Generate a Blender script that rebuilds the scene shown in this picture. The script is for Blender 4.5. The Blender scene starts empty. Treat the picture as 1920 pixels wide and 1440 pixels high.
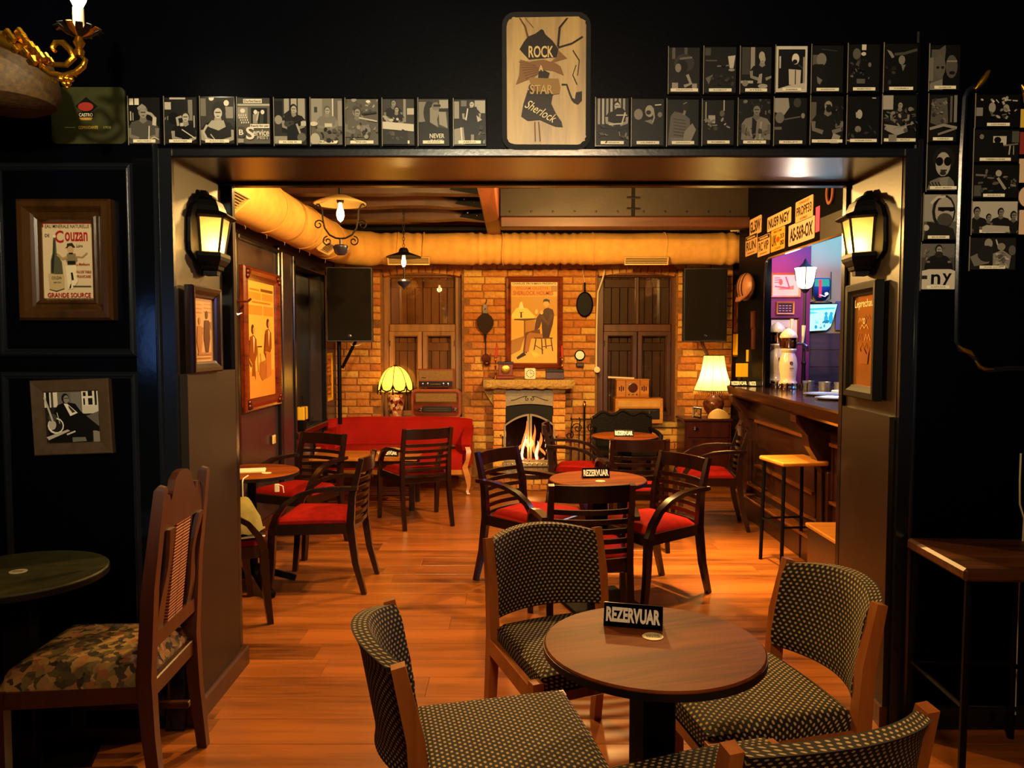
import bpy, math, random
from mathutils import Vector, Matrix
random.seed(7)
SC = bpy.context.scene
COL = SC.collection
PI = math.pi
R = math.radians

# ---------------------------------------------------------------- camera, world, lights, exposure
CAMZ, PITCH, FPX = 1.55, R(3.0), 1440.0
cam = bpy.data.cameras.new('camera')
cam.sensor_width = 36.0
cam.lens = 36.0 * FPX / 1920.0
cam.clip_start = 0.05
camo = bpy.data.objects.new('camera', cam)
camo.location = (0, 0, CAMZ)
camo.rotation_euler = (PI / 2 - PITCH, 0, 0)
COL.objects.link(camo)
SC.camera = camo

world = bpy.data.worlds.new('world')
SC.world = world
world.use_nodes = True
world.node_tree.nodes['Background'].inputs[0].default_value = (0.02, 0.025, 0.05, 1)
world.node_tree.nodes['Background'].inputs[1].default_value = 0.03
vs = SC.view_settings
vs.view_transform = 'Standard'
vs.look = 'None'
vs.exposure = 0.0
vs.gamma = 1.0
vs.use_curve_mapping = False
SC.cycles.use_denoising = True
SC.cycles.max_bounces = 8

WARM = (1.0, 0.56, 0.16)
AMBER = (1.0, 0.44, 0.09)


def lamp(name, kind, loc, power, color, size=0.05, rot=None, spot=None, size_y=None):
    l = bpy.data.lights.new(name, kind)
    l.energy = power
    l.color = color
    if kind == 'AREA':
        l.size = size
        if size_y:
            l.shape = 'RECTANGLE'
            l.size_y = size_y
    else:
        l.shadow_soft_size = size
    if spot:
        l.spot_size, l.spot_blend = spot
    o = bpy.data.objects.new(name, l)
    o.location = loc
    if rot:
        o.rotation_euler = rot
    COL.objects.link(o)
    return o


def aim(frm, to):
    return (Vector(to) - Vector(frm)).to_track_quat('-Z', 'Y').to_euler()


aim_rot = aim
# all but the last: back room lamps above the lintel line, out of the photograph
lamp('back_room_light', 'POINT', (-0.75, 4.45, 2.55), 200, WARM, 0.05)
lamp('back_room_light', 'POINT', (0.95, 4.4, 2.55), 165, WARM, 0.05)
lamp('pendant_spot', 'SPOT', (1.38, 5.15, 2.9), 1300, WARM, 0.06, (R(2), 0, 0), (R(40), 1.0))
lamp('back_room_light', 'POINT', (0.6, 6.0, 2.4), 250, WARM, 0.05)  # added unseen fill inside the view; no lamp hangs here
# unseen fills added for the front room, above and behind the camera
lamp('front_room_fill', 'AREA', (0.4, -0.2, 2.9), 38, (1.0, 0.60, 0.28), 0.5, (R(36), 0, 0))
lamp('front_wall_fill', 'SPOT', (-0.3, -1.0, 2.75), 520, (1.0, 0.86, 0.56), 0.08, aim((-0.3, -1.0, 2.75), (-1.05, 3.0, 2.12)), (R(46), 0.7))  # added spots for the wall prints, cone kept off the chair
lamp('front_wall_fill', 'SPOT', (0.5, -1.0, 2.75), 300, (1.0, 0.86, 0.60), 0.08, aim((0.5, -1.0, 2.75), (1.15, 3.0, 2.42)), (R(44), 0.7))
# blue evening light of a window in the side wall of the front room
lamp('blue_window', 'AREA', (-3.25, -1.1, 1.6), 2.6, (0.16, 0.36, 1.0), 0.55, (0, R(-90), 0), None, 0.7)
# coloured strips of the bar, followed by added fills
lamp('bar_blue_strip', 'AREA', (3.3, 6.6, 2.25), 75, (0.01, 0.32, 1.0), 1.4, (R(180), 0, 0), None, 0.2)
lamp('bar_pink_strip', 'AREA', (2.56, 7.05, 2.35), 2.6, (1.0, 0.06, 0.42), 0.3, (R(35), 0, 0), None, 0.15)
lamp('bar_blue_fill', 'AREA', (3.6, 5.7, 2.35), 24, (0.03, 0.14, 1.0), 0.9, aim_rot((3.6, 5.7, 2.35), (0, 5.0, .9)), None, 0.35)  # added blue light facing the room, for the sheen on chairs
lamp('bar_white_fill', 'POINT', (2.8, 6.3, 2.25), 20, (1.0, 0.75, 0.6), 0.1)  # added white fill so the bar pictures look less pink

# ---------------------------------------------------------------- helpers


def lin(c):
    if isinstance(c, str):
        c = c.lstrip('#')
        c = [int(c[i:i + 2], 16) / 255 for i in (0, 2, 4)]
    return tuple((x / 12.92 if x <= 0.04045 else ((x + 0.055) / 1.055) ** 2.4) for x in c[:3])


def at(u, v, Y):
    """world point seen at photograph position (u, v), at the depth Y it really stands"""
    a, b = (u - 960) / FPX, (720 - v) / FPX
    dy = math.cos(PITCH) + b * math.sin(PITCH)
    dz = -math.sin(PITCH) + b * math.cos(PITCH)
    t = Y / dy
    return Vector((a * t, Y, CAMZ + dz * t))


def X(u, Y, v=720):
    return at(u, v, Y).x


def Z(v, Y):
    return at(960, v, Y).z


def onx(u, v, xw):
    """point on the wall plane x = xw"""
    a, b = (u - 960) / FPX, (720 - v) / FPX
    t = xw / a
    return Vector((xw, t * (math.cos(PITCH) + b * math.sin(PITCH)), CAMZ + t * (-math.sin(PITCH) + b * math.cos(PITCH))))


class MB:
    def __init__(self, T=None):
        self.v, self.f, self.m, self.s, self.c, self.uv = [], [], [], [], [], None
        self.T = T or Matrix()
        self.mi = 0

    def add(self, vs, fs, smooth=False, col=None):
        n = len(self.v)
        T = self.T
        self.v += [tuple(T @ Vector(p)) for p in vs]
        for f in fs:
            self.f.append([n + i for i in f])
            self.m.append(self.mi)
            self.s.append(smooth)
            self.c.append(col)
        return n

    def box(self, cx, cy, cz, sx, sy, sz, ch=0.0, rot=None, col=None):
        hx, hy, hz = sx / 2, sy / 2, sz / 2
        M = Matrix.Translation((cx, cy, cz))
        if rot is not None:
            M = M @ (rot if isinstance(rot, Matrix) else Matrix.Rotation(rot, 4, 'Z'))
        if ch <= 0:
            vs = [(x, y, z) for z in (-hz, hz) for y in (-hy, hy) for x in (-hx, hx)]
            fs = [(0, 2, 3, 1), (4, 5, 7, 6), (0, 1, 5, 4), (2, 6, 7, 3), (0, 4, 6, 2), (1, 3, 7, 5)]
        else:
            c = min(ch, hx * .95, hy * .95, hz * .95)
            vs, ix = [], {}
            for sx_ in (-1, 1):
                for sy_ in (-1, 1):
                    for sz_ in (-1, 1):
                        for ax in range(3):
                            p = [sx_ * (hx - c), sy_ * (hy - c), sz_ * (hz - c)]
                            p[ax] = (sx_ * hx, sy_ * hy, sz_ * hz)[ax]
                            ix[(sx_, sy_, sz_, ax)] = len(vs)
                            vs.append(tuple(p))
            fs = []
            q = [(-1, -1), (1, -1), (1, 1), (-1, 1)]
            for s in (-1, 1):
                fs.append([ix[(s, a, b, 0)] for a, b in q])
                fs.append([ix[(a, s, b, 1)] for a, b in q])
                fs.append([ix[(a, b, s, 2)] for a, b in q])
            for a in (-1, 1):
                for b in (-1, 1):
                    fs.append([ix[(a, b, -1, 0)], ix[(a, b, 1, 0)], ix[(a, b, 1, 1)], ix[(a, b, -1, 1)]])
                    fs.append([ix[(a, -1, b, 0)], ix[(a, 1, b, 0)], ix[(a, 1, b, 2)], ix[(a, -1, b, 2)]])
                    fs.append([ix[(-1, a, b, 1)], ix[(1, a, b, 1)], ix[(1, a, b, 2)], ix[(-1, a, b, 2)]])
                    for d in (-1, 1):
                        fs.append([ix[(a, b, d, 0)], ix[(a, b, d, 1)], ix[(a, b, d, 2)]])
            out = []
            for f in fs:
                p = [Vector(vs[i]) for i in f]
                nrm = (p[1] - p[0]).cross(p[2] - p[0])
                out.append(f if nrm.dot(sum(p, Vector())) > 0 else f[::-1])
            fs = out
        self.add([tuple(M @ Vector(p)) for p in vs], fs, False, col)
        return self

    def span(self, x0, x1, y0, y1, z0, z1, ch=0.0, col=None):
        return self.box((x0 + x1) / 2, (y0 + y1) / 2, (z0 + z1) / 2, abs(x1 - x0), abs(y1 - y0), abs(z1 - z0), ch, None, col)

    def rings(self, rings, closed=False, caps=True, smooth=True, col=None):
        n = len(rings[0])
        vs = [p for r in rings for p in r]
        fs = []
        m = len(rings)
        for i in range(m if closed else m - 1):
            a, b = i * n, ((i + 1) % m) * n
            for j in range(n):
                k = (j + 1) % n
                fs.append((a + j, a + k, b + k, b + j))
        n0 = self.add(vs, fs, smooth, col)
        if caps and not closed:
            self.f.append([n0 + j for j in range(n)][::-1]); self.m.append(self.mi); self.s.append(False); self.c.append(col)
            self.f.append([n0 + (m - 1) * n + j for j in range(n)]); self.m.append(self.mi); self.s.append(False); self.c.append(col)
        return self

    def tube(self, pts, r, n=8, closed=False, caps=True, col=None, flat=1.0):
        pts = [Vector(p) for p in pts]
        m = len(pts)
        rs = r if isinstance(r, (list, tuple)) else [r] * m
        out, prev = [], None
        for i in range(m):
            if closed:
                t = pts[(i + 1) % m] - pts[i - 1]
            else:
                t = pts[min(i + 1, m - 1)] - pts[max(i - 1, 0)]
            t = t.normalized() if t.length > 1e-9 else Vector((0, 0, 1))
            if prev is None:
                a = Vector((0, 0, 1)) if abs(t.z) < .9 else Vector((1, 0, 0))
                nrm = t.cross(a).normalized()
            else:
                nrm = (prev - t * prev.dot(t))
                nrm = nrm.normalized() if nrm.length > 1e-6 else t.orthogonal().normalized()
            prev = nrm
            bn = t.cross(nrm)
            out.append([tuple(pts[i] + (nrm * math.cos(2 * PI * j / n) + bn * math.sin(2 * PI * j / n) * flat) * rs[i]) for j in range(n)])
        return self.rings(out, closed, caps, True, col)

    def sweep(self, pts, w, t, side=(1, 0, 0), closed=False, smooth=True, col=None):
        """rectangular section: w along the fixed side axis, t across the path"""
        pts = [Vector(p) for p in pts]
        side = Vector(side)
        m = len(pts)
        ws = w if isinstance(w, (list, tuple)) else [w] * m
        ts = t if isinstance(t, (list, tuple)) else [t] * m
        out = []
        for i in range(m):
            tg = (pts[(i + 1) % m] - pts[i - 1]) if closed else (pts[min(i + 1, m - 1)] - pts[max(i - 1, 0)])
            n = tg.cross(side).normalized()
            a, b = side * ws[i] / 2, n * ts[i] / 2
            out.append([tuple(pts[i] + q) for q in (-a - b, a - b, a + b, -a + b)])
        return self.rings(out, closed, True, smooth, col)

    def lathe(self, prof, n=20, c=(0, 0, 0), M=None, smooth=True, col=None):
        out = []
        M = M or Matrix()
        for r, z in prof:
            ring = []
            for j in range(n):
                a = 2 * PI * j / n
                p = M @ Vector((max(r, 1e-4) * math.cos(a), max(r, 1e-4) * math.sin(a), z))
                ring.append((p.x + c[0], p.y + c[1], p.z + c[2]))
            out.append(ring)
        return self.rings(out, False, True, smooth, col)

    def prism(self, poly, y0, y1, smooth=False, col=None):
        """polygon in xz, extruded along y"""
        n = len(poly)
        vs = [(x, y0, z) for x, z in poly] + [(x, y1, z) for x, z in poly]
        fs = [tuple(range(n)), tuple(range(2 * n - 1, n - 1, -1))]
        n0 = self.add(vs, fs, False, col)
        self.add([], [], False)
        for j in range(n):
            k = (j + 1) % n
            self.f.append([n0 + j, n0 + n + j, n0 + n + k, n0 + k]); self.m.append(self.mi); self.s.append(smooth); self.c.append(col)
        return self

    def ball(self, c, r, n=12, m=8, sc=(1, 1, 1), col=None):
        prof = [(math.sin(PI * i / m), -math.cos(PI * i / m)) for i in range(m + 1)]
        out = []
        for rr, z in prof:
            out.append([(c[0] + r * sc[0] * max(rr, 1e-3) * math.cos(2 * PI * j / n), c[1] + r * sc[1] * max(rr, 1e-3) * math.sin(2 * PI * j / n), c[2] + r * sc[2] * z) for j in range(n)])
        return self.rings(out, False, True, True, col)

    def mesh(self, name, mats, sharp=R(40)):
        me = bpy.data.meshes.new(name)
        me.from_pydata(self.v, [], self.f)
        mats = mats if isinstance(mats, (list, tuple)) else [mats]
        for m in mats:
            me.materials.append(m)
        me.polygons.foreach_set('material_index', self.m)
        me.polygons.foreach_set('use_smooth', self.s)
        if any(c is not None for c in self.c):
            at_ = me.color_attributes.new('Col', 'FLOAT_COLOR', 'CORNER')
            buf = []
            for p, c in zip(me.polygons, self.c):
                buf += list((c or (1, 1, 1)) + (1.0,)) * p.loop_total
            at_.data.foreach_set('color', buf)
        if self.uv:
            ul = me.uv_layers.new(name='UVMap')
            for l in me.loops:
                ul.data[l.index].uv = self.uv[l.vertex_index]
        if any(self.s) and sharp:
            me.set_sharp_from_angle(angle=sharp)
        me.validate()
        me.update()
        return me

    def build(self, name, mats, parent=None, loc=None, sharp=R(40), label=None):
        o = bpy.data.objects.new(name, self.mesh(name, mats, sharp))
        COL.objects.link(o)
        if parent is not None:
            o.parent = parent
        if loc is not None:
            o.location = loc
        if label:
            o['label'] = label
        return o


def tag(o, label=None, cat=None, group=None, kind=None):
    if label: o['label'] = label
    if cat: o['category'] = cat
    if group: o['group'] = group
    if kind: o['kind'] = kind
    return o


def thing(name, label, cat, loc=(0, 0, 0), rotz=0.0, group=None):
    o = bpy.data.objects.new(name, None)
    o.empty_display_size = 0.1
    o.location = loc
    o.rotation_euler = (0, 0, rotz)
    COL.objects.link(o)
    return tag(o, label, cat, group)


def struct(o):
    o['kind'] = 'structure'
    return o


def place(mesh, name, parent, loc=(0, 0, 0), rot=(0, 0, 0), sc=None):
    o = bpy.data.objects.new(name, mesh)
    COL.objects.link(o)
    o.parent = parent
    o.location = loc
    o.rotation_euler = rot
    if sc: o.scale = sc
    return o


KIDS = {}


def copy_thing(root, loc, rotz, label, group=None, name=None):
    c = root.copy()
    COL.objects.link(c)
    c.location = loc
    c.rotation_euler = (0, 0, rotz)
    c['label'] = label
    if group: c['group'] = group
    for ch in root.children:
        d = ch.copy(); COL.objects.link(d); d.parent = c
        for g in ch.children:
            e = g.copy(); COL.objects.link(e); e.parent = d
    return c


# ---------------------------------------------------------------- text and flat prints
_TX = {}


def text_geo(s, bold=0.0):
    k = (s, bold)
    if k in _TX:
        return _TX[k]
    cu = bpy.data.curves.new('txt', 'FONT')
    cu.body = s
    cu.size = 1.0
    cu.resolution_u = 3
    cu.offset = bold
    ob = bpy.data.objects.new('txt', cu)
    me = ob.to_mesh()
    vs = [(v.co.x, v.co.y) for v in me.vertices]
    fs = [tuple(p.vertices) for p in me.polygons]
    ob.to_mesh_clear()
    bpy.data.objects.remove(ob)
    bpy.data.curves.remove(cu)
    if not vs:
        vs, fs = [(0, 0), (1, 0), (1, 1)], []
    x0, x1 = min(v[0] for v in vs), max(v[0] for v in vs)
    z0, z1 = min(v[1] for v in vs), max(v[1] for v in vs)
    vs = [((x - x0) / (x1 - x0 + 1e-9) - .5, (z - z0) / (z1 - z0 + 1e-9) - .5) for x, z in vs]
    _TX[k] = (vs, fs)
    return _TX[k]


def text_mb(mb, s, cx, cz, w, h, y, col=None, bold=0.02, depth=0.0, slant=0.0, rot=0.0):
    vs, fs = text_geo(s, bold)
    ca, sa = math.cos(rot), math.sin(rot)
    out = []
    for x, z in vs:
        px, pz = x * w + z * h * slant, z * h
        out.append((cx + px * ca - pz * sa, y, cz + px * sa + pz * ca))
    mb.add(out, fs, False, col)


class Print:
    """flat artwork in the local xz plane, looking towards -y"""
    def __init__(self, w, h, bg, T=None):
        self.mb = MB(T)
        self.w, self.h, self.k = w, h, 0
        self.rect(0, 0, w, h, bg)

    def y(self):
        self.k += 1
        return -0.00022 * self.k

    def c(self, col):
        return lin(col)

    def rect(self, cx, cz, w, h, col, rot=0.0):
        ca, sa = math.cos(rot), math.sin(rot)
        y = self.y()
        p = [(-w / 2, -h / 2), (w / 2, -h / 2), (w / 2, h / 2), (-w / 2, h / 2)]
        self.mb.add([(cx + a * ca - b * sa, y, cz + a * sa + b * ca) for a, b in p], [(0, 1, 2, 3)], False, self.c(col))

    def poly(self, pts, col):
        y = self.y()
        W, H = self.w / 2, self.h / 2
        self.mb.add([(max(-W, min(W, x)), y, max(-H, min(H, z))) for x, z in pts], [tuple(range(len(pts)))], False, self.c(col))

    def oval(self, cx, cz, a, b, col, n=14, rot=0.0):
        ca, sa = math.cos(rot), math.sin(rot)
        self.poly([(cx + a * math.cos(2 * PI * i / n) * ca - b * math.sin(2 * PI * i / n) * sa,
                    cz + a * math.cos(2 * PI * i / n) * sa + b * math.sin(2 * PI * i / n) * ca) for i in range(n)], col)

    def line(self, pts, w, col):
        y = self.y()
        W, H = self.w / 2, self.h / 2
        vs, fs = [], []
        for i in range(len(pts)):
            p = Vector(pts[i])
            t = (Vector(pts[min(i + 1, len(pts) - 1)]) - Vector(pts[max(i - 1, 0)]))
            n = Vector((-t.y, t.x)).normalized() * w / 2
            for q in (p + n, p - n):
                vs.append((max(-W, min(W, q.x)), y, max(-H, min(H, q.y))))
        for i in range(len(pts) - 1):
            fs.append((2 * i, 2 * i + 1, 2 * i + 3, 2 * i + 2))
        self.mb.add(vs, fs, False, self.c(col))

    def text(self, s, cx, cz, w, h, col, bold=0.02, slant=0.0, rot=0.0):
        text_mb(self.mb, s, cx, cz, w, h, self.y(), self.c(col), bold, 0, slant, rot)

    def build(self, name, mat, parent, loc=(0, 0, 0), rot=(0, 0, 0), label=None):
        o = self.mb.build(name, mat, parent, loc, None, label)
        o.rotation_euler = rot
        return o


# ---------------------------------------------------------------- materials


class NT:
    def __init__(self, name):
        m = bpy.data.materials.new(name)
        m.use_nodes = True
        self.m, self.t = m, m.node_tree
        self.b = self.t.nodes['Principled BSDF']

    def n(self, kind, **kw):
        nd = self.t.nodes.new(kind)
        for k, v in kw.items():
            if k in nd.inputs.keys() if isinstance(k, str) else False:
                nd.inputs[k].default_value = v
            else:
                setattr(nd, k, v)
        return nd

    def l(self, a, b):
        self.t.links.new(a, b)

    def ramp(self, fac, stops):
        r = self.n('ShaderNodeValToRGB')
        el = r.color_ramp.elements
        while len(el) < len(stops):
            el.new(0.5)
        for e, (p, c) in zip(el, stops):
            e.position = p
            e.color = lin(c) + (1,) if isinstance(c, str) else tuple(c) + (1,)
        self.l(fac, r.inputs[0])
        return r.outputs[0]

    def coords(self, kind='Object', scale=(1, 1, 1), loc=None):
        tc = self.n('ShaderNodeTexCoord')
        mp = self.n('ShaderNodeMapping')
        mp.inputs['Scale'].default_value = scale
        self.l(tc.outputs[kind], mp.inputs[0])
        return mp.outputs[0]

    def noise(self, vec, scale, detail=4, rough=.55):
        nz = self.n('ShaderNodeTexNoise')
        nz.inputs['Scale'].default_value = scale
        nz.inputs['Detail'].default_value = detail
        nz.inputs['Roughness'].default_value = rough
        if vec is not None:
            self.l(vec, nz.inputs['Vector'])
        return nz.outputs['Fac']

    def bump(self, h, strength=.3, dist=.01):
        b = self.n('ShaderNodeBump')
        b.inputs['Strength'].default_value = strength
        b.inputs['Distance'].default_value = dist
        self.l(h, b.inputs['Height'])
        self.l(b.outputs[0], self.b.inputs['Normal'])

    def set(self, **kw):
        for k, v in kw.items():
            self.b.inputs[k].default_value = v
        return self


def pbr(name, col, rough=.5, metal=0.0, spec=.5, coat=0.0, var=0.0, vs=12, bump=0.0, bs=60, emit=None, es=0.0, trans=0.0, sheen=0.0, alpha=1.0):
    t = NT(name)
    c = lin(col)
    t.set(**{'Base Color': c + (1,), 'Roughness': rough, 'Metallic': metal, 'Specular IOR Level': spec, 'Coat Weight': coat, 'Coat Roughness': .28})
    if trans: t.set(**{'Transmission Weight': trans})
    if sheen: t.set(**{'Sheen Weight': sheen, 'Sheen Roughness': .4})
    if emit: t.set(**{'Emission Color': lin(emit) + (1,), 'Emission Strength': es})
    if alpha < 1: t.set(Alpha=alpha)
    if var:
        v = t.coords()
        f = t.noise(v, vs, 5)
        lo = tuple(x * (1 - var) for x in c)
        hi = tuple(min(1, x * (1 + var)) for x in c)
        t.l(t.ramp(f, [(.25, lo), (.75, hi)]), t.b.inputs['Base Color'])
    if bump:
        t.bump(t.noise(t.coords(), bs, 5), bump, .004)
    return t.m


def wood(name, dark, light, axis='z', rough=.4, coat=.0, scale=1.0, rnd=0.25, spec=.5):
    t = NT(name)
    s = {'x': (1.2, 14, 14), 'y': (14, 1.2, 14), 'z': (14, 14, 1.2)}[axis]
    v = t.coords('Object', tuple(q * scale for q in s))
    oi = t.n('ShaderNodeObjectInfo')
    ad = t.n('ShaderNodeVectorMath', operation='ADD')
    t.l(v, ad.inputs[0])
    sc = t.n('ShaderNodeVectorMath', operation='SCALE')
    cmb = t.n('ShaderNodeCombineXYZ')
    for i in range(3): t.l(oi.outputs['Random'], cmb.inputs[i])
    t.l(cmb.outputs[0], sc.inputs[0]); sc.inputs['Scale'].default_value = 37.0
    t.l(sc.outputs[0], ad.inputs[1])
    f1 = t.noise(ad.outputs[0], 1.0, 6, .62)
    f2 = t.noise(ad.outputs[0], 5.0, 4, .6)
    mx = t.n('ShaderNodeMath', operation='MULTIPLY_ADD')
    t.l(f2, mx.inputs[0]); mx.inputs[1].default_value = .35; t.l(f1, mx.inputs[2])
    sb = t.n('ShaderNodeMath', operation='MULTIPLY_ADD')
    t.l(oi.outputs['Random'], sb.inputs[0]); sb.inputs[1].default_value = rnd; t.l(mx.outputs[0], sb.inputs[2])
    col = t.ramp(sb.outputs[0], [(.48, dark), (.70, tuple((a + b) / 2 for a, b in zip(lin(dark), lin(light)))), (1.0, light)])
    t.l(col, t.b.inputs['Base Color'])
    t.set(Roughness=rough, **{'Coat Weight': coat, 'Coat Roughness': .2, 'Specular IOR Level': spec})
    t.bump(mx.outputs[0], .12, .004)
    return t.m


M = {}
M['print'] = NT('print_ink')
_a = M['print'].n('ShaderNodeAttribute'); _a.attribute_name = 'Col'
M['print'].l(_a.outputs['Color'], M['print'].b.inputs['Base Color'])
M['print'].set(Roughness=.42, **{'Specular IOR Level': .18})
M['print'] = M['print'].m
t_ = NT('backlit_screen')
_a = t_.n('ShaderNodeAttribute'); _a.attribute_name = 'Col'
t_.l(_a.outputs['Color'], t_.b.inputs['Emission Color'])
t_.set(**{'Emission Strength': 1.6, 'Base Color': (.01, .01, .01, 1)})
M['screen'] = t_.m

M['wallpaint'] = pbr('dark_navy_gloss_paint', '#020308', .40, spec=.035, var=.35, vs=3, bump=.10, bs=45)
M['trimpaint'] = pbr('black_gloss_trim_paint', '#12151b', .22, spec=.6, bump=.08, bs=60)
M['revealpaint'] = pbr('dark_brown_gloss_paint', '#1e150e', .42, spec=.35, coat=.1, var=.3, vs=5, bump=.06, bs=70)
M['lintelpaint'] = pbr('dark_brown_lintel_paint', '#2a1c12', .28, spec=.6, coat=.9, var=.3, vs=5, bump=.05, bs=70)
M['leftwall'] = pbr('dark_grey_brown_paint', '#3c3032', .24, spec=.5, var=.25, vs=3, bump=.10, bs=40)
M['ceilpaint'] = pbr('dark_ceiling_paint', '#15110f', .6, var=.3, vs=4)
M['beam'] = wood('old_brown_beam_wood', '#1c0c06', '#4c2410', 'x', .45)
M['beamy'] = wood('old_brown_beam_wood_long', '#38180c', '#7a3a1c', 'y', .45)
M['boards'] = wood('dark_ceiling_board_wood', '#150a07', '#3a1c10', 'x', .55)
M['laminate'] = wood('orange_laminate_plank', '#361805', '#a8622a', 'x', .30, .12, .75, .26)
M['tabletop'] = wood('walnut_table_laminate', '#4a1f08', '#964c1a', 'x', .5, .0, .8, .0, .06)
M['darkwood'] = wood('dark_stained_wood', '#0d0504', '#240e07', 'z', .25, .3)
M['brownwood'] = wood('brown_chair_wood', '#240f07', '#4c2412', 'z', .35, .2)
M['beech'] = wood('varnished_beech_wood', '#7a3e18', '#b4692f', 'z', .28, .4)
M['orangewood'] = wood('honey_oak_wood', '#9a5418', '#d08a38', 'x', .28, .3)
M['winwood'] = wood('aged_window_wood', '#5a3416', '#a8743a', 'z', .5)
M['shutter'] = wood('dark_shutter_board_wood', '#4a2812', '#98622c', 'z', .5)
M['mahogany'] = wood('reddish_mahogany', '#3a1008', '#8a3a18', 'x', .2, .5)
M['barwood'] = wood('dark_bar_wood', '#1c0d08', '#3a1d12', 'y', .3, .2)
M['blackmetal'] = pbr('black_metal', '#060505', .5, .0, spec=.12)
M['iron'] = pbr('dark_wrought_iron', '#16120f', .45, .5)
M['chrome'] = pbr('polished_metal', '#d8cdbf', .12, 1.0)
M['brass'] = pbr('brass', '#b8862c', .25, 1.0)
M['copper'] = pbr('dark_copper', '#6a3420', .3, .8)
M['gold'] = pbr('gilded_metal', '#c48a1c', .28, .9, var=.35, vs=40, bump=.3, bs=90)
M['red'] = pbr('red_seat_velour', '#8a1008', .8, spec=.12, var=.2, vs=20, bump=.12, bs=260)
M['sofared'] = pbr('scarlet_sofa_velvet', '#9a1208', .75, spec=.15, var=.15, vs=6, bump=.1, bs=200)
M['mortar'] = pbr('sandy_lime_mortar', '#85582a', .9, var=.35, vs=30, bump=.6, bs=60)
M['black'] = pbr('black_plastic', '#0a0a0b', .4)
M['signblack'] = pbr('gloss_black_acrylic', '#060606', .15)
M['white'] = pbr('white_print', '#ece6d6', .5, emit='#ece6d6', es=0.0)
M['cream'] = pbr('cream_plastic', '#e6d8a8', .4)
M['cloth'] = pbr('burlap_cloth', '#d09a48', .85, var=.15, vs=10, bump=.35, bs=240)
M['stone'] = pbr('rough_sandstone', '#b08c48', .85, var=.4, vs=60, bump=.9, bs=70)
M['greymetal'] = pbr('grey_painted_metal', '#8a7c60', .45, .4, var=.15, vs=20)
M['soot'] = pbr('sooty_black', '#0a0807', .8)
M['glass'] = pbr('clear_glass', '#ffffff', .03, trans=1.0)
M['caneglass'] = M['glass']


def _thin(name, tint, rough, w):
    t = NT(name)
    nt = t.t
    tr = t.n('ShaderNodeBsdfTransparent'); tr.inputs[0].default_value = lin(tint) + (1,)
    gl = t.n('ShaderNodeBsdfGlossy'); gl.inputs['Roughness'].default_value = rough
    fr = t.n('ShaderNodeFresnel'); fr.inputs[0].default_value = w
    mx = t.n('ShaderNodeMixShader')
    t.l(fr.outputs[0], mx.inputs[0]); t.l(tr.outputs[0], mx.inputs[1]); t.l(gl.outputs[0], mx.inputs[2])
    t.l(mx.outputs[0], nt.nodes['Material Output'].inputs[0])
    return t.m


M['pane'] = _thin('window_glass', '#f4efe6', .02, 1.5)
M['sootglass'] = _thin('sooty_stove_glass', '#c8a8a0', .08, 1.45)

# bricks: colour per brick
t_ = NT('old_orange_brick')
oi = t_.n('ShaderNodeObjectInfo')
nz = t_.noise(t_.coords('Object', (1, 1, 1)), 22, 6, .65)
ma = t_.n('ShaderNodeMath', operation='MULTIPLY_ADD'); ma.inputs[1].default_value = .55
t_.l(oi.outputs['Random'], ma.inputs[0]); t_.l(nz, ma.inputs[2])
t_.l(t_.ramp(ma.outputs[0], [(.30, '#9c5620'), (.6, '#bc702c'), (.85, '#cc8a3c'), (1.0, '#d8a850')]), t_.b.inputs['Base Color'])
t_.set(Roughness=.85)
t_.bump(nz, .8, .012)
M['brick'] = t_.m

# woven upholstery with pale staggered flecks, laid out on the cloth's own uv (metres)
t_ = NT('dotted_woven_upholstery')
tc = t_.n('ShaderNodeTexCoord')
sp = t_.n('ShaderNodeSeparateXYZ'); t_.l(tc.outputs['UV'], sp.inputs[0])


def mth(op, a, b=None, c=None):
    nd = t_.n('ShaderNodeMath', operation=op)
    for i, q in enumerate((a, b, c)):
        if q is None: continue
        if isinstance(q, (int, float)): nd.inputs[i].default_value = q
        else: t_.l(q, nd.inputs[i])
    return nd.outputs[0]


PU, PV = 0.0215, 0.0135
uu = mth('DIVIDE', sp.outputs[0], PU)
vv = mth('DIVIDE', sp.outputs[1], PV)
row = mth('FLOOR', vv)
sh = mth('MULTIPLY', mth('MODULO', mth('ABSOLUTE', row), 2.0), .5)
fu = mth('SUBTRACT', mth('FRACT', mth('ADD', uu, sh)), .5)
fv = mth('SUBTRACT', mth('FRACT', vv), .5)
d2 = mth('ADD', mth('POWER', mth('DIVIDE', fu, .25), 2.0), mth('POWER', mth('DIVIDE', fv, .32), 2.0))
dot = t_.n('ShaderNodeMapRange'); dot.inputs['From Min'].default_value = 1.25; dot.inputs['From Max'].default_value = .55
t_.l(d2, dot.inputs[0])
t_.l(t_.ramp(dot.outputs[0], [(.0, '#0e0907'), (1.0, '#bda06c')]), t_.b.inputs['Base Color'])
t_.set(Roughness=.85)
t_.bump(dot.outputs[0], .5, .003)
M['woven'] = t_.m

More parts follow.
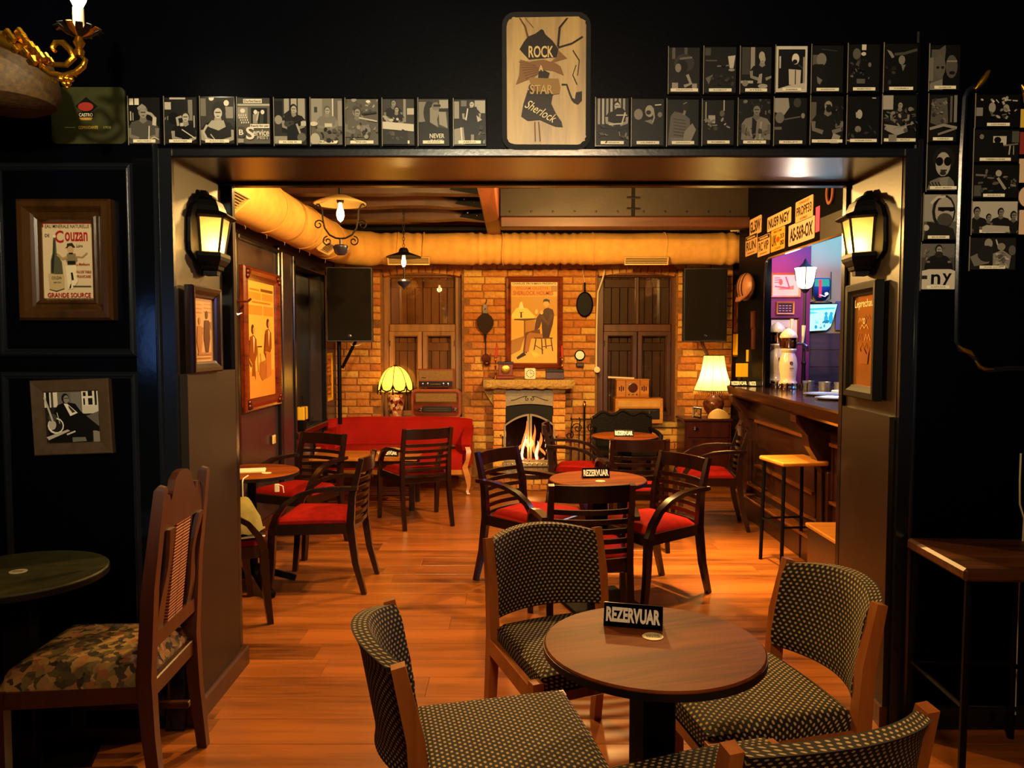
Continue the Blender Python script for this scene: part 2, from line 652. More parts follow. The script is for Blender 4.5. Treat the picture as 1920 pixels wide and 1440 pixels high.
# rattan / floral
t_ = NT('woven_rattan')
v = t_.coords('Object', (1, 1, 1))
wv = t_.n('ShaderNodeTexWave'); wv.bands_direction = 'Z'; wv.inputs['Scale'].default_value = 28; wv.inputs['Distortion'].default_value = 1.2; wv.inputs['Detail'].default_value = 2
t_.l(v, wv.inputs['Vector'])
t_.l(t_.ramp(wv.outputs['Fac'], [(.1, '#5a240c'), (.6, '#c06a2c')]), t_.b.inputs['Base Color'])
t_.bump(wv.outputs['Fac'], .8, .006)
t_.set(Roughness=.6)
M['rattan'] = t_.m
t_ = NT('floral_tapestry')
v = t_.coords('Object', (1, 1, 1))
vo = t_.n('ShaderNodeTexVoronoi'); vo.inputs['Scale'].default_value = 38
nzv = t_.n('ShaderNodeTexNoise'); nzv.inputs['Scale'].default_value = 30; t_.l(v, nzv.inputs['Vector'])
ad = t_.n('ShaderNodeVectorMath', operation='MULTIPLY_ADD'); t_.l(nzv.outputs['Color'], ad.inputs[0]); ad.inputs[1].default_value = (.05, .05, .05); t_.l(v, ad.inputs[2])
t_.l(ad.outputs[0], vo.inputs['Vector'])
t_.l(t_.ramp(vo.outputs['Color'], [(.2, '#2c2412'), (.42, '#6a5a30'), (.6, '#b08a4c'), (.8, '#9a5a30'), (.95, '#d0b070')]), t_.b.inputs['Base Color'])
t_.set(Roughness=.85)
t_.bump(vo.outputs['Distance'], .4, .004)
M['floral'] = t_.m


def glow(name, col, es, base='#000000'):
    t = NT(name)
    t.set(**{'Base Color': lin(base) + (1,), 'Emission Color': lin(col) + (1,), 'Emission Strength': es, 'Roughness': .5})
    return t.m


M['lanternglass'] = NT('frosted_amber_lantern_glass')
_t = M['lanternglass']
_tl = _t.n('ShaderNodeBsdfTranslucent'); _tl.inputs[0].default_value = lin('#ffe2a8') + (1,)
_em = _t.n('ShaderNodeEmission'); _em.inputs[0].default_value = lin('#ffb840') + (1,); _em.inputs[1].default_value = .30
_ad = _t.n('ShaderNodeAddShader'); _t.l(_tl.outputs[0], _ad.inputs[0]); _t.l(_em.outputs[0], _ad.inputs[1])
_t.l(_ad.outputs[0], _t.t.nodes['Material Output'].inputs[0])
M['lanternglass'] = _t.m
M['bulb'] = glow('glowing_filament_bulb', '#ffd27a', 18)
M['candlebulb'] = glow('glowing_candle_bulb', '#fff6d8', 9)


def shade_mat(name, tint, glowc, es):
    t = NT(name)
    tl = t.n('ShaderNodeBsdfTranslucent'); tl.inputs[0].default_value = lin(tint) + (1,)
    em = t.n('ShaderNodeEmission'); em.inputs[0].default_value = lin(glowc) + (1,); em.inputs[1].default_value = es
    ad = t.n('ShaderNodeAddShader'); t.l(tl.outputs[0], ad.inputs[0]); t.l(em.outputs[0], ad.inputs[1])
    t.l(ad.outputs[0], t.t.nodes['Material Output'].inputs[0])
    return t.m


M['shadeglow'] = shade_mat('lit_yellow_leaded_glass', '#ffdc78', '#ffb010', .35)
M['shadehot'] = shade_mat('lit_cream_lamp_shade', '#ffe8a8', '#ffb420', .3)
M['globe'] = glow('lit_white_tulip_glass', '#fff0dc', 4.0)
M['flame'] = glow('fire_flame', '#ffb454', 5.0)
M['flamehot'] = glow('fire_flame_core', '#fff0cc', 9.0)
M['ember'] = glow('glowing_embers', '#ff5a10', 2.2)
# ================================================================ THE SHELL
YF, YR = 3.02, 3.65            # front and rear face of the wall with the opening
YB = 8.9                       # face of the brick wall
XL = -2.05                     # side wall of the back room
XR = 2.55                      # far right wall behind the bar end


def gridwall(name, xc, zc, holes, y0, y1, m, axis='y'):
    """one connected wall slab with real openings; axis='x': built along y at x=y0..y1"""
    mb = MB()
    P = (lambda a, d, z: (a, d, z)) if axis == 'y' else (lambda a, d, z: (d, a, z))
    nx, nz = len(xc), len(zc)
    vs = [P(x, d, z) for d in (y0, y1) for z in zc for x in xc]
    I = lambda i, j, d: d * nx * nz + j * nx + i
    solid = lambda i, j: 0 <= i < nx - 1 and 0 <= j < nz - 1 and (i, j) not in holes
    fs = []
    for i in range(nx - 1):
        for j in range(nz - 1):
            if not solid(i, j): continue
            fs.append((I(i, j, 0), I(i + 1, j, 0), I(i + 1, j + 1, 0), I(i, j + 1, 0)))
            fs.append((I(i, j, 1), I(i, j + 1, 1), I(i + 1, j + 1, 1), I(i + 1, j, 1)))
            for (di, dj, a, b) in ((-1, 0, (i, j), (i, j + 1)), (1, 0, (i + 1, j), (i + 1, j + 1)), (0, -1, (i, j), (i + 1, j)), (0, 1, (i, j + 1), (i + 1, j + 1))):
                if not solid(i + di, j + dj):
                    fs.append((I(*a, 0), I(*b, 0), I(*b, 1), I(*a, 1)))
    mb.add(vs, fs)
    return struct(mb.build(name, m))


# floor slab, then each laminate plank as a piece of it
flo = struct(MB().span(-3.4, 3.6, -2.2, 9.3, -.08, -.012).build('floor', M['soot']))
PL, PW = 1.28, 0.2
pm = MB().box(0, 0, 0, PL - .0012, PW - .0012, .012, .0010).mesh('plank', M['laminate'])
k = 0
y = 0.9
while y < YB + .1:
    off = random.random() * PL
    x0, x1 = (-2.1, 2.45) if y > 3.6 else (-2.4, 2.9)
    x = x0 - off
    while x < x1:
        if x + PL > x0:
            place(pm, 'plank', flo, (x + PL / 2, y + PW / 2, -.006))
        x += PL
    y += PW

# front wall: one slab, with the wide splayed opening
OXL, OXR, OZ = -1.312, 1.514, 2.27
RXL, RXR, RZ = -1.355, 1.578, 2.30
mb = MB()
W0, W1, H = -3.3, 3.5, 3.25
fr = [(W0, 0), (OXL, 0), (OXL, OZ), (OXR, OZ), (OXR, 0), (W1, 0), (W1, H), (W0, H)]
bk = [(W0, 0), (RXL, 0), (RXL, RZ), (RXR, RZ), (RXR, 0), (W1, 0), (W1, H), (W0, H)]
n = len(fr)
mb.add([(x, YF, z) for x, z in fr] + [(x, YR, z) for x, z in bk], [tuple(range(n)), tuple(range(2 * n - 1, n - 1, -1))])
for j in range(n):
    q = (j + 1) % n
    mb.f.append([j, n + j, n + q, q]); mb.m.append(2 if j == 2 else 1); mb.s.append(False); mb.c.append(None)
struct(mb.build('wall_front', [M['wallpaint'], M['revealpaint'], M['lintelpaint']]))
# rest of the front room around the camera, unseen but closing the space
struct(MB().span(-3.4, -3.3, -2.1, 3.1, 0, 3.25).build('wall_left', M['wallpaint']))
struct(MB().span(3.5, 3.6, -2.1, 3.1, 0, 3.25).build('wall_right', M['wallpaint']))
struct(MB().span(-3.4, 3.6, -2.2, -2.1, 0, 3.25).build('wall_rear', M['wallpaint']))
struct(MB().span(-3.4, 3.6, -2.2, 9.3, 3.25, 3.35).build('ceiling', M['ceilpaint']))

# opening casing and beads
def trim(i, mb, m=None, **k):
    return struct(mb.build('trim_%d' % i, m or M['trimpaint'], **k))


def bead_frame(x0, x1, z0, z1, y, w=.03, d=.016):
    mb = MB()
    prof = [(0, 0), (.0, -.35), (.25, -.9), (.5, -1.0), (.7, -.6), (.8, -.75), (1, -.3), (1, 0)]
    rings = []
    for (sx, sz, cx, cz) in ((1, 1, x0, z0), (-1, 1, x1, z0), (-1, -1, x1, z1), (1, -1, x0, z1)):
        rings.append([(cx + sx * a * w, y + b * d, cz + sz * a * w) for a, b in prof])
    return mb.rings(rings, True, False, False)


trim(1, MB().sweep([(OXL - .028, YF - .011, 0), (OXL - .028, YF - .011, OZ + .03)], .056, .022).span(OXL - .075, OXL - .05, YF - .032, YF, 0, OZ + .05, .008))
trim(2, MB().sweep([(OXR + .03, YF - .011, 0), (OXR + .03, YF - .011, OZ + .03)], .056, .022).span(OXR + .05, OXR + .07, YF - .030, YF, 0, OZ + .07, .008))
trim(3, MB().span(OXL - .05, OXR + .05, YF - .016, YF, OZ - .0, OZ + .034, .005))
trim(4, bead_frame(-2.01, -1.47, 1.50, 2.25, YF))
trim(5, bead_frame(-2.01, -1.47, .25, 1.44, YF))
trim(41, MB().span(X(258, YF), X(323, YF), YF - .006, YF, 0, 2.27, .003), pbr('gloss_black_panel_paint', '#07090c', .11, spec=.7, bump=.05, bs=25))
# rear casing of the opening, seen edge-on inside
trim(6, MB().span(RXL - .01, RXL + .05, YR - .035, YR + .012, 0, RZ, .006))
trim(7, MB().span(RXR - .02, RXR + .01, YR - .035, YR + .012, 0, RZ, .006))
trim(8, MB().span(RXL, RXR, YR - .05, YR + .012, RZ - .018, RZ + .03, .006))
# low panelling on both jambs
sl = (RXL - OXL) / (YR - YF)
mb = MB()
mb.rings([[(OXL - .01, YF + .012, .085), (OXL + .03, YF + .012, .085), (OXL + .03, YF + .012, 1.43), (OXL - .01, YF + .012, 1.43)],
          [(RXL - .01, YR - .06, .085), (RXL + .06, YR - .06, .085), (RXL + .06, YR - .06, 1.43), (RXL - .01, YR - .06, 1.43)]], smooth=False)
trim(9, mb, M['revealpaint'])
mb = MB()
mb.rings([[(OXR + .01, YF + .012, .085), (OXR - .018, YF + .012, .085), (OXR - .018, YF + .012, 1.26), (OXR + .01, YF + .012, 1.26)],
          [(RXR + .01, YR - .06, .085), (RXR - .03, YR - .06, .085), (RXR - .03, YR - .06, 1.26), (RXR + .01, YR - .06, 1.26)]], smooth=False)
trim(10, mb, M['revealpaint'])
mb = MB()
mb.rings([[(OXL - .01, YF + .01, 0), (OXL + .042, YF + .01, 0), (OXL + .042, YF + .01, .078), (OXL + .034, YF + .01, .088), (OXL - .01, YF + .01, .088)],
          [(RXL - .01, YR + .01, 0), (RXL + .078, YR + .01, 0), (RXL + .078, YR + .01, .078), (RXL + .07, YR + .01, .088), (RXL - .01, YR + .01, .088)]], smooth=False)
struct(mb.build('baseboard_left', M['brownwood']))
mb = MB()
mb.rings([[(OXR + .01, YF + .01, 0), (OXR - .03, YF + .01, 0), (OXR - .03, YF + .01, .085), (OXR + .01, YF + .01, .085)],
          [(RXR + .01, YR + .01, 0), (RXR - .04, YR + .01, 0), (RXR - .04, YR + .01, .085), (RXR + .01, YR + .01, .085)]], smooth=False)
struct(mb.build('baseboard_right', M['brownwood']))
struct(MB().span(OXR + .06, 3.4, YF - .016, YF + .001, 0, .10, .006).build('baseboard_front', M['trimpaint']))

# right-hand wall moulding: a long dark frame with gilded scroll corners
xa = X(1800, YF, 400)
path = [at(1846, 150, YF), at(1838, 158, YF), at(1826, 170, YF), at(1822, 165, YF), at(1812, 172, YF), at(1806, 185, YF), at(1799, 300, YF), at(1793, 480, YF), at(1790, 640, YF),
        at(1797, 655, YF), at(1812, 660, YF), at(1826, 672, YF), at(1833, 688, YF), at(1850, 694, YF), at(1890, 690, YF), at(1960, 692, YF)]
tr = trim(11, MB().tube([p + Vector((0, -.008, 0)) for p in path], .009, 6, flat=1.2))
trim(12, MB().tube([at(1722, 60, YF), at(1716, 300, YF), at(1702, 760, YF), at(1690, 1180, YF)], .007, 6))
mb = MB().tube([p + Vector((0, -.016, 0)) for p in (at(1824, 170, YF), at(1832, 160, YF), at(1842, 148, YF), at(1848, 138, YF), at(1852, 134, YF))], [.003, .010, .011, .008, .002], 8)
mb.build('gilt_scroll', M['gold'], tr)
mb = MB().tube([p + Vector((0, -.016, 0)) for p in (at(1792, 648, YF), at(1802, 656, YF), at(1814, 661, YF), at(1822, 668, YF))], [.003, .009, .010, .003], 8)
mb.build('gilt_scroll', M['gold'], tr)
mb = MB().tube([p + Vector((0, -.016, 0)) for p in (at(1824, 676, YF), at(1831, 686, YF), at(1840, 692, YF), at(1858, 692, YF))], [.003, .007, .007, .002], 8)
mb.build('gilt_scroll', M['gold'], tr)
mb = MB().tube([p + Vector((0, -.016, 0)) for p in (at(1910, 162, YF), at(1916, 172, YF), at(1918, 195, YF))], [.004, .010, .008], 8)
mb.build('gilt_scroll', M['gold'], tr)

# ---------------------------------------------------------------- back room
# brick wall with two window recesses
WLx0, WLx1 = X(718, YB), X(866, YB)
WRx0, WRx1 = X(1120, YB), X(1266, YB)
WZ0, WZ1 = Z(784, YB), Z(515, YB)
wb = gridwall('wall_back', [XL - .2, WLx0, WLx1, WRx0, WRx1, XR + .2], [0, .62, WZ1, 3.25], {(1, 1), (3, 1)}, YB + .012, YB + .30, M['mortar'])
BZ, BL = .0835, .292
bm = []
for q in range(5):
    mbk = MB()
    j = lambda: random.uniform(-.006, .006)
    c = .007
    hx, hy, hz = .136, .05, .034
    # a worn brick: front face smaller than its body, corners uneven
    fr_ = [(-hx + c + j(), -hy, -hz + c + j()), (0 + j() * 3, -hy - .004, -hz + c + j()), (hx - c + j(), -hy, -hz + c + j()), (hx - c + j(), -hy, hz - c + j()), (0 + j() * 3, -hy - .003, hz - c + j()), (-hx + c + j(), -hy, hz - c + j())]
    bo_ = [(-hx, -hy + c, -hz), (0, -hy + c, -hz), (hx, -hy + c, -hz), (hx, -hy + c, hz), (0, -hy + c, hz), (-hx, -hy + c, hz)]
    ba_ = [(x, hy, z) for x, _, z in bo_]
    mbk.rings([ba_, bo_, fr_], caps=True, smooth=False)
    bm.append(mbk.mesh('brick', M['brick']))
fpx0, fpx1 = X(925, 8.6), X(1058, 8.6)
holes = [(WLx0 - .02, WLx1 + .02, .55, WZ1 + .10), (WRx0 - .02, WRx1 + .02, .55, WZ1 + .10)]
r = 0
z = .36
while z < 2.46:
    x = XL - (r % 2) * BL / 2 - random.uniform(0, .05)
    while x < XR:
        sc = random.choice((1, 1, 1, .98, .5)) if r % 3 else random.choice((1, 1, .52))
        L = BL * sc
        a, b = x, x + L
        skip = b < XL + .02 or a > XR or (a > fpx0 and b < fpx1 and z < 1.1) or (b < -.55 and z < .6) or (a > 2.02 and z < .5)
        for (h0, h1, g0, g1) in holes:
            if a < h1 and b > h0 and g0 < z < g1:
                if a < h0 - .1: b = h0
                elif b > h1 + .1: a = h1
                else: skip = True
        a = max(a, XL); b = min(b, XR)
        if not skip and b - a > .05:
            place(bm[random.randrange(5)], 'brick', wb, ((a + b) / 2, YB + .05 + random.uniform(-.006, .006), z), (random.uniform(-.02, .02), random.uniform(-.012, .012), random.uniform(-.012, .012)), ((b - a - .011) / .272, 1, random.uniform(1.0, 1.13)))
        x += L
    z += BZ
    r += 1
# arched brick courses above the windows: bricks on end
for (x0, x1) in ((WLx0, WLx1), (WRx0, WRx1)):
    nn = 11
    for i in range(nn):
        t = (i + .5) / nn
        place(bm[i % 5], 'brick', wb, (x0 + (x1 - x0) * t, YB + .05, WZ1 + .035 + .045 * math.sin(PI * t)), (0, PI / 2 + (t - .5) * .5, 0), (.40, 1, 1.05))

# side walls of the back room
struct(gridwall('wall_side_left', [YR, 7.16, 8.27, 9.2], [0, .72, 2.28, 3.25], {(1, 1)}, XL - .14, XL, M['leftwall'], 'x'))
lw = trim(13, MB().span(XL - .16, XL - .145, 7.0, 8.4, .6, 2.4), M['trimpaint'])
# panel boards in the dark alcove of the side wall
for (a, b) in ((7.2, 7.7), (7.75, 8.25)):
    MB().span(XL - .146, XL - .125, a, b, .74, 2.26, .008).build('panel', M['trimpaint'], lw)
trim(14, MB().span(XL - .1, XL + .06, 7.12, 8.3, .66, .72, .01), M['darkwood'])
# pilasters and panel mouldings on the side wall
ci = 15


def vert(y0, y1, z0, z1, d, m=None):
    global ci
    trim(ci, MB().span(XL - .01, XL + d, y0, y1, z0, z1, .008), m)
    ci += 1


vert(6.80, 7.10, 0, 2.36, .03, M['leftwall'])
vert(7.10, 7.16, 0, 2.33, .045)
vert(8.27, 8.34, 0, 2.33, .045)
vert(7.10, 8.34, 2.28, 2.36, .045)
vert(5.66, 5.72, 0, 2.40, .03)
vert(5.74, 6.72, 2.33, 2.37, .03)
vert(5.74, 6.72, 1.03, 1.07, .02)
vert(6.70, 6.76, 0, 2.40, .03)
vert(3.65, 5.62, .98, 1.03, .025)
struct(MB().span(XL - .01, XL + .022, YR, 7.1, 0, .10, .006).build('baseboard_side', M['brownwood']))
# behind the bar end
struct(MB().span(XR, XR + .12, 7.46, 9.2, 0, 3.25).build('wall_side_right', M['wallpaint']))

# ceiling of the back room: dark boards, beams, one long beam, riveted girder
cb = struct(MB().span(XL - .1, 2.3, YR, 9.1, 3.02, 3.06).build('ceiling_boards', M['boards']))
for i in range(16):
    a = XL + i * .145
    MB().span(a + .003, a + .142, YR + .02, 7.55, 2.985 + random.uniform(-.004, .004), 3.02, .004).build('board', M['boards'], cb)
bn = 0
for (yy, zz) in ((4.4, 2.76), (5.05, 2.76), (5.7, 2.76), (6.3, 2.76), (6.92, 2.76), (7.5, 2.74)):
    jj = [random.uniform(-.012, .012) for _ in range(8)]
    mbb = MB().rings([[(XL + (2.05 - .26) * i / 7, yy - .075 + jj[i] * .6, zz + jj[i]), (XL + 1.79 * i / 7, yy + .075 + jj[7 - i] * .5, zz + jj[i] * .7), (XL + 1.79 * i / 7, yy + .075, 2.99), (XL + 1.79 * i / 7, yy - .075, 2.99)] for i in range(8)], smooth=False)
    o = struct(mbb.build('ceiling_beam', M['beam']))
    # black steel shoe with bolts where the beam meets the long one
    mm = MB().prism([(-.50, zz + .02), (-.262, zz - .02), (-.262, zz + .16), (-.40, zz + .16)], yy - .09, yy - .080)
    pl = mm.build('steel_shoe', M['blackmetal'], o)
    mm = MB()
    for (bx, bz) in ((-.42, .06), (-.33, .035), (-.30, .11), (-.36, .12)):
        mm = MB().ball((bx, yy - .094, zz + bz), .012, 8, 4)
        mm.build('bolt', M['chrome'], pl)
struct(MB().span(-.26, -.12, YR + .02, 8.5, 2.70, 2.99, .012).build('ceiling_beam_long', M['beamy']))
gy = 7.2
gi = struct(MB().span(-.11, 2.30, gy + .02, gy + .05, 2.72, 3.02).build('ceiling_girder', M['blackmetal']))
M['girder'] = pbr('old_brown_steel_plate', '#241a10', .55, .2, var=.25, vs=6, bump=.2, bs=50)
for (u0, u1) in ((938, 1182), (1186, 1438), (1442, 1500)):
    x0, x1 = X(u0, gy), min(X(u1, gy), 2.28)
    p = MB().span(x0, x1, gy, gy + .02, 2.73, 3.02, .004).build('steel_plate', M['girder'], gi)
    q = x0 + .09
    while q < x1 - .03:
        MB().ball((q, gy, 2.775), .011, 8, 4, (1, .6, 1)).build('rivet', M['iron'], p)
        q += .20
for u in (1184, 1440):
    xx = X(u, gy)
    p = MB().span(xx - .014, xx + .014, gy - .016, gy, 2.73, 3.02, .004).build('joint_strap', M['blackmetal'], gi)
    for zz in (2.80, 2.90):
        MB().tube([(xx - .06, gy - .02, zz), (xx + .06, gy - .02, zz - .004)], .008, 6).build('bolt', M['iron'], p)
struct(MB().span(-.11, 2.28, gy - .05, gy + .12, 2.62, 2.725, .012).build('ceiling_beam_cross', M['beam']))
struct(MB().span(XL, XR, 8.2, 8.36, 2.74, 2.80, .01).build('ceiling_rail', M['blackmetal']))
# ================================================================ FRONT WALL: pictures, signs, lanterns


def frame_mb(w, h, prof, mb=None, y=0.0):
    """mitred moulding round a w x h opening centre; prof = (inset from the outer edge, depth towards the viewer)"""
    mb = mb or MB()
    rings = []
    for sx, sz in ((-1, -1), (1, -1), (1, 1), (-1, 1)):
        rings.append([(sx * (w / 2 - a), y - b, sz * (h / 2 - a)) for a, b in prof])
    return mb.rings(rings, True, False, False)


GREY = lambda g: '#%02x%02x%02x' % (g, int(g * .95), int(g * .84))


def art(P, w, h, items):
    """small drawing list in 0..1 coordinates, origin at the top left"""
    fx = lambda x: (x - .5) * w
    fz = lambda y: (.5 - y) * h
    for it in items:
        k = it[0]
        if k == 'r':
            _, x0, y0, x1, y1, g = it
            P.rect(fx((x0 + x1) / 2), fz((y0 + y1) / 2), (x1 - x0) * w, (y1 - y0) * h, GREY(g) if isinstance(g, int) else g)
        elif k == 'o':
            _, x, y_, rx, ry, g = it
            P.oval(fx(x), fz(y_), rx * w, ry * h, GREY(g) if isinstance(g, int) else g)
        elif k == 'p':
            P.poly([(fx(x), fz(y_)) for x, y_ in it[1]], GREY(it[2]) if isinstance(it[2], int) else it[2])
        elif k == 'l':
            P.line([(fx(x), fz(y_)) for x, y_ in it[1]], it[2] * w, GREY(it[3]) if isinstance(it[3], int) else it[3])
        elif k == 't':
            _, s, x, y_, tw, th, g = it
            P.text(s, fx(x), fz(y_), tw * w, th * h, GREY(g) if isinstance(g, int) else g)
        elif k == 'man':   # head and shoulders figure: x, top, scale, skin, shirt, hair
            _, x, y_, s, sk, sh, hr = it
            a = h / w
            P.poly([(fx(x + dx * s * a), fz(y_ + dy * s)) for dx, dy in ((-.42, 1.0), (-.40, .55), (-.30, .42), (-.1, .36), (.1, .36), (.30, .42), (.40, .55), (.42, 1.0))], GREY(sh))
            P.poly([(fx(x + dx * s * a), fz(y_ + dy * s)) for dx, dy in ((-.07, .26), (.07, .26), (.10, .40), (0, .46), (-.10, .40))], GREY(int(sk * .8)))
            P.oval(fx(x), fz(y_ + .15 * s), .125 * s * h, .155 * s * h, GREY(hr))
            P.oval(fx(x + .01), fz(y_ + .19 * s), .098 * s * h, .125 * s * h, GREY(sk))
            P.line([(fx(x - .06 * s * a), fz(y_ + .17 * s)), (fx(x + .07 * s * a), fz(y_ + .17 * s))], .028 * s * a * w, GREY(int(sk * .35)))
            P.line([(fx(x - .03 * s * a), fz(y_ + .26 * s)), (fx(x + .04 * s * a), fz(y_ + .26 * s))], .02 * s * a * w, GREY(int(sk * .45)))
            for sx in (-1, 1):
                P.line([(fx(x + sx * .37 * s * a), fz(y_ + .58 * s)), (fx(x + sx * .36 * s * a), fz(y_ + .78 * s)), (fx(x + sx * .12 * s * a), fz(y_ + .86 * s))], .11 * s * a * w, GREY(int(sk * .8)))
        elif k == 'gtr':   # guitar held across the body
            _, x, y_, s, g = it
            P.oval(fx(x - .12 * s), fz(y_ + .05 * s), .16 * s * w, .13 * s * w, GREY(g))
            P.oval(fx(x + .06 * s), fz(y_ + .02 * s), .12 * s * w, .10 * s * w, GREY(g))
            P.line([(fx(x), fz(y_ + .03 * s)), (fx(x + .55 * s), fz(y_ - .10 * s))], .035 * s * w, GREY(int(g * .7)))
            P.oval(fx(x - .02 * s), fz(y_ + .035 * s), .04 * s * w, .04 * s * w, GREY(20))
        elif k == 'mix':   # busy background of instruments and people
            _, seed, x0, y0, x1, y1, lo, hi, n = it
            rr = random.Random(seed)
            for _i in range(n):
                cx, cy = rr.uniform(x0, x1), rr.uniform(y0, y1)
                g = rr.randint(lo, hi)
                if rr.random() < .5:
                    P.oval(fx(cx), fz(cy), rr.uniform(.02, .08) * w, rr.uniform(.02, .06) * h, GREY(g), 8, rr.uniform(0, 3))
                else:
                    a = rr.uniform(0, PI); q = rr.uniform(.05, .16)
                    P.line([(fx(cx), fz(cy)), (fx(cx + q * math.cos(a)), fz(cy + q * math.sin(a) * .7))], rr.uniform(.015, .05) * w, GREY(g))


HEADSTOCK = 0
PH = []


def photo(u0, v0, u1, v1, cap, label, items, bg=20, group='band photographs on the front wall', capw=.72, capx=.5, plain=False):
    c = at((u0 + u1) / 2, (v0 + v1) / 2, YF)
    w = abs(at(u1, v0, YF).x - at(u0, v0, YF).x)
    h = abs(at(u0, v0, YF).z - at(u0, v1, YF).z)
    t = thing('band_photo', label, 'photo', (c.x, YF - .0005, c.z), 0, group)
    bw, bh = w + .011, h + .012
    MB().box(0, -.006, 0, bw, .012, bh, .002).build('backing_board', M['signblack'], t)
    # a thin clear edge strip, which catches the light on the left side
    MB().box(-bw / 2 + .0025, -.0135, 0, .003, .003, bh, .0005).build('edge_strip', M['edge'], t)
    P = Print(w, h, GREY(bg))
    art(P, w, h, items)
    P.build('print', M['print'], t, (0, -.0125, 0))
    if cap:
        q = MB()
        q.add([(-capw * w / 2, -.0185, -.006), (capw * w / 2, -.0185, -.006), (capw * w / 2, -.0185, .006), (-capw * w / 2, -.0185, .006)], [(0, 1, 2, 3)], False, lin('#f2e8c4'))
        o = q
        text_mb(q, cap, 0, 0, min(capw * .62, .085 * len(cap)) * w, .0045, -.0188, lin('#4a4434'))
        o.build('caption_strip', M['print'], t, ((capx - .5) * w, 0, -h / 2 + .0085))
    return t


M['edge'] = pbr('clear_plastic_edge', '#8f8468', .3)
n0 = 'photo of '
row = ', left of the wooden sign'
photo(245, 185, 303, 271, 'ERIN FANKO', n0 + 'a man in a cap drinking, beside the green tin sign',
      [('r', .02, .02, .15, .16, 225), ('r', .19, .02, .33, .16, 225), ('r', .04, .3, .08, .5, 180), ('r', .12, .33, .15, .5, 160), ('man', .46, .18, .84, 150, 78, 120), ('p', [(.28, .22), (.44, .14), (.56, .2), (.58, .25), (.3, .27)], 150), ('l', [(.56, .33), (.72, .36), (.85, .45), (.84, .6)], .09, 165), ('p', [(.78, .42), (.9, .44), (.88, .62), (.76, .6)], 200), ('l', [(.66, .62), (.64, .95)], .035, 215), ('l', [(.7, .9), (.82, .86), (.97, .92)], .03, 200)], 18)
photo(312, 185, 371, 271, 'SANTER', n0 + 'a drinker in black beside a curly head' + row,
      [('r', .0, .1, .2, .26, 190), ('r', .16, .0, .66, .04, 190), ('r', .74, .05, .88, .5, 130), ('mix', 3, .0, .3, .35, .5, 80, 190, 10), ('o', .28, .45, .16, .13, 12), ('man', .66, .3, .74, 185, 14, 40), ('l', [(.44, .62), (.4, .45), (.55, .42)], .08, 175), ('r', .5, .56, .6, .63, 200), ('l', [(.55, .7), (.98, .9)], .03, 210), ('r', .93, .4, .96, .66, 200)], 30)
photo(379, 185, 441, 271, 'RACHEL', n0 + 'a long-haired woman in a dark strap top' + row,
      [('r', .0, .02, .16, .4, 120), ('o', .33, .02, .08, .05, 240), ('o', .78, .12, .08, .065, 240), ('r', .74, .2, .98, .45, 150), ('o', .55, .3, .21, .22, 40), ('p', [(.58, .3), (.74, .3), (.86, .95), (.66, .95)], 44), ('man', .52, .17, .92, 205, 30, 40), ('p', [(.2, .62), (.34, .5), (.7, .5), (.76, .64), (.54, .72), (.3, .66)], 178), ('l', [(.2, .6), (.08, .75), (.22, .95)], .07, 190), ('l', [(.3, .8), (.46, .95)], .03, 190)], 56)
photo(448, 186, 508, 271, None, 'black and white music poster with mixed lettering, between the band photos',
      [('r', 0, .0, 1, .12, 70), ('r', .18, .02, .76, .11, 235), ('t', 'Durberband', .47, .065, .52, .055, 40), ('r', 0, .13, 1, .17, 190), ('r', .0, .2, .32, .45, 150), ('r', .42, .22, .92, .56, 18), ('o', .16, .28, .08, .05, 230), ('o', .56, .31, .06, .05, 230), ('o', .78, .31, .06, .05, 230), ('l', [(.55, .36), (.55, .56)], .14, 150), ('l', [(.76, .36), (.74, .56)], .12, 60), ('l', [(.66, .3), (.6, .5)], .05, 190)] +
      [('r', .03 + .07 * (i % 4) + .03 * (i // 4), .36 + .055 * (i // 4), .065 + .07 * (i % 4) + .03 * (i // 4), .40 + .055 * (i // 4), 225) for i in range(16)] +
      [('r', .4, .58, 1, .67, 235), ('t', 'Ready for par', .7, .625, .56, .06, 30), ('o', .12, .76, .16, .13, 70), ('t', 'B', .12, .76, .14, .12, 235), ('t', 'S', .4, .78, .26, .28, 235), ('t', 'ervice', .74, .77, .5, .14, 225), ('t', 'FEST', .8, .88, .36, .07, 200), ('r', .02, .9, .2, .99, 160)], 96)
photo(517, 187, 576, 273, 'ELVIS K', n0 + 'a seated guitarist between light curtains' + row,
      [('r', .3, .0, .46, .42, 165), ('r', .52, .0, .7, .3, 170), ('r', .74, .0, .96, .45, 160), ('r', 0, .05, .24, .4, 14), ('o', .12, .46, .12, .1, 150), ('man', .6, .12, .62, 175, 18, 20), ('p', [(.3, .34), (.5, .24), (.6, .5), (.36, .52)], 24), ('p', [(.4, .5), (.72, .5), (.86, .9), (.4, .94)], 16), ('l', [(.7, .55), (.82, .78)], .06, 170), ('r', .0, .82, .4, .98, 150), ('gtr', .5, .52, .7, 60), ('r', .84, .5, 1, .6, 190), ('o', .86, .85, .14, .1, 100)], 44)
photo(585, 187, 643, 273, 'KEVIN', n0 + 'a singer before a pale wall' + row,
      [('r', 0, .0, .36, .5, 150), ('r', .1, .18, .2, .3, 60), ('r', .36, .0, .72, .5, 120), ('r', .68, .0, .72, .4, 215), ('r', .86, .05, 1, .6, 150), ('man', .52, .16, .56, 170, 120, 90), ('r', .44, .54, .68, .62, 205), ('mix', 5, .2, .62, 1, .95, 16, 120, 26), ('o', .1, .56, .13, .05, 210), ('o', .14, .9, .16, .14, 180)], 100)
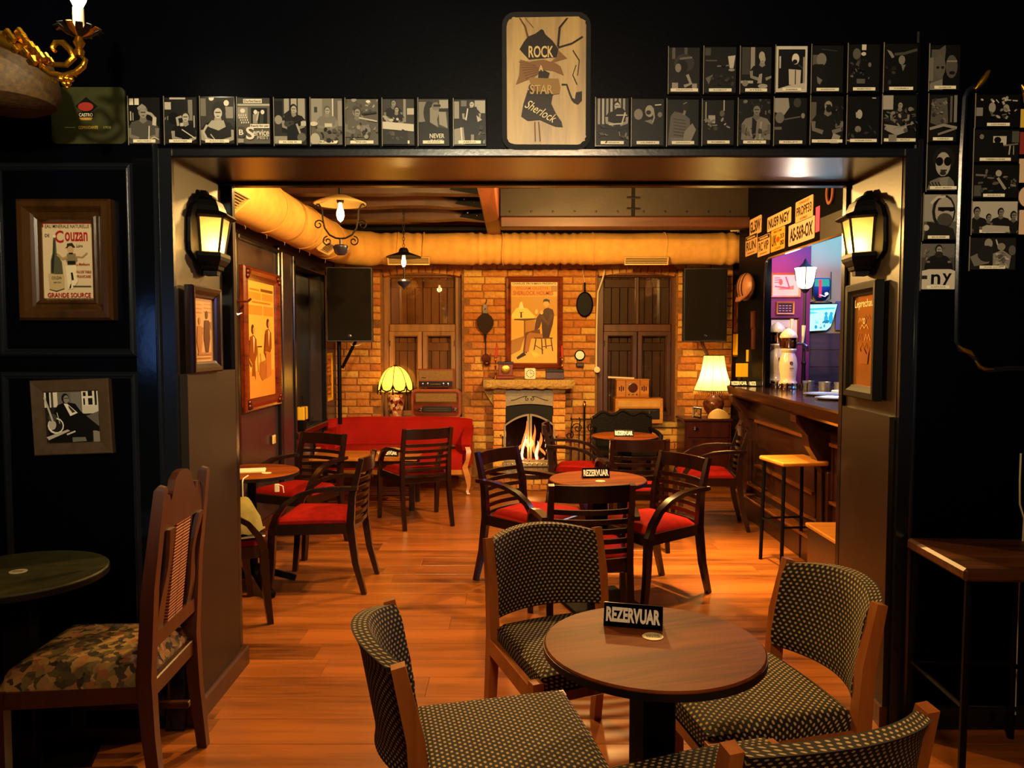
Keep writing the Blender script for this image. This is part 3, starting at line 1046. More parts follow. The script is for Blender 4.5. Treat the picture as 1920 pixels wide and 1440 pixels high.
photo(650, 188, 710, 273, 'PINK', n0 + 'a grinning drummer behind cymbals' + row,
      [('mix', 9, 0, .0, 1, .4, 50, 170, 22), ('o', .7, .06, .07, .03, 235), ('o', .34, .3, .12, .09, 150), ('man', .36, .18, .66, 150, 96, 60), ('l', [(.5, .34), (.96, .3)], .06, 40), ('l', [(.42, .42), (.98, .5)], .05, 190), ('o', .6, .7, .18, .12, 130), ('mix', 10, .1, .55, 1, .9, 30, 160, 18)], 92)
photo(719, 188, 777, 273, 'RAMA', n0 + 'two musicians above a white fringed banner' + row,
      [('r', .66, .0, .74, .5, 150), ('r', .78, .2, 1, .34, 190), ('man', .34, .0, .5, 150, 24, 40), ('man', .44, .16, .44, 165, 26, 30), ('l', [(.0, .38), (.3, .5)], .06, 190), ('mix', 14, .05, .4, .62, .5, 120, 225, 9), ('p', [(0, .5), (1, .56), (1, .72), (0, .66)], 210), ('r', 0, .7, .8, 1, 40), ('mix', 15, 0, .7, .7, .9, 30, 100, 10)], 60)
photo(786, 188, 841, 273, 'ALTON', n0 + 'a man with NEVER on his shirt' + row,
      [('r', .0, .06, .24, .5, 130), ('r', .7, .02, 1, .2, 160), ('o', .36, .3, .2, .26, 30), ('p', [(.38, .2), (.62, .06), (.72, .26), (.62, .44), (.66, .62), (.38, .56)], 140), ('o', .57, .16, .13, .09, 120), ('r', .5, .12, .74, .17, 26), ('p', [(.68, .28), (.92, .28), (.98, .64), (.7, .56)], 150), ('r', .68, .22, 1, .27, 18), ('p', [(.0, .52), (.3, .48), (.66, .62), (1, .66), (1, 1), (0, 1)], 26), ('t', 'NEVER', .62, .81, .5, .1, 225), ('t', 'BACK', .62, .91, .44, .05, 200)], 60)
photo(852, 189, 910, 273, 'AMINA', n0 + 'a standing woman singing in a dark dress' + row,
      [('r', .0, .04, .16, .42, 150), ('r', .22, .02, .4, .15, 110), ('r', .66, .02, 1, .3, 165), ('man', .56, .02, .5, 190, 16, 50), ('p', [(.36, .2), (.72, .16), (.86, .5), (.74, 1), (.42, 1), (.42, .5)], 16), ('l', [(.44, .2), (.38, .46)], .04, 210), ('p', [(.72, .35), (.9, .45), (.76, .5)], 180), ('p', [(.0, .66), (.3, .62), (.36, 1), (0, 1)], 150), ('l', [(.22, .62), (.26, 1)], .04, 220), ('r', .54, .78, .64, .96, 140), ('mix', 21, .76, .5, 1, 1, 20, 160, 9)], 24)

rowr = ', lower row right of the sign'
D = 'dark photo of '
photo(1117, 187, 1177, 274, 'AVENIDA', n0 + 'a man playing before striped curtains' + rowr,
      [('r', .05 + .13 * i, .0, .12 + .13 * i, .55, 150 + 20 * (i % 2)) for i in range(7)] + [('man', .64, .05, .6, 185, 12, 20), ('o', .72, .36, .22, .16, 10), ('l', [(.62, .36), (.96, .36)], .03, 210), ('l', [(.4, .56), (.8, .54), (.9, .3)], .05, 190), ('mix', 23, .0, .55, 1, .95, 14, 170, 16)], 16)
photo(1184, 188, 1243, 274, 'HUSEIN', D + 'two faces close together' + rowr,
      [('o', .2, .33, .14, .12, 130), ('o', .55, .26, .14, .13, 155), ('o', .52, .29, .08, .05, 30), ('l', [(.72, .13), (.92, .12)], .03, 220), ('l', [(.66, .2), (.7, .4), (.64, .52)], .05, 150), ('p', [(.34, .48), (.62, .44), (.66, .58), (.5, .56)], 120), ('o', .88, .34, .07, .06, 120), ('p', [(0, .6), (.3, .45), (.8, .6), (1, 1), (0, 1)], 12)], 9)
photo(1250, 189, 1308, 274, 'DRAGAN', D + 'a striped-jumpered man raising a microphone' + rowr,
      [('p', [(.1, .36), (.22, .26), (.5, .3), (.72, .42), (.78, 1), (.02, 1)], 92)] + [('l', [(.2, .42 + .07 * i), (.6, .46 + .07 * i)], .02, 50) for i in range(6)] + [('o', .56, .14, .11, .13, 26), ('l', [(.5, .1), (.62, .06)], .02, 150), ('l', [(.56, .24), (.52, .34)], .08, 120), ('p', [(.55, .7), (.8, .52), (.92, .66), (.76, .92), (.5, .9)], 128), ('r', .1, .84, .5, .98, 110)], 12)
photo(1316, 190, 1374, 273, 'BOMBER', D + 'a player beneath a bright stage frame' + rowr,
      [('l', [(.1, .04), (.1, .5)], .03, 170), ('l', [(.68, .0), (.68, .24)], .04, 170), ('r', .18, .34, .4, .52, 160), ('o', .62, .3, .08, .07, 90), ('mix', 31, .1, .42, .85, .64, 40, 170, 14)], 10)
photo(1383, 188, 1442, 273, 'MILICA', D + 'a pale-jacketed man with folded hands' + rowr,
      [('mix', 33, 0, .0, 1, .3, 30, 120, 16), ('man', .55, .1, .8, 120, 120, 30), ('p', [(.42, .4), (.56, .5), (.52, .9), (.4, .85)], 16), ('l', [(.3, .6), (.42, .85)], .06, 130), ('l', [(.7, .5), (.66, .9)], .06, 150), ('mix', 34, 0, .5, 1, .96, 20, 150, 14)], 16)
photo(1450, 186, 1510, 273, 'REBUPT', D + 'a bearded player before a bright patch' + rowr,
      [('p', [(.0, .0), (.42, .0), (.46, .2), (.3, .36), (0, .3)], 150), ('o', .16, .42, .14, .12, 110), ('o', .7, .1, .12, .1, 60), ('l', [(.3, .46), (.8, .4)], .04, 90), ('o', .88, .38, .06, .06, 130), ('r', .0, .62, .22, .68, 100)], 9)
photo(1518, 183, 1578, 271, 'SHADOW KING', D + 'a long-bearded man holding a cloth' + rowr,
      [('r', .0, .12, .16, .55, 90), ('man', .52, .04, .84, 140, 20, 24), ('o', .55, .26, .1, .08, 20), ('p', [(.7, .78), (.92, .84), (.86, 1), (.6, 1)], 150), ('mix', 41, .7, .2, 1, .7, 20, 110, 10)], 12, capw=.95)
photo(1586, 183, 1645, 270, 'SCREAM KINGS', D + 'a lone bright face by a microphone' + rowr,
      [('o', .38, .38, .09, .1, 170), ('l', [(.28, .34), (.3, .46)], .05, 160), ('o', .34, .7, .1, .07, 120), ('l', [(.0, .94), (.3, .97)], .04, 160), ('mix', 43, .0, .6, 1, .9, 14, 70, 10), ('r', .76, .03, .88, .05, 190)], 10, capw=.85)
photo(1652, 181, 1715, 269, 'BLACK PEOPLE', n0 + 'several players piled around a guitar' + rowr,
      [('r', .0, .0, .3, .3, 165), ('man', .5, .12, .5, 150, 30, 20), ('mix', 45, 0, .35, .62, .7, 30, 170, 20), ('p', [(.06, .62), (.6, .68), (.66, .58), (.72, .78), (.4, .86), (.1, .76)], 150), ('l', [(.3, .72), (.9, .6)], .03, 130), ('r', .16, .84, .4, .98, 130), ('mix', 46, .6, .2, 1, .8, 20, 140, 12)], 16, capw=.94)
rowu = ', upper row right of the sign'
photo(1253, 92, 1310, 176, 'ZELJKOVICA', n0 + 'a hugging couple with curly hair' + rowu,
      [('r', .1, .0, .2, .25, 90), ('r', .5, .0, .6, .25, 80), ('o', .5, .34, .34, .2, 50), ('o', .42, .42, .2, .15, 14), ('o', .3, .45, .1, .1, 130), ('l', [(.6, .6), (.72, .8), (.5, .86)], .1, 150), ('r', .1, .78, .3, .98, 150), ('r', .76, .8, .92, .96, 150), ('l', [(.35, .25), (.75, .22)], .06, 110)], 22, capw=.9)
photo(1319, 91, 1378, 176, 'ROBOT', n0 + 'a drum kit with a bright lamp shade' + rowu,
      [('r', .02, .02, .2, .18, 70), ('p', [(.74, .2), (.98, .18), (.92, .46), (.8, .46)], 190), ('r', .04, .28, .4, .31, 80), ('l', [(.4, .42), (.8, .4)], .04, 120), ('o', .86, .5, .1, .03, 150), ('p', [(.04, .68), (.28, .6), (.14, .82)], 100), ('mix', 51, .2, .4, .9, .9, 14, 60, 16), ('o', .6, .36, .1, .08, 20)], 16)
photo(1387, 91, 1444, 176, 'STEEL', n0 + 'a woman singing beside a pale column' + rowu,
      [('r', .04, .0, .3, .6, 60), ('r', .32, .0, .46, .66, 150), ('man', .7, .14, .66, 165, 16, 20), ('o', .68, .2, .1, .1, 170), ('p', [(.6, .6), (.7, .58), (.68, .8), (.54, .8)], 150), ('r', .0, .74, .4, .8, 170), ('o', .72, .86, .16, .05, 160), ('o', .36, .93, .14, .03, 150), ('o', .14, .8, .1, .07, 130)], 16)
photo(1453, 89, 1511, 175, 'REMEMBER', 'white-bordered photo of a long-haired player, brightest of the upper row',
      [('r', .07, .07, .93, .92, 12), ('r', .1, .22, .15, .48, 190), ('o', .62, .28, .12, .12, 220), ('o', .6, .34, .08, .05, 20), ('p', [(.4, .5), (.8, .52), (.78, .86), (.42, .84)], 190), ('l', [(.62, .52), (.62, .84)], .03, 20), ('l', [(.7, .4), (.88, .5)], .04, 60), ('r', .86, .24, .92, .9, 150), ('p', [(.1, .92), (.93, .92), (.93, .8), (.4, .86)], 190)], 205, capw=.6, plain=True)
photo(1520, 88, 1578, 175, 'SHAKEDOWN', D + 'a man in profile at a keyboard' + rowu,
      [('r', .02, .2, .2, .42, 90), ('o', .3, .3, .16, .14, 120), ('p', [(.06, .4), (.36, .4), (.5, .9), (.0, .9)], 18), ('p', [(.16, .66), (.34, .74), (.26, .84), (.18, .8)], 110), ('l', [(.3, .08), (.8, .12)], .02, 60)], 12)
photo(1588, 86, 1646, 174, 'ELEKTRO', D + 'a hatted player under a hanging light' + rowu,
      [('o', .26, .2, .13, .12, 90), ('r', .42, .0, .56, .12, 210), ('o', .48, .2, .08, .04, 200), ('mix', 55, .05, .3, .7, .7, 20, 120, 22), ('o', .46, .46, .14, .12, 14), ('o', .66, .44, .05, .05, 110), ('r', .25, .74, .52, .84, 90)], 12)
photo(1655, 85, 1717, 173, 'CORBU', D + 'a bearded man beneath garlands' + rowu,
      [('l', [(.3, .22), (.6, .2), (.98, .12)], .08, 70), ('p', [(.06, .12), (.2, .16), (.3, .28), (.22, .3)], 130), ('o', .52, .34, .1, .1, 120), ('p', [(.5, .44), (.64, .44), (.56, .58)], 110), ('mix', 57, .05, .5, .3, .9, 14, 60, 8), ('o', .3, .95, .04, .02, 190)], 12)
colm = ', column right of the opening'
photo(1740, 87, 1796, 171, 'GABOR', D + 'two laughing bearded faces' + colm,
      [('p', [(.05, .1), (.3, .1), (.5, .0), (.52, .1), (.42, .9), (.02, .9)], 84), ('r', .0, .28, .12, .8, 110), ('o', .32, .48, .2, .26, 90), ('o', .72, .48, .2, .26, 80), ('l', [(.56, .36), (.9, .36)], .05, 130), ('o', .26, .5, .05, .03, 20), ('o', .42, .5, .05, .03, 20), ('o', .74, .62, .1, .04, 20), ('p', [(0, .86), (.42, .76), (.44, 1), (0, 1)], 120)], 14)
photo(1738, 180, 1790, 267, 'VARAX', D + 'a long curly-haired player with crossed arms' + colm,
      [('p', [(.1, .1), (.64, .06), (.7, .6), (.5, .7), (.06, .6)], 84), ('mix', 61, .1, .1, .64, .6, 40, 130, 30), ('r', .72, .04, .8, .6, 90), ('r', .86, .02, .97, .6, 120), ('l', [(.0, .74), (.5, .66), (.98, .72)], .1, 140), ('l', [(.3, .86), (.9, .74)], .08, 120)], 18)
photo(1735, 274, 1794, 358, 'ZIVA MARIS', n0 + 'a man in round dark glasses' + colm,
      [('o', .52, .3, .36, .26, 26), ('o', .5, .42, .24, .27, 160), ('o', .38, .36, .12, .1, 10), ('o', .64, .36, .12, .1, 10), ('l', [(.42, .56), (.62, .56)], .05, 40), ('o', .5, .62, .1, .05, 40), ('p', [(.0, 1), (.1, .8), (.36, .72), (.7, .7), (.84, .8), (.9, 1)], 110), ('p', [(.4, .74), (.68, .7), (.62, 1), (.4, 1)], 130)] + [('l', [(.05 + .1 * i, .82), (.16 + .1 * i, .96)], .04, 40) for i in range(4)], 14, capw=.85)
photo(1729, 366, 1790, 450, 'BOHEM', n0 + 'a bearded man in dark glasses and headphones' + colm,
      [('r', .0, .0, 1, .6, 150), ('o', .6, .38, .36, .38, 30), ('o', .62, .38, .29, .32, 165), ('o', .64, .56, .24, .15, 70), ('r', .42, .28, .94, .36, 14), ('o', .56, .33, .1, .05, 12), ('o', .82, .33, .1, .05, 12), ('l', [(.2, .2), (.4, .06), (.64, .05)], .08, 190), ('p', [(.1, .6), (.7, .7), (.9, .76), (1, 1), (0, 1)], 34), ('o', .06, .74, .1, .07, 180)], 90, capw=.66, capx=.44)
photo(1724, 458, 1786, 543, 'KAPTANI', n0 + 'a bearded man in a jersey lettered ny' + colm,
      [('r', .0, .0, 1, .3, 100), ('mix', 65, 0, .0, 1, .35, 60, 150, 14), ('man', .5, .02, .62, 150, 26, 30), ('o', .5, .24, .12, .07, 40), ('p', [(.1, .42), (.9, .42), (.94, .56), (.08, .58)], 24), ('p', [(.0, .6), (.2, .56), (.86, .56), (1, .6), (1, 1), (0, 1)], 200), ('t', 'n', .42, .78, .28, .22, 14), ('t', 'y', .76, .78, .28, .26, 14), ('r', .0, .7, .16, .78, 40)], 70, capw=.68)
sid = ', in the gilt-cornered panel'
photo(1826, 180, 1908, 240, 'LOONEN', D + 'a band under a string of lights' + sid,
      [('mix', 71, .05, .1, 1, .2, 150, 210, 10), ('r', .0, .4, .15, .66, 130), ('o', .36, .4, .08, .16, 150), ('o', .68, .42, .07, .12, 150), ('mix', 72, .3, .4, .95, .7, 40, 190, 14)], 10, capw=.52)
photo(1823, 245, 1906, 305, 'TIMEMACHINES', D + 'a drummer before a bright sheet' + sid,
      [('r', .42, .2, .72, .5, 190), ('o', .52, .32, .08, .1, 16), ('p', [(.42, .4), (.64, .4), (.7, .8), (.4, .8)], 16), ('o', .16, .22, .05, .08, 120), ('r', .84, .05, 1, .4, 80), ('l', [(.66, .5), (.98, .44)], .03, 110), ('l', [(.8, .5), (.78, .78)], .03, 170), ('l', [(.88, .5), (.88, .78)], .02, 150)], 18, capw=.7, capx=.46)
photo(1821, 311, 1905, 372, 'SOHO', D + 'musicians at microphones on a low stage' + sid,
      [('r', .02, .62, .18, .95, 80), ('l', [(.05, .3), (.3, .32)], .04, 110), ('mix', 75, .1, .2, .9, .8, 30, 120, 22), ('o', .54, .26, .07, .1, 160), ('l', [(.52, .4), (.7, .75)], .06, 150)], 18, capw=.48, capx=.45)
photo(1819, 379, 1903, 439, 'OLD SLANG', n0 + 'four men against a pale wall' + sid,
      [('r', .0, .0, 1, .62, 178)] + [('man', x, t, s, 120, 26, 20) for x, t, s in ((.1, .16, .9), (.36, .38, .7), (.62, .2, .8), (.9, .3, .8))] + [('p', [(.2, .8), (.3, .74), (.8, .78), (.82, .96), (.2, .96)], 170)], 60, capw=.62, capx=.46)
photo(1815, 447, 1900, 506, 'PUNK DAYS', n0 + 'two costumed players leaning together' + sid,
      [('p', [(.0, .6), (.3, .4), (.5, .3), (.42, .8), (.1, .9)], 110), ('o', .4, .18, .09, .16, 140), ('o', .36, .5, .2, .26, 34), ('l', [(.56, .05), (.62, .3)], .03, 180), ('o', .68, .28, .09, .12, 130), ('p', [(.5, .5), (.7, .38), (.9, .56), (.86, .96), (.5, .96)], 130), ('mix', 79, .55, .45, .85, .9, 60, 190, 22), ('o', .9, .4, .08, .16, 90)], 30, capw=.56, capx=.48)

# sheets at the edge of the frame on the right
for (v0, v1, col, lab, cat) in ((205, 240, '#d8b030', 'yellow paper sheet at the right edge of the gilt-cornered panel', 'paper'), (248, 290, '#8a2414', 'dark red paper sheet below the yellow one', 'paper'), (298, 343, '#d8b48a', 'pale paper sheet above a round pale sticker', 'paper'), (394, 440, '#d8b48a', 'pale paper sheet below a round pale sticker', 'paper')):
    a, b = at(1910, v0, YF), at(1950, v1, YF)
    MB().box(0, -.002, 0, b.x - a.x, .003, a.z - b.z, .001).build('paper_sheet', pbr('paper_' + col[1:], col, .6))
    o = bpy.context.scene.collection.objects[-1]
    o.location = ((a.x + b.x) / 2, YF - .002, (a.z + b.z) / 2)
    tag(o, lab, cat)
a = at(1930, 369, YF)
o = MB(Matrix.Rotation(PI / 2, 4, 'X')).lathe([(.0, 0), (.044, 0), (.044, .003), (0, .003)], 28).build('round_sticker', pbr('paper_round', '#d8b48a', .6), None, (a.x, YF - .001, a.z))
tag(o, 'round pale sticker between two pale sheets at the wall edge', 'sticker')

# wooden sign above the opening
c = at(1024, 155, YF)
t = thing('wooden_sign', 'pale wooden board sign painted with a dark cap, boot and pipe above the opening', 'sign', (c.x, YF, c.z))
w, h = .318, .49


def rrect(w, h, r, n=4):
    pts = []
    for cx, cz, a0 in ((w / 2 - r, h / 2 - r, 0), (-w / 2 + r, h / 2 - r, 90), (-w / 2 + r, -h / 2 + r, 180), (w / 2 - r, -h / 2 + r, 270)):
        for i in range(n + 1):
            a = R(a0 + 90 * i / n)
            pts.append((cx + r * math.cos(a), cz + r * math.sin(a)))
    return pts


MB().prism(rrect(w + .022, h + .03, .05), -.016, 0).build('charred_edge', M['soot'], t)
M['signwood'] = wood('pale_pine_sign_wood', '#8c6c36', '#c8a050', 'z', .45, .2, 1.0, .0)
rr_ = random.Random(4)
MB().prism([(x + rr_.uniform(-.003, .003), z + rr_.uniform(-.003, .003)) for x, z in rrect(w - .012, h - .012, .035, 8)], -.021, -.012).build('board', M['signwood'], t)
P = Print(w - .02, h - .02, '#c0a060')
P.mb = MB(); P.k = 0
fx = lambda u: (u - 1024) / FPX * YF * 1.0
fz = lambda v: (155 - v) / FPX * YF * 1.02
q = lambda pts: [(fx(u), fz(v)) for u, v in pts]
dk = '#1c100a'
P.line(q([(975, 42), (985, 60), (990, 78)]), .007, '#5a3a1c')
P.line(q([(985, 45), (1000, 62)]), .003, '#5a3a1c')
P.line(q([(1062, 40), (1048, 62), (1045, 95)]), .009, dk)
P.line(q([(1090, 78), (1070, 90), (1045, 97)]), .007, dk)
P.poly(q([(975, 100), (982, 88), (990, 78), (1005, 72), (1014, 65), (1018, 66), (1022, 74), (1035, 85), (1046, 100), (1043, 114), (1018, 116), (992, 118)]), dk)
P.poly(q([(1046, 102), (1062, 116), (1040, 122), (1030, 124), (1044, 112)]), '#7a5228')
P.poly(q([(976, 118), (992, 122), (1018, 118), (1040, 124), (1050, 130), (1056, 146), (1036, 138), (1020, 136), (1000, 150), (968, 162), (974, 146)]), '#7a5228')
for i in range(7):
    P.line(q([(974 + i * 2, 122 + i * 5), (1004 + i * 2, 128 + i * 2)]), .002, '#5a3a1c')
P.poly(q([(1010, 140), (1018, 136), (1030, 142), (1026, 156), (1008, 156)]), dk)
P.poly(q([(992, 150), (1046, 152), (1050, 168), (1048, 178), (1036, 180), (1000, 178)]), '#8a6430')
P.poly(q([(990, 172), (1036, 178), (1033, 196), (1042, 214), (1052, 228), (1054, 237), (1040, 236), (1012, 224), (990, 226), (978, 218), (982, 196)]), dk)
P.line(q([(1052, 162), (1061, 162), (1066, 176), (1072, 190)]), .006, dk)
P.poly(q([(1068, 184), (1076, 188), (1078, 176), (1089, 174), (1089, 190), (1082, 197), (1074, 194)]), dk)
P.line(q([(1072, 102), (1084, 120), (1081, 146)]), .003, dk)
P.line(q([(1078, 128), (1072, 145), (1080, 162)]), .003, dk)
P.line(q([(1003, 228), (1004, 262)]), .004, '#5a3a1c')
P.line(q([(1010, 228), (1013, 262)]), .004, '#5a3a1c')
P.text('ROCK', fx(1014), fz(105), .095, .044, '#d0b070')
P.text('A', fx(1014), fz(134), .018, .022, '#d0b070')
P.text('STAR', fx(1014), fz(172), .095, .042, dk)
P.text('STAR', fx(1015), fz(171), .088, .036, '#b08c4c')
P.text('Sherlock', fx(1015), fz(210), .125, .034, '#e0c890', .0, .25, -.5)
P.build('painted_emblem', M['print'], t, (0, -.0218, 0))

# green tin sign
c = at(168, 218, YF)
t = thing('tin_sign', 'olive green tin sign with a small red emblem and yellow lettering', 'sign', (c.x, YF, c.z))
M['greentin'] = pbr('olive_green_tin', '#3a3c1c', .4, .2, var=.2, vs=30)
MB().prism(rrect(.285, .215, .02), -.010, 0).build('plate', M['greentin'], t)
P = Print(.28, .21, '#3a3c1c'); P.mb = MB()
P.poly([(-.006, .07), (.038, .035), (-.006, .0), (-.048, .035)], '#0f0f0d')
P.oval(-.008, .033, .030, .017, '#a03224')
P.rect(-.008, .002, .060, .018, '#0c0b0a')
P.text('CASTRO', -.008, .002, .054, .013, '#d8cfae')
P.poly([(-.034, -.008), (.018, -.008), (.012, -.018), (-.028, -.018)], '#c09038')
P.text('COMANDANTE', 0.0, -.046, .075, .012, '#c8a838')
P.line([(-.09, -.046), (-.05, -.046)], .0022, '#9a9460')
P.text('1958', .074, -.046, .028, .010, '#a8a060')
P.build('lettering', M['print'], t, (0, -.0105, 0))

# gilded poster frame with the mineral-water poster
c = at(131, 489, YF)
t = thing('framed_poster', 'poster with a bottle and a man in a straw hat, in a deep gilt frame', 'picture', (c.x, YF, c.z), 0)
w, h = .365, .465
M['giltwood'] = wood('gilded_brown_frame_wood', '#120a04', '#43290e', 'z', .22, .6)
frame_mb(w, h, [(0, 0), (0, .035), (.010, .048), (.03, .05), (.05, .030), (.062, .026), (.068, .034), (.078, .030), (.086, .018), (.086, 0)]).build('frame', M['giltwood'], t)
pw, ph = w - .17, h - .17
P = Print(pw, ph, '#c8b088')
W_, H_ = pw, ph
fx = lambda x: (x - .5) * W_
fz = lambda y_: (.5 - y_) * H_
P.rect(0, fz(.035), pw, .02, '#8a2a1a')
P.rect(0, fz(.055), pw * .94, .018, '#c8b088')
P.text('EAU MINERALE NATURELLE', 0, fz(.055), pw * .88, .014, '#1c1a14')
P.text('DE', fx(.1), fz(.175), .018, .012, '#1c1a14')
P.text('C', fx(.34), fz(.19), .034, .048, '#9a1c18')
P.text('ouzan', fx(.68), fz(.19), .088, .036, '#9a1c18')
P.text('Loire', fx(.74), fz(.31), .024, .012, '#1c1a14')
P.poly([(fx(.15), fz(.98 - .3)), (fx(.16), fz(.5)), (fx(.2), fz(.4)), (fx(.22), fz(.2)), (fx(.27), fz(.2)), (fx(.28), fz(.4)), (fx(.38), fz(.52)), (fx(.4), fz(.68))], '#4c4c36')
P.poly([(fx(.17), fz(.66)), (fx(.18), fz(.5)), (fx(.22), fz(.4)), (fx(.23), fz(.24)), (fx(.25), fz(.24)), (fx(.24), fz(.42)), (fx(.21), fz(.66))], '#24241a')
P.rect(fx(.245), fz(.185), .012, .010, '#d8c8a0')
P.poly([(fx(.10), fz(.67)), (fx(.42), fz(.69)), (fx(.42), fz(.87)), (fx(.26), fz(.9)), (fx(.12), fz(.86))], '#b09868')
P.text('COUZAN', fx(.27), fz(.73), .038, .012, '#1c1a14')
P.text('AMER SODA', fx(.28), fz(.79), .03, .006, '#1c1a14')
P.line([(fx(.12), fz(.88)), (fx(.26), fz(.905)), (fx(.42), fz(.87))], .003, '#1c1a14')
P.poly([(fx(.46), fz(.34)), (fx(.66), fz(.33)), (fx(.64), fz(.31)), (fx(.6), fz(.27)), (fx(.5), fz(.28)), (fx(.49), fz(.32))], '#2a261c')
P.oval(fx(.56), fz(.36), .012, .014, '#b89468')
P.poly([(fx(.5), fz(.41)), (fx(.66), fz(.41)), (fx(.7), fz(.5)), (fx(.64), fz(.56)), (fx(.5), fz(.56)), (fx(.46), fz(.48))], '#7a6c48')
P.rect(fx(.57), fz(.41), .016, .006, '#1c1a14')
P.rect(fx(.58), fz(.53), .030, .014, '#1c1a14')
P.line([(fx(.5), fz(.46)), (fx(.4), fz(.48)), (fx(.3), fz(.42))], .010, '#a08258')
P.line([(fx(.66), fz(.45)), (fx(.8), fz(.46)), (fx(.9), fz(.4))], .006, '#a08258')
P.poly([(fx(.46), fz(.57)), (fx(.68), fz(.56)), (fx(.7), fz(.78)), (fx(.58), fz(.88)), (fx(.52), fz(.86)), (fx(.6), fz(.74)), (fx(.57), fz(.68)), (fx(.56), fz(.86)), (fx(.5), fz(.88))], '#d8c69c')
P.line([(fx(.58), fz(.66)), (fx(.6), fz(.76))], .008, '#1c1a14')
P.text('La Meilleure', fx(.8), fz(.55), .055, .010, '#a0482c')
P.text('EAU DE TABLE', fx(.82), fz(.65), .058, .010, '#a0482c')
P.text('FRANCAISE', fx(.82), fz(.71), .055, .010, '#a0482c')
P.line([(fx(.6), fz(.84)), (fx(.96), fz(.84))], .005, '#4c4434')
P.text('GRANDE SOURCE', fx(.52), fz(.955), pw * .86, .018, '#9a1c18')
P.build('poster', M['print'], t, (0, -.012, 0))

# wooden frame with the guitarist photograph
c = at(140, 781, YF)
t = thing('framed_photo', 'black and white photo of a seated guitarist, in a plain brown frame', 'picture', (c.x, YF, c.z), 0)
t.rotation_euler = (0, R(-2.0), 0)
w, h = .308, .295
frame_mb(w, h, [(0, 0), (0, .024), (.004, .028), (.044, .024), (.05, .016), (.05, 0)]).build('frame', pbr('flat_brown_frame', '#43301a', .5, var=.2, vs=30), t)
w, h = .212, .2
P = Print(w, h, GREY(30))
art(P, w, h, [('r', .0, .0, .25, .3, 205), ('r', .04, .0, .1, .3, 20), ('r', .13, .0, .17, .3, 60), ('r', .25, .0, .7, .45, 96), ('r', .5, .02, .68, .4, 110), ('r', .7, .0, 1, .4, 210), ('r', .73, .02, .78, .1, 20), ('r', .82, .0, .9, .1, 24), ('r', .73, .14, .76, .27, 20), ('r', .82, .14, .9, .27, 24), ('r', .94, .0, .98, .28, 30), ('r', .7, .28, 1, .44, 190), ('p', [(.75, .5), (1, .4), (1, .78), (.9, .7)], 90), ('r', .88, .78, 1, 1, 120),
               ('p', [(.12, .5), (.25, .26), (.4, .2), (.58, .24), (.68, .4), (1, .7), (1, .8), (.86, .76), (.85, 1), (.06, 1), (.06, .7)], 14), ('o', .4, .13, .07, .1, 24), ('o', .42, .15, .05, .08, 120), ('l', [(.38, .13), (.47, .13)], .012, 30), ('p', [(.37, .23), (.44, .24), (.62, .42), (.48, .48)], 215), ('p', [(.45, .26), (.58, .4), (.52, .42), (.46, .32)], 50),
               ('o', .2, .66, .15, .16, 215), ('o', .21, .66, .12, .13, 30), ('o', .14, .64, .07, .1, 170), ('o', .15, .5, .08, .08, 60), ('l', [(.16, .6), (.08, .3), (.02, .1)], .035, 170), ('l', [(.28, .62), (.24, .4)], .012, 190), ('p', [(.02, .88), (.42, .74), (.46, .77), (.06, .94)], 170), ('l', [(.4, .84), (.56, .78)], .03, 180), ('p', [(.5, .9), (.74, .9), (.76, .98), (.5, .99)], 100)])
P.build('print', M['print'], t, (0, -.017, 0))

# pictures standing / hanging on the jambs
c = Vector((-1.302, 3.215, 1.6085))
jl = math.atan2(RXL - OXL, YR - YF)
t = thing('framed_print', 'small print of two figures in a dark frame on the panel ledge below the lantern', 'picture', c, PI / 2)
w, h = .30, .355
frame_mb(w, h, [(0, 0), (0, .032), (.006, .038), (.02, .036), (.036, .026), (.046, .022), (.046, 0)]).build('frame', M['darkwood'], t)
w, h = w - .09, h - .09
P = Print(w, h, '#c89a68')
for i in range(3):
    P.line([(-.08, h / 2 - .03 - i * .016), (-.01, h / 2 - .03 - i * .016)], .004, '#b07a48')
    P.line([(.01, h / 2 - .025 - i * .016), (.085, h / 2 - .025 - i * .016)], .004, '#b07a48')
for x, z, s, cl in ((-.04, -.02, 1.0, '#a8703c'), (.035, .0, 1.15, '#5a3418')):
    P.oval(x, z + .055 * s, .011 * s, .015 * s, cl)
    P.poly([(x - .02 * s, z + .035 * s), (x + .02 * s, z + .035 * s), (x + .028 * s, z - .03 * s), (x + .01 * s, z - .085 * s), (x - .01 * s, z - .085 * s), (x - .028 * s, z - .03 * s)], cl)
    P.line([(x + .018 * s, z + .03 * s), (x + .038 * s, z + .0 * s), (x + .036 * s, z + .03 * s)], .008, cl)
P.line([(-.06, -.10), (.08, -.10)], .010, '#a87448')
P.line([(-.07, -.118), (.07, -.118)], .004, '#8a5a30')
P.build('print', M['print'], t, (0, -.012, 0))

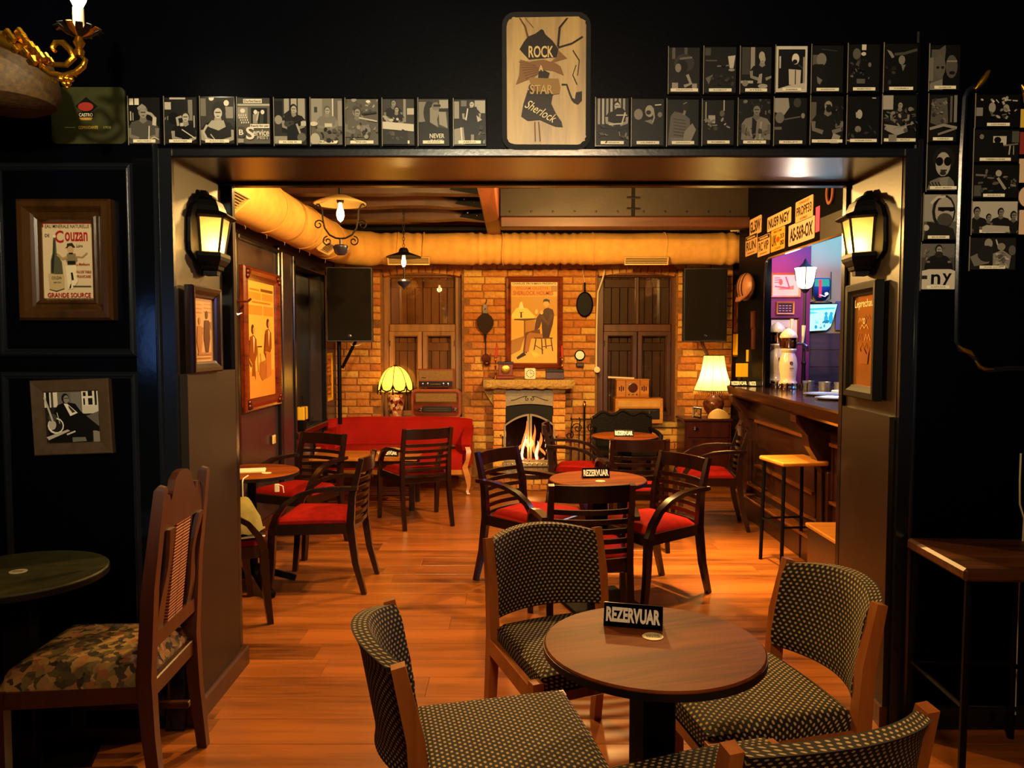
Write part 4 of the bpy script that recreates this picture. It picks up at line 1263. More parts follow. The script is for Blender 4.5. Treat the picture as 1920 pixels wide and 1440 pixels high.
t = thing('framed_mirror', 'etched copper-toned mirror in a black frame on the right jamb', 'mirror', (1.533, 3.325, 1.563), -PI / 2 - .101)
w, h = .375, .50
frame_mb(w, h, [(0, 0), (0, .030), (.006, .036), (.03, .034), (.045, .022), (.055, .018), (.055, 0)]).build('frame', M['blackmetal'], t)
w, h = w - .105, h - .105
M['mirror'] = pbr('copper_toned_mirror', '#b87c3c', .16, .75, var=.12, vs=8)
MB().add([(-w / 2, -.010, -h / 2), (w / 2, -.010, -h / 2), (w / 2, -.010, h / 2), (-w / 2, -.010, h / 2)], [(0, 1, 2, 3)])
mm = MB(); mm.add([(-w / 2, -.010, -h / 2), (w / 2, -.010, -h / 2), (w / 2, -.010, h / 2), (-w / 2, -.010, h / 2)], [(0, 1, 2, 3)]); mm.build('glass', M['mirror'], t)
P = Print(w, h, '#a06a38'); P.mb = MB()
P.text('Leprechaun', 0, h / 2 - .04, w * .92, .044, '#f0d49a', .01)
for i, (x, z, a, b) in enumerate(((-.04, .08, .03, .02), (.03, .09, .04, .02), (0, .05, .05, .02), (-.05, .0, .03, .03), (.04, .0, .035, .028), (0, -.04, .05, .03))):
    P.line([(x - a, z), (x - a / 2, z + b), (x, z + b * .2), (x + a / 2, z + b), (x + a, z)], .006, '#7a4c26' if i % 2 else '#c89a60')
P.oval(0, .085, .016, .014, '#d8b478'); P.oval(0, .085, .009, .008, '#7a4c26')
P.poly([(-.06, -.02), (-.03, -.05), (0, -.03), (.04, -.06), (.07, -.02), (.05, -.10), (-.04, -.10)], '#8a4e20')
for i in range(9):
    P.rect(w / 2 - .02, .04 - i * .017, .016, .009, '#d0a468')
P.build('etching', M['print'], t, (0, -.0105, 0))

# coach lanterns on the jambs
def lantern(label, loc, rz):
    t = thing('wall_lantern', label, 'lantern', loc, rz, None)
    sil = [(-.022, .185), (.0, .2), (.022, .185), (.03, .165), (.055, .158), (.06, .14), (.10, .115), (.125, .06), (.13, -.04), (.125, -.075), (.095, -.10), (.07, -.105), (.055, -.125), (.04, -.135), (.03, -.160), (-.03, -.160), (-.04, -.135), (-.055, -.125), (-.07, -.105), (-.095, -.10), (-.125, -.075), (-.13, -.04), (-.125, .06), (-.10, .115), (-.06, .14), (-.055, .158), (-.03, .165)]
    MB().prism([(x * 1.42, z) for x, z in sil], -.012, 0).build('backplate', M['blackmetal'], t)
    # half-hexagonal cage, wider at the top
    top = [(-.092, -.012), (-.055, -.10), (.055, -.10), (.092, -.012)]
    bot = [(-.070, -.012), (-.042, -.078), (.042, -.078), (.070, -.012)]
    zt, zb = .075, -.065
    for i in range(3):
        a, b, c_, d = top[i], top[i + 1], bot[i + 1], bot[i]
        mm = MB().add([(a[0], a[1], zt), (b[0], b[1], zt), (c_[0], c_[1], zb), (d[0], d[1], zb)], [(0, 1, 2, 3)])
        mm = MB(); mm.add([(a[0], a[1], zt), (b[0], b[1], zt), (c_[0], c_[1], zb), (d[0], d[1], zb)], [(0, 1, 2, 3)])
        mm.build('pane', M['lanternglass'], t)
    mm = MB()
    for (a, d) in zip(top, bot):
        mm = MB().tube([(a[0], a[1] - .002, zt), (d[0], d[1] - .002, zb)], .0055, 6)
        mm.build('glazing_bar', M['iron'], t)
    MB().rings([[(x * 1.18, y_ * 1.15, zt) for x, y_ in top], [(x * 1.30, y_ * 1.28, zt + .008) for x, y_ in top], [(x * 1.2, y_ * 1.2, zt + .018) for x, y_ in top]] + [[(x * k_, y_ * k_ * .85, zt + dz_) for x, y_ in top] for k_, dz_ in ((1.05, .03), (.98, .05), (.86, .075), (.66, .088), (.60, .098), (.36, .104), (.26, .122))], smooth=False).build('roof', M['blackmetal'], t)
    MB().rings([[(x * k_, y_ * (1 + (k_ - 1) * .35), zb + dz_) for x, y_ in bot] for k_, dz_ in ((1.15, 0), (1.62, -.006), (1.68, -.022), (1.55, -.036), (1.12, -.056), (.98, -.060), (.86, -.074), (.55, -.080), (.50, -.098))], smooth=False).build('base', M['blackmetal'], t)
    return t


lantern('black half-lantern glowing yellow on the left jamb above the small print', (-1.3265, 3.32, 2.005), PI / 2 + .068)
lantern('black half-lantern glowing yellow on the right jamb above the etched mirror', (1.5395, 3.33, 2.005), -PI / 2 - .101)
lamp('lantern_light', 'POINT', (-1.275, 3.318, 1.965), 1.5, (1, .66, .22), .018)
lamp('lantern_light', 'POINT', (1.485, 3.325, 1.965), 1.5, (1, .66, .22), .018)

# gilded candle arm coming in from the left, with its mottled drum shade
t = thing('chandelier_arm', 'gilded scrolled candle arm with a lit candle bulb, above the green tin sign', 'chandelier', (0, 0, 0))
yy = 2.45
A = lambda u, v, dy=0: at(u, v, yy + dy)
MB().tube([A(-90, 20), A(-40, 45), A(0, 75), A(30, 88), A(55, 102), A(75, 122), A(95, 138), A(120, 142), A(142, 136), A(156, 124), A(160, 112), A(152, 104)], [.026, .024, .022, .020, .017, .012, .0095, .009, .010, .010, .008, .006], 10).build('arm', M['gold'], t)
MB().tube([A(78, 116), A(100, 121), A(124, 122), A(138, 108), A(132, 94), A(118, 80), A(104, 80), A(98, 90), A(104, 97)], [.006, .008, .009, .010, .010, .010, .009, .008, .006], 8).build('scroll', M['gold'], t)
mm = MB()
rg = random.Random(3)
for (u, v, r_) in ((20, 74, .014), (40, 72, .016), (34, 62, .012), (56, 90, .016), (66, 98, .014), (60, 116, .016), (74, 108, .012), (50, 84, .012), (12, 64, .012), (84, 108, .010), (92, 116, .009), (46, 100, .014), (70, 122, .010), (26, 94, .012)):
    p = A(u, v, rg.uniform(-.02, .0))
    MB().tube([p + Vector((0, 0, 0)), p + Vector((.012, -.012, .004)), p + Vector((.02, -.014, -.006)), p + Vector((.015, -.012, -.014))], [r_, r_ * .8, r_ * .6, r_ * .3], 7).build('acanthus_leaf', M['gold'], t)
for i in range(13):
    a = i / 12
    p = A(88 + 76 * a, 137 + 14 * math.sin(PI * a) - 10 * a + (6 if a < .3 else 0) - max(0, a - .75) * 60)
    mm.ball(tuple(p + Vector((0, -.008, -.008))), .0042, 6, 4)
tag(mm.build('beading', M['gold'], t), kind='stuff')
p = A(126, 152)
for dx, dz, r_ in ((-.016, .004, .010), (.002, .006, .011), (.016, .003, .009), (-.006, -.010, .009), (.008, -.010, .009), (.003, -.022, .007)):
    MB().ball((p.x + dx, p.y - .006, p.z + dz), r_, 8, 6).build('grape', M['gold'], t)
p = A(148, 62)
MB().lathe([(.012, -.07), (.016, -.055), (.010, -.045), (.018, -.030), (.012, -.018), (.008, 0), (.012, .008)], 12, tuple(p)).build('socket', M['gold'], t)
for i in range(12):
    a = 2 * PI * i / 12
    d = Vector((math.cos(a), math.sin(a), 0))
    MB().tube([p + d * .01 + Vector((0, 0, -.012)), p + d * .035 + Vector((0, 0, .0)), p + d * .055 + Vector((0, 0, .016)), p + d * .07 + Vector((0, 0, .010))], [.004, .011, .010, .003], 6, flat=.4).build('drip_leaf', M['gold'] if i % 3 == 0 else M['iron'], t)
MB().lathe([(.016, .0), (.021, .012), (.021, .018), (.0165, .018), (.0165, .075), (0, .075)], 16, tuple(p)).build('candle', M['cream'], t)
b = MB().lathe([(.010, .0), (.024, .03), (.027, .05), (.020, .085), (.008, .115), (.001, .135)], 16, (p.x, p.y, p.z + .072)).build('bulb', M['candlebulb'], t)
lamp('candle_bulb_light', 'POINT', (p.x, p.y - .05, p.z + .13), 7.0, (1, .86, .55), .035)
c = at(10, 140, 2.66)
M['drum'] = pbr('mottled_gold_brown_parchment', '#4e3612', .7, var=.55, vs=70, bump=.5, bs=60)
o = MB().lathe([(.0, .135), (.04, .132), (.09, .112), (.14, .06), (.162, -.02), (.165, -.06), (.15, -.095), (.11, -.115), (.05, -.122), (.0, -.124)], 32, tuple(c)).build('bowl_shade', M['drum'])
tag(o, 'mottled gold-brown bowl lamp shade behind the gilded candle arm', 'lamp shade')
# ================================================================ FRONT ROOM FURNITURE


def uvgrid(mb_name, nx, ny, fn, thick, mat, parent, uvscale=(1, 1), name='seat'):
    """cushion-like body: fn(i/nx, j/ny) gives top point and outward normal; uv in metres"""
    mb = MB()
    mb.uv = []
    for side in (0, 1):
        for j in range(ny + 1):
            for i in range(nx + 1):
                p, n = fn(i / nx, j / ny)
                q = Vector(p) - Vector(n) * (thick if side else 0)
                mb.v.append(tuple(q))
                k_ = 2 * thick if side else 0
                mb.uv.append(((i / nx - .5) * (uvscale[0] + k_) + 5, (j / ny - .5) * (uvscale[1] + k_) + 5))
    I = lambda i, j, s: s * (nx + 1) * (ny + 1) + j * (nx + 1) + i
    for j in range(ny):
        for i in range(nx):
            mb.f.append([I(i, j, 0), I(i + 1, j, 0), I(i + 1, j + 1, 0), I(i, j + 1, 0)])
            mb.f.append([I(i, j, 1), I(i, j + 1, 1), I(i + 1, j + 1, 1), I(i + 1, j, 1)])
    for i in range(nx):
        mb.f.append([I(i, 0, 0), I(i, 0, 1), I(i + 1, 0, 1), I(i + 1, 0, 0)])
        mb.f.append([I(i, ny, 0), I(i + 1, ny, 0), I(i + 1, ny, 1), I(i, ny, 1)])
    for j in range(ny):
        mb.f.append([I(0, j, 0), I(0, j + 1, 0), I(0, j + 1, 1), I(0, j, 1)])
        mb.f.append([I(nx, j, 0), I(nx, j, 1), I(nx, j + 1, 1), I(nx, j + 1, 0)])
    k = len(mb.f)
    mb.m, mb.s, mb.c = [0] * k, [True] * k, [None] * k
    return mb.build(name, mat, parent, None, R(55))


def woven_chair():
    t = thing('upholstered_chair', 'x', 'chair', (0, 0, 0), 0, 'dotted upholstered chairs round the front table')
    # curved cloth back between the posts (front = +y)
    def back(i, j):
        x = (i - .5) * .44
        bow = .075 * (1 - (2 * i - 1) ** 2)
        edge = min(j, 1 - j)
        puff = .012 * min(1, edge / .12)
        z = .505 + j * (.285 + .028 * (1 - (2 * i - 1) ** 2))
        y_ = -.215 - bow - .055 * (z - .5) / .3 + puff
        return (x, y_, z), (0, 1, 0)
    uvgrid('b', 22, 12, back, .045, M['woven'], t, (.50, .31), 'backrest')
    def seat(i, j):
        x = (i - .5) * (.455 + .05 * j)
        y_ = -.225 + j * .475
        ex, ey = min(i, 1 - i), min(j, 1 - j)
        e = min(1, min(ex, ey) / .10)
        z = .468 + .018 * math.sqrt(max(0, 1 - (1 - e) ** 2)) + .008 * math.sin(PI * i)
        return (x, y_, z), (0, 0, 1)
    uvgrid('s', 20, 20, seat, .062, M['woven'], t, (.50, .50), 'seat')
    for s in (-1, 1):
        x = s * .238
        MB().sweep([(x, -.285, 0), (x, -.255, .22), (x, -.232, .44), (x, -.245, .62), (x, -.285, .80)], [.034, .036, .038, .036, .032], [.040, .046, .05, .044, .034], (1, 0, 0)).build('leg', M['beech'], t)
        x = s * .268
        MB().sweep([(x, .255, 0), (x, .245, .25), (x, .238, .455)], [.034, .036, .038], [.036, .040, .044], (1, 0, 0)).build('leg', M['beech'], t)
        MB().rings([[(s * .246 + a, -.21, .40 + b) for a, b in ((-.012, -.03), (.012, -.03), (.012, .03), (-.012, .03))], [(s * .27 + a, .22, .40 + b) for a, b in ((-.012, -.03), (.012, -.03), (.012, .03), (-.012, .03))]], smooth=False).build('seat_rail', M['beech'], t)
    MB().span(-.26, .26, .225, .25, .375, .425, .004).build('seat_rail', M['beech'], t)
    MB().span(-.235, .235, -.245, -.22, .375, .425, .004).build('seat_rail', M['beech'], t)
    return t


def facing(dx, dy):
    return math.atan2(-dx, dy)


wc = woven_chair()


def put(t, c, d, label, group=None, first=False):
    if first:
        t.location = (c[0], c[1], 0); t.rotation_euler = (0, 0, facing(*d)); t['label'] = label
        if group: t['group'] = group
        return t
    return copy_thing(t, (c[0], c[1], 0), facing(*d), label, group)


# chair centres: the rear posts stand .25 m behind the centre
put(wc, (.235, 2.76), (.38, -.925), 'dotted upholstered chair facing us behind the front round table', first=True)
put(wc, (-.035, 2.045), (.98, .2), 'dotted upholstered chair with its back edge-on, at the left of the front table')
put(wc, (.735, 2.36), (-.98, -.2), 'dotted upholstered chair seen from the front, at the right of the front table')
put(wc, (.54, 1.74), (-.33, .94), 'dotted upholstered chair cut off at the bottom, nearest to the camera')


def round_table(label, x, y, r=.288, z=.75, rot=.3, group='round pedestal tables', base='column', sticker=True, tone=None):
    t = thing('round_table', label, 'table', (x, y, 0), rot, group)
    MB().lathe([(0, z - .026), (r - .006, z - .026), (r, z - .020), (r, z - .004), (r - .004, z), (0, z)], 56).build('tabletop', tone or M['tabletop'], t)
    MB().lathe([(r - .002, z - .027), (r + .0018, z - .025), (r + .0018, z - .007), (r - .002, z - .006)], 56).build('edge_band', M['black'], t)
    if base == 'column':
        MB().box(0, 0, (z - .05) / 2, .095, .095, z - .06, .006).build('column', M['blackmetal'], t)
        MB().box(0, 0, .012, .42, .42, .022, .004).build('foot_plate', M['blackmetal'], t)
    else:
        MB().lathe([(.045, .10), (.03, .16), (.026, z - .08), (.05, z - .05), (.11, z - .03), (0, z - .026)], 16).build('column', M['blackmetal'], t)
        for k in range(4):
            a = k * PI / 2 + .4
            d = Vector((math.cos(a), math.sin(a), 0))
            MB().sweep([d * .03 + Vector((0, 0, .13)), d * .12 + Vector((0, 0, .085)), d * .22 + Vector((0, 0, .04)), d * .27 + Vector((0, 0, .02))], [.05, .05, .05, .06], [.05, .04, .035, .036], (-d.y, d.x, 0)).build('foot', M['blackmetal'], t)
    MB().box(0, 0, z - .035, .2, .2, .014, .003).build('mounting_plate', M['blackmetal'], t)
    return t


round_table('walnut round table in the foreground with a black column', .378, 2.02, .292)
round_table('walnut round table in the middle of the back room', .51, 4.53, .288)
round_table('small round table before the dark carved settee', .985, 6.68, .288)
round_table('round table at the left wall with a menu and cable on it', -1.64, 4.80, .29, base='feet')
M['greentop'] = pbr('dark_olive_table_laminate', '#4c4a28', .4, var=.3, vs=20)
round_table('dark olive round table at the left edge beside the rattan-backed chair', -1.735, 2.66, .285, tone=M['greentop'])


def sign(label, x, y, z, rz, w=.115, h=.044, text='REZERVUAR', group='REZERVUAR table signs'):
    t = thing('reserved_sign', label, 'sign', (x, y, z), rz, group)
    MB().rings([[(-w / 2, -.022, 0), (-w / 2, .022, 0), (-w / 2, .002, h), (-w / 2, -.002, h)], [(w / 2, -.022, 0), (w / 2, .022, 0), (w / 2, .002, h), (w / 2, -.002, h)]], smooth=False).build('block', M['signblack'], t)
    mm = MB()
    text_mb(mm, text, 0, 0, w * .92, h * .66, 0, lin('#faf6ea'), .045)
    o = mm.build('lettering', M['print'], t, (0, -.0128, h * .52))
    o.rotation_euler = (-math.atan2(.020, h), 0, 0)
    return t


sign('black REZERVUAR sign on the foreground table', .345, 2.145, .75, R(-14), .165, .062)
sign('black REZERVUAR sign on the middle table of the back room', .50, 4.56, .75, R(6), .165, .06)
sign('black REZERVUAR sign on the table before the carved settee', .965, 6.60, .75, R(-3), .165, .06)


def coaster(label, x, y, z):
    o = MB().lathe([(0, 0), (.028, 0), (.029, .001), (.028, .002), (0, .002)], 28, (0, 0, 0)).build('coaster', M['cream'], None, (x, y, z))
    tag(o, label, 'coaster', 'round table stickers')
    mm = MB(Matrix.Rotation(-PI / 2, 4, 'X'))
    for i, s in enumerate(('ROCK A STAR', 'PUB & CLUB')):
        text_mb(mm, s, 0, .005 - i * .011, .036, .008, 0, lin('#3a2a14'))
    tag(mm.build('lettering', M['print'], o, (0, 0, .0025)), kind='stuff')
    return o


coaster('round cream sticker on the foreground table before the sign', .385, 2.06, .7502)
coaster('round cream sticker on the middle table before the sign', .515, 4.44, .7502)
coaster('round pale sticker on the dark olive table at the left edge', -1.735, 2.66, .7502)

# rattan-backed wooden chair at the left
t = thing('rattan_chair', 'carved wooden chair with a rattan back strip and floral seat, at the left jamb', 'chair', (-1.44, 2.67, 0), PI / 2 + .05)
for s in (-1, 1):
    MB().sweep([(s * .205, -.26, 0), (s * .205, -.235, .25), (s * .205, -.225, .45), (s * .205, -.245, .75), (s * .20, -.285, 1.07), (s * .198, -.29, 1.085)], [.036, .04, .044, .04, .034, .022], [.036, .044, .05, .042, .034, .02]).build('leg', M['brownwood'], t)
    MB().sweep([(s * .235, .225, 0), (s * .235, .225, .43)], .04, .04).build('leg', M['brownwood'], t)
    MB().sweep([(s * .205, -.21, .40), (s * .235, .21, .40)], .03, .055, (1, 0, 0)).build('seat_rail', M['brownwood'], t)
    # pierced side splat: wavy, narrow
    MB().rings([[(s * (.125 + .014 * math.sin(i * .9)) + a, -.232 - .055 * i / 8 + b, .57 + .36 * i / 8) for a, b in ((-.02, -.008), (.02 + .012 * math.sin(i * .9), -.008), (.02 + .012 * math.sin(i * .9), .008), (-.02, .008))] for i in range(9)], smooth=False).build('splat', M['brownwood'], t)
    MB().span(s * .235 - .014, s * .235 + .014, -.2, .2, .14, .165, .004).build('stretcher', M['brownwood'], t)
MB().span(-.23, .23, .215, .24, .37, .43, .004).build('seat_rail', M['brownwood'], t)
MB().span(-.2, .2, -.24, -.215, .37, .43, .004).build('seat_rail', M['brownwood'], t)
MB().sweep([(-.19, -.238, .565), (.19, -.238, .565)], .05, .022, (0, 0, 1)).build('lower_rail', M['brownwood'], t)
crest = [(-.19, .93), (.19, .93), (.19, 1.0), (.165, 1.02), (.15, 1.045), (.125, 1.045), (.115, 1.02), (.09, 1.05), (.075, 1.085), (.04, 1.105), (0, 1.11), (-.04, 1.105), (-.075, 1.085), (-.09, 1.05), (-.115, 1.02), (-.125, 1.045), (-.15, 1.045), (-.165, 1.02), (-.19, 1.0)]
o = MB().prism(crest, -.012, .012).build('crest_rail', M['brownwood'], t, (0, -.272, 0))
for kx in (-1, 1):
    mm = MB()
    mm.rings([[(kx * .034 - .032, -.243, .585), (kx * .034 + .032, -.243, .585), (kx * .034 + .032, -.229, .585), (kx * .034 - .032, -.229, .585)], [(kx * .034 - .032, -.283, .935), (kx * .034 + .032, -.283, .935), (kx * .034 + .032, -.269, .935), (kx * .034 - .032, -.269, .935)]], smooth=False)
    mm.build('rattan_strip', M['rattan'], t)
def seatf(i, j):
    x = (i - .5) * (.44 + .04 * j)
    y_ = -.215 + j * .46
    e = min(1, min(i, 1 - i, j, 1 - j) / .16)
    return (x, y_, .44 + .055 * math.sqrt(max(0, 1 - (1 - e) ** 2)) + .012 * math.sin(PI * i) * math.sin(PI * j)), (0, 0, 1)
uvgrid('s', 14, 14, seatf, .05, M['floral'], t, (.5, .5), 'seat')


def bar_stool(label, x, y, rz, h=.75, s=.36, seatm=None, group='square-topped bar stools', th=.032):
    t = thing('bar_stool', label, 'stool', (x, y, 0), rz, group)
    MB().box(0, 0, h - th / 2, s, s, th, .010).build('seat', seatm or M['orangewood'], t)
    q = s / 2 - .03
    for sx in (-1, 1):
        for sy in (-1, 1):
            MB().tube([(sx * q, sy * q, h - th), (sx * (q + .012), sy * (q + .012), 0)], .0125, 6).build('leg', M['blackmetal'], t)
    for k in range(4):
        a = [(-1, -1), (1, -1), (1, 1), (-1, 1)]
        p, r_ = a[k], a[(k + 1) % 4]
        zz = .30
        MB().tube([(p[0] * (q + .008), p[1] * (q + .008), zz), (r_[0] * (q + .008), r_[1] * (q + .008), zz)], .008, 6).build('footrest', M['blackmetal'], t)
    return t


M['duskwood'] = wood('worn_dark_stool_wood', '#2c180c', '#6a3e20', 'x', .4)
bar_stool('dark worn bar stool against the front wall at the right edge', 1.755, 2.76, R(-3), .79, .43, M['duskwood'], th=.045)
# cable hanging by the right stool
pts = [at(1914, 850, YF - .03), at(1912, 900, YF - .04), at(1912, 945, YF - .05), at(1920, 972, YF - .05), at(1918, 1010, YF - .05), at(1913, 1060, YF - .05), at(1909, 1140, YF - .05), at(1905, 1260, YF - .05), at(1903, 1340, YF - .05)]
tag(MB().tube(pts, .0035, 6).build('cable', M['cream']), 'pale cable hanging down the wall behind the right-hand bar stool', 'cable')

# ================================================================ DARK ARMCHAIRS


def armchair():
    t = thing('armchair', 'x', 'chair', (0, 0, 0), 0, 'dark wooden armchairs with red seats')
    dw = M['darkwood']
    for s in (-1, 1):
        x = s * .205
        MB().sweep([(s * .21, -.315, 0), (s * .208, -.262, .2), (x, -.232, .43), (x, -.245, .62), (x, -.305, .845)], [.032, .034, .036, .034, .030], [.030, .040, .048, .040, .028]).build('leg', dw, t)
        x = s * .268
        MB().sweep([(x, .262, 0), (x, .242, .2), (x, .232, .42)], [.032, .035, .036], [.032, .040, .046]).build('leg', dw, t)
        # bentwood arm: rises from the front leg and sweeps back to the post
        ap = [(s * .268, .232, .42), (s * .272, .205, .50), (s * .272, .150, .575), (s * .270, .075, .625), (s * .262, -.02, .655), (s * .250, -.12, .665), (s * .232, -.255, .665), (s * .23, -.285, .665)]
        MB().sweep(ap, [.036, .04, .044, .048, .05, .048, .044, .040], [.044, .036, .030, .027, .025, .025, .025, .022]).build('arm', dw, t)
        MB().rings([[(s * .208 + a, -.215, .415 + b) for a, b in ((-.012, -.035), (.012, -.035), (.012, .03), (-.012, .03))], [(s * .262 + a, .225, .415 + b) for a, b in ((-.012, -.035), (.012, -.035), (.012, .03), (-.012, .03))]], smooth=False).build('seat_rail', dw, t)
    MB().span(-.262, .262, .222, .248, .375, .445, .006).build('seat_rail', dw, t)
    MB().span(-.205, .205, -.245, -.22, .375, .445, .006).build('seat_rail', dw, t)

    def bowed(z0, z1, d=.014):
        zc = (z0 + z1) / 2
        yb = -.238 - .06 * max(0, (zc - .5) / .34) ** 1.3
        pts = []
        for i in range(9):
            a = i / 8 * 2 - 1
            pts.append((a * .192, yb - .038 * (1 - a * a), zc))
        return MB().sweep(pts, z1 - z0, d, (0, 0, 1))
    bowed(.755, .842, .02).build('top_rail', dw, t)
    for k in range(6):
        z = .702 - k * .052
        if z < .44: break
        bowed(z - .013, z + .013).build('back_slat', dw, t)

    def seat(i, j):
        x = (i - .5) * (.40 + .115 * j)
        y_ = -.205 + j * .44
        e = min(1, min(i, 1 - i, j, 1 - j) / .22)
        return (x, y_, .445 + .042 * math.sqrt(max(0, 1 - (1 - e) ** 2)) + .010 * math.sin(PI * i) * math.sin(PI * j)), (0, 0, 1)
    uvgrid('s', 12, 12, seat, .03, M['red'], t, (1, 1), 'seat')
    return t


ac = armchair()
AL = 'dark slatted armchair with red seat '
put(ac, (.386, 4.12), (-.05, 1), AL + 'with its back to us at the middle table', first=True)
put(ac, (.14, 4.95), (.79, -.61), AL + 'at the far left of the middle table')
put(ac, (.845, 4.73), (-.85, -.52), AL + 'at the right of the middle table')
put(ac, (-1.225, 4.90), (-.995, .02), AL + 'in profile, facing the left wall table')
put(ac, (-1.70, 4.28), (.86, .5), AL + 'half hidden by the left jamb, a bag on it')
put(ac, (-1.62, 5.78), (-.42, -.9), AL + 'behind the left wall table, seen from the front')
put(ac, (-.83, 6.66), (-.42, .9), AL + 'turned towards the red sofa')
put(ac, (.60, 6.78), (1, -.12), AL + 'in front of the fireplace, facing right')
put(ac, (.95, 5.94), (0.02, 1), AL + 'with its back to us at the farthest round table')
put(ac, (1.66, 6.50), (-1, .12), AL + 'beside the bar, facing left')
# ================================================================ BACK ROOM: windows, fireplace, duct, lamps
def rect_at(u0, v0, u1, v1, Y):
    a, b = at(u0, v0, Y), at(u1, v1, Y)
    return a.x, b.x, b.z, a.z


def winframe(mb, x0, x1, z0, z1, w, y0, y1, ch=.006):
    mb.span(x0, x0 + w, y0, y1, z0, z1, ch); mb.span(x1 - w, x1, y0, y1, z0, z1, ch)
    mb.span(x0 + w, x1 - w, y0, y1, z1 - w, z1, ch); mb.span(x0 + w, x1 - w, y0, y1, z0, z0 + w, ch)
    return mb


def flatframe(x0, x1, z0, z1, w, y0, y1):
    """one connected casement frame with a stepped edge"""
    c = MB(Matrix.Translation(((x0 + x1) / 2, y1, (z0 + z1) / 2)))
    d = y1 - y0
    frame_mb(x1 - x0, z1 - z0, [(0, 0), (0, d * .9), (.004, d), (w - .012, d), (w - .004, d * .6), (w, d * .55), (w, 0)], c)
    return c


wy = YB + .19
def window(n, u0, u1, two, mt, ms):
    x0, x1, z0, z1 = rect_at(u0, 517, u1, 783, wy)
    x0 -= .005; x1 += .005; z0 = .64; z1 += .05
    win = struct(flatframe(x0, x1, z0, z1, .075, wy - .05, wy + .04).build('window_%d' % n, mt))
    zt = Z(608, wy)
    MB().span(x0 + .07, x1 - .07, wy - .05, wy + .03, zt - .09, zt, .008).build('transom', mt, win)
    xi0, xi1 = x0 + .075, x1 - .075
    xm = (xi0 + xi1) / 2
    # upper lights
    spans = [(xi0, xm - .015), (xm + .015, xi1)] if two else [(xi0, xi1)]
    if two:
        MB().span(xm - .018, xm + .018, wy - .04, wy + .02, zt, z1 - .07, .006).build('glazing_bar', mt, win)
    for a, b in spans:
        f = MB().span(a, b, wy - .004, wy, zt, z1 - .07).build('pane', M['pane'], win)
    # two casements below
    for a, b in ((xi0 - .01, xm), (xm, xi1 + .01)):
        o = flatframe(a + .004, b - .004, z0 + .06, zt - .085, .06, wy - .062, wy + .01).build('casement', mt, win)
        MB().span(a + .055, b - .055, wy - .03, wy - .026, z0 + .11, zt - .135).build('pane', M['pane'], o)
        MB().span(a + .01 if a < xm - .1 and a < xi0 else b - .02, a + .02 if a < xm - .1 and a < xi0 else b - .01, wy - .075, wy - .06, zt - .26, zt - .19, .003).build('hinge', M['chrome'], o)
    # closed wooden shutters behind the glass: boards with a cross rail
    for a, b in ((xi0, xm), (xm, xi1)):
        nb = 4
        for (g0, g1) in ((zt + .005, z1 - .07), (z0 + .06, zt - .10)):
            for k in range(nb):
                w_ = (b - a) / nb
                MB().span(a + k * w_ + .002, a + (k + 1) * w_ - .002, wy + .05, wy + .07, g0, g1, .004).build('shutter_board', ms, win)
            h_ = g1 - g0
            MB().span(a + .01, b - .01, wy + .035, wy + .05, g0 + h_ * .78, g0 + h_ * .78 + .10, .006).build('shutter_rail', ms, win)
    return x0, x1


window(1, 720, 865, False, M['winwood'], M['shutter'])
M['winwood2'] = wood('dark_window_wood', '#2c140a', '#5e3218', 'z', .4)
M['shutter2'] = wood('darker_shutter_wood', '#20100a', '#4a2a14', 'z', .45)
window(2, 1121, 1265, True, M['winwood2'], M['shutter2'])
struct(MB().span(WLx0 - .03, WLx1 + .03, YB - .02, YB + .24, .63, .70, .008).build('window_sill_1', M['stone']))
struct(MB().span(WRx0 - .03, WRx1 + .05, YB - .03, YB + .24, .58, .635, .008).build('window_sill_2', M['stone']))

# ---------------------------------------------------------------- fireplace
fy = 8.58
fp = thing('fireplace', 'brick fireplace with rough stone mantel and glazed doors over a burning fire', 'fireplace', (.21, fy, 0))
fr = Vector((.21, fy, 0))
lx = lambda u, y=fy: X(u, y) - .21
lz = lambda v, y=fy: Z(v, y)
rr_ = random.Random(11)
# mantel slab with rough hewn front
mb = MB()
prof = []
n_ = 26
x0, x1 = lx(906, 8.42), lx(1078, 8.42)
za, zb = Z(730, 8.42), Z(711.5, 8.42)
rings = []
for i in range(n_ + 1):
    x = x0 + (x1 - x0) * i / n_
    j = lambda s=.008: rr_.uniform(-s, s)
    e = .02 if i in (0, n_) else 0
    rings.append([(x, .30, za), (x, -.14 + e + j(), za + .006 + j(.005)), (x, -.165 + e + j(), za + .03 + j()), (x, -.168 + e + j(), (za + zb) / 2 + j()), (x, -.165 + e + j(), zb - .03 + j()), (x, -.15 + e + j(.004), zb - .004), (x, .30, zb)])
mb.rings(rings, smooth=False)
mb.build('mantel', M['stone'], fp)
for s, (u0, u1) in ((-1, (925, 948)), (1, (1037, 1060))):
    a, b = lx(u0), lx(u1)
    MB().span(a + .012, b - .012, .02, .30, .15, za).build('pier_core', M['mortar'], fp)
    zz = .16
    k = 0
    while zz + .07 < za - .03:
        o = place(bm[k % 5], 'brick', fp, ((a + b) / 2 + rr_.uniform(-.006, .006), .055 + rr_.uniform(-.008, .006), zz + .04), (rr_.uniform(-.02, .02), rr_.uniform(-.02, .02), rr_.uniform(-.03, .03)), ((b - a) / .272, 1, 1.08))
        zz += .0835
        k += 1
    MB().span(a - .004, b + .004, .0, .28, za - .05, za - .002, .008).build('capital', M['stone'], fp)
    # raked bracket under the slab on the left
    if s < 0:
        MB().prism([(a - .13, za), (a, za), (a, za - .20)], .08, .20).build('bracket', M['stone'], fp)
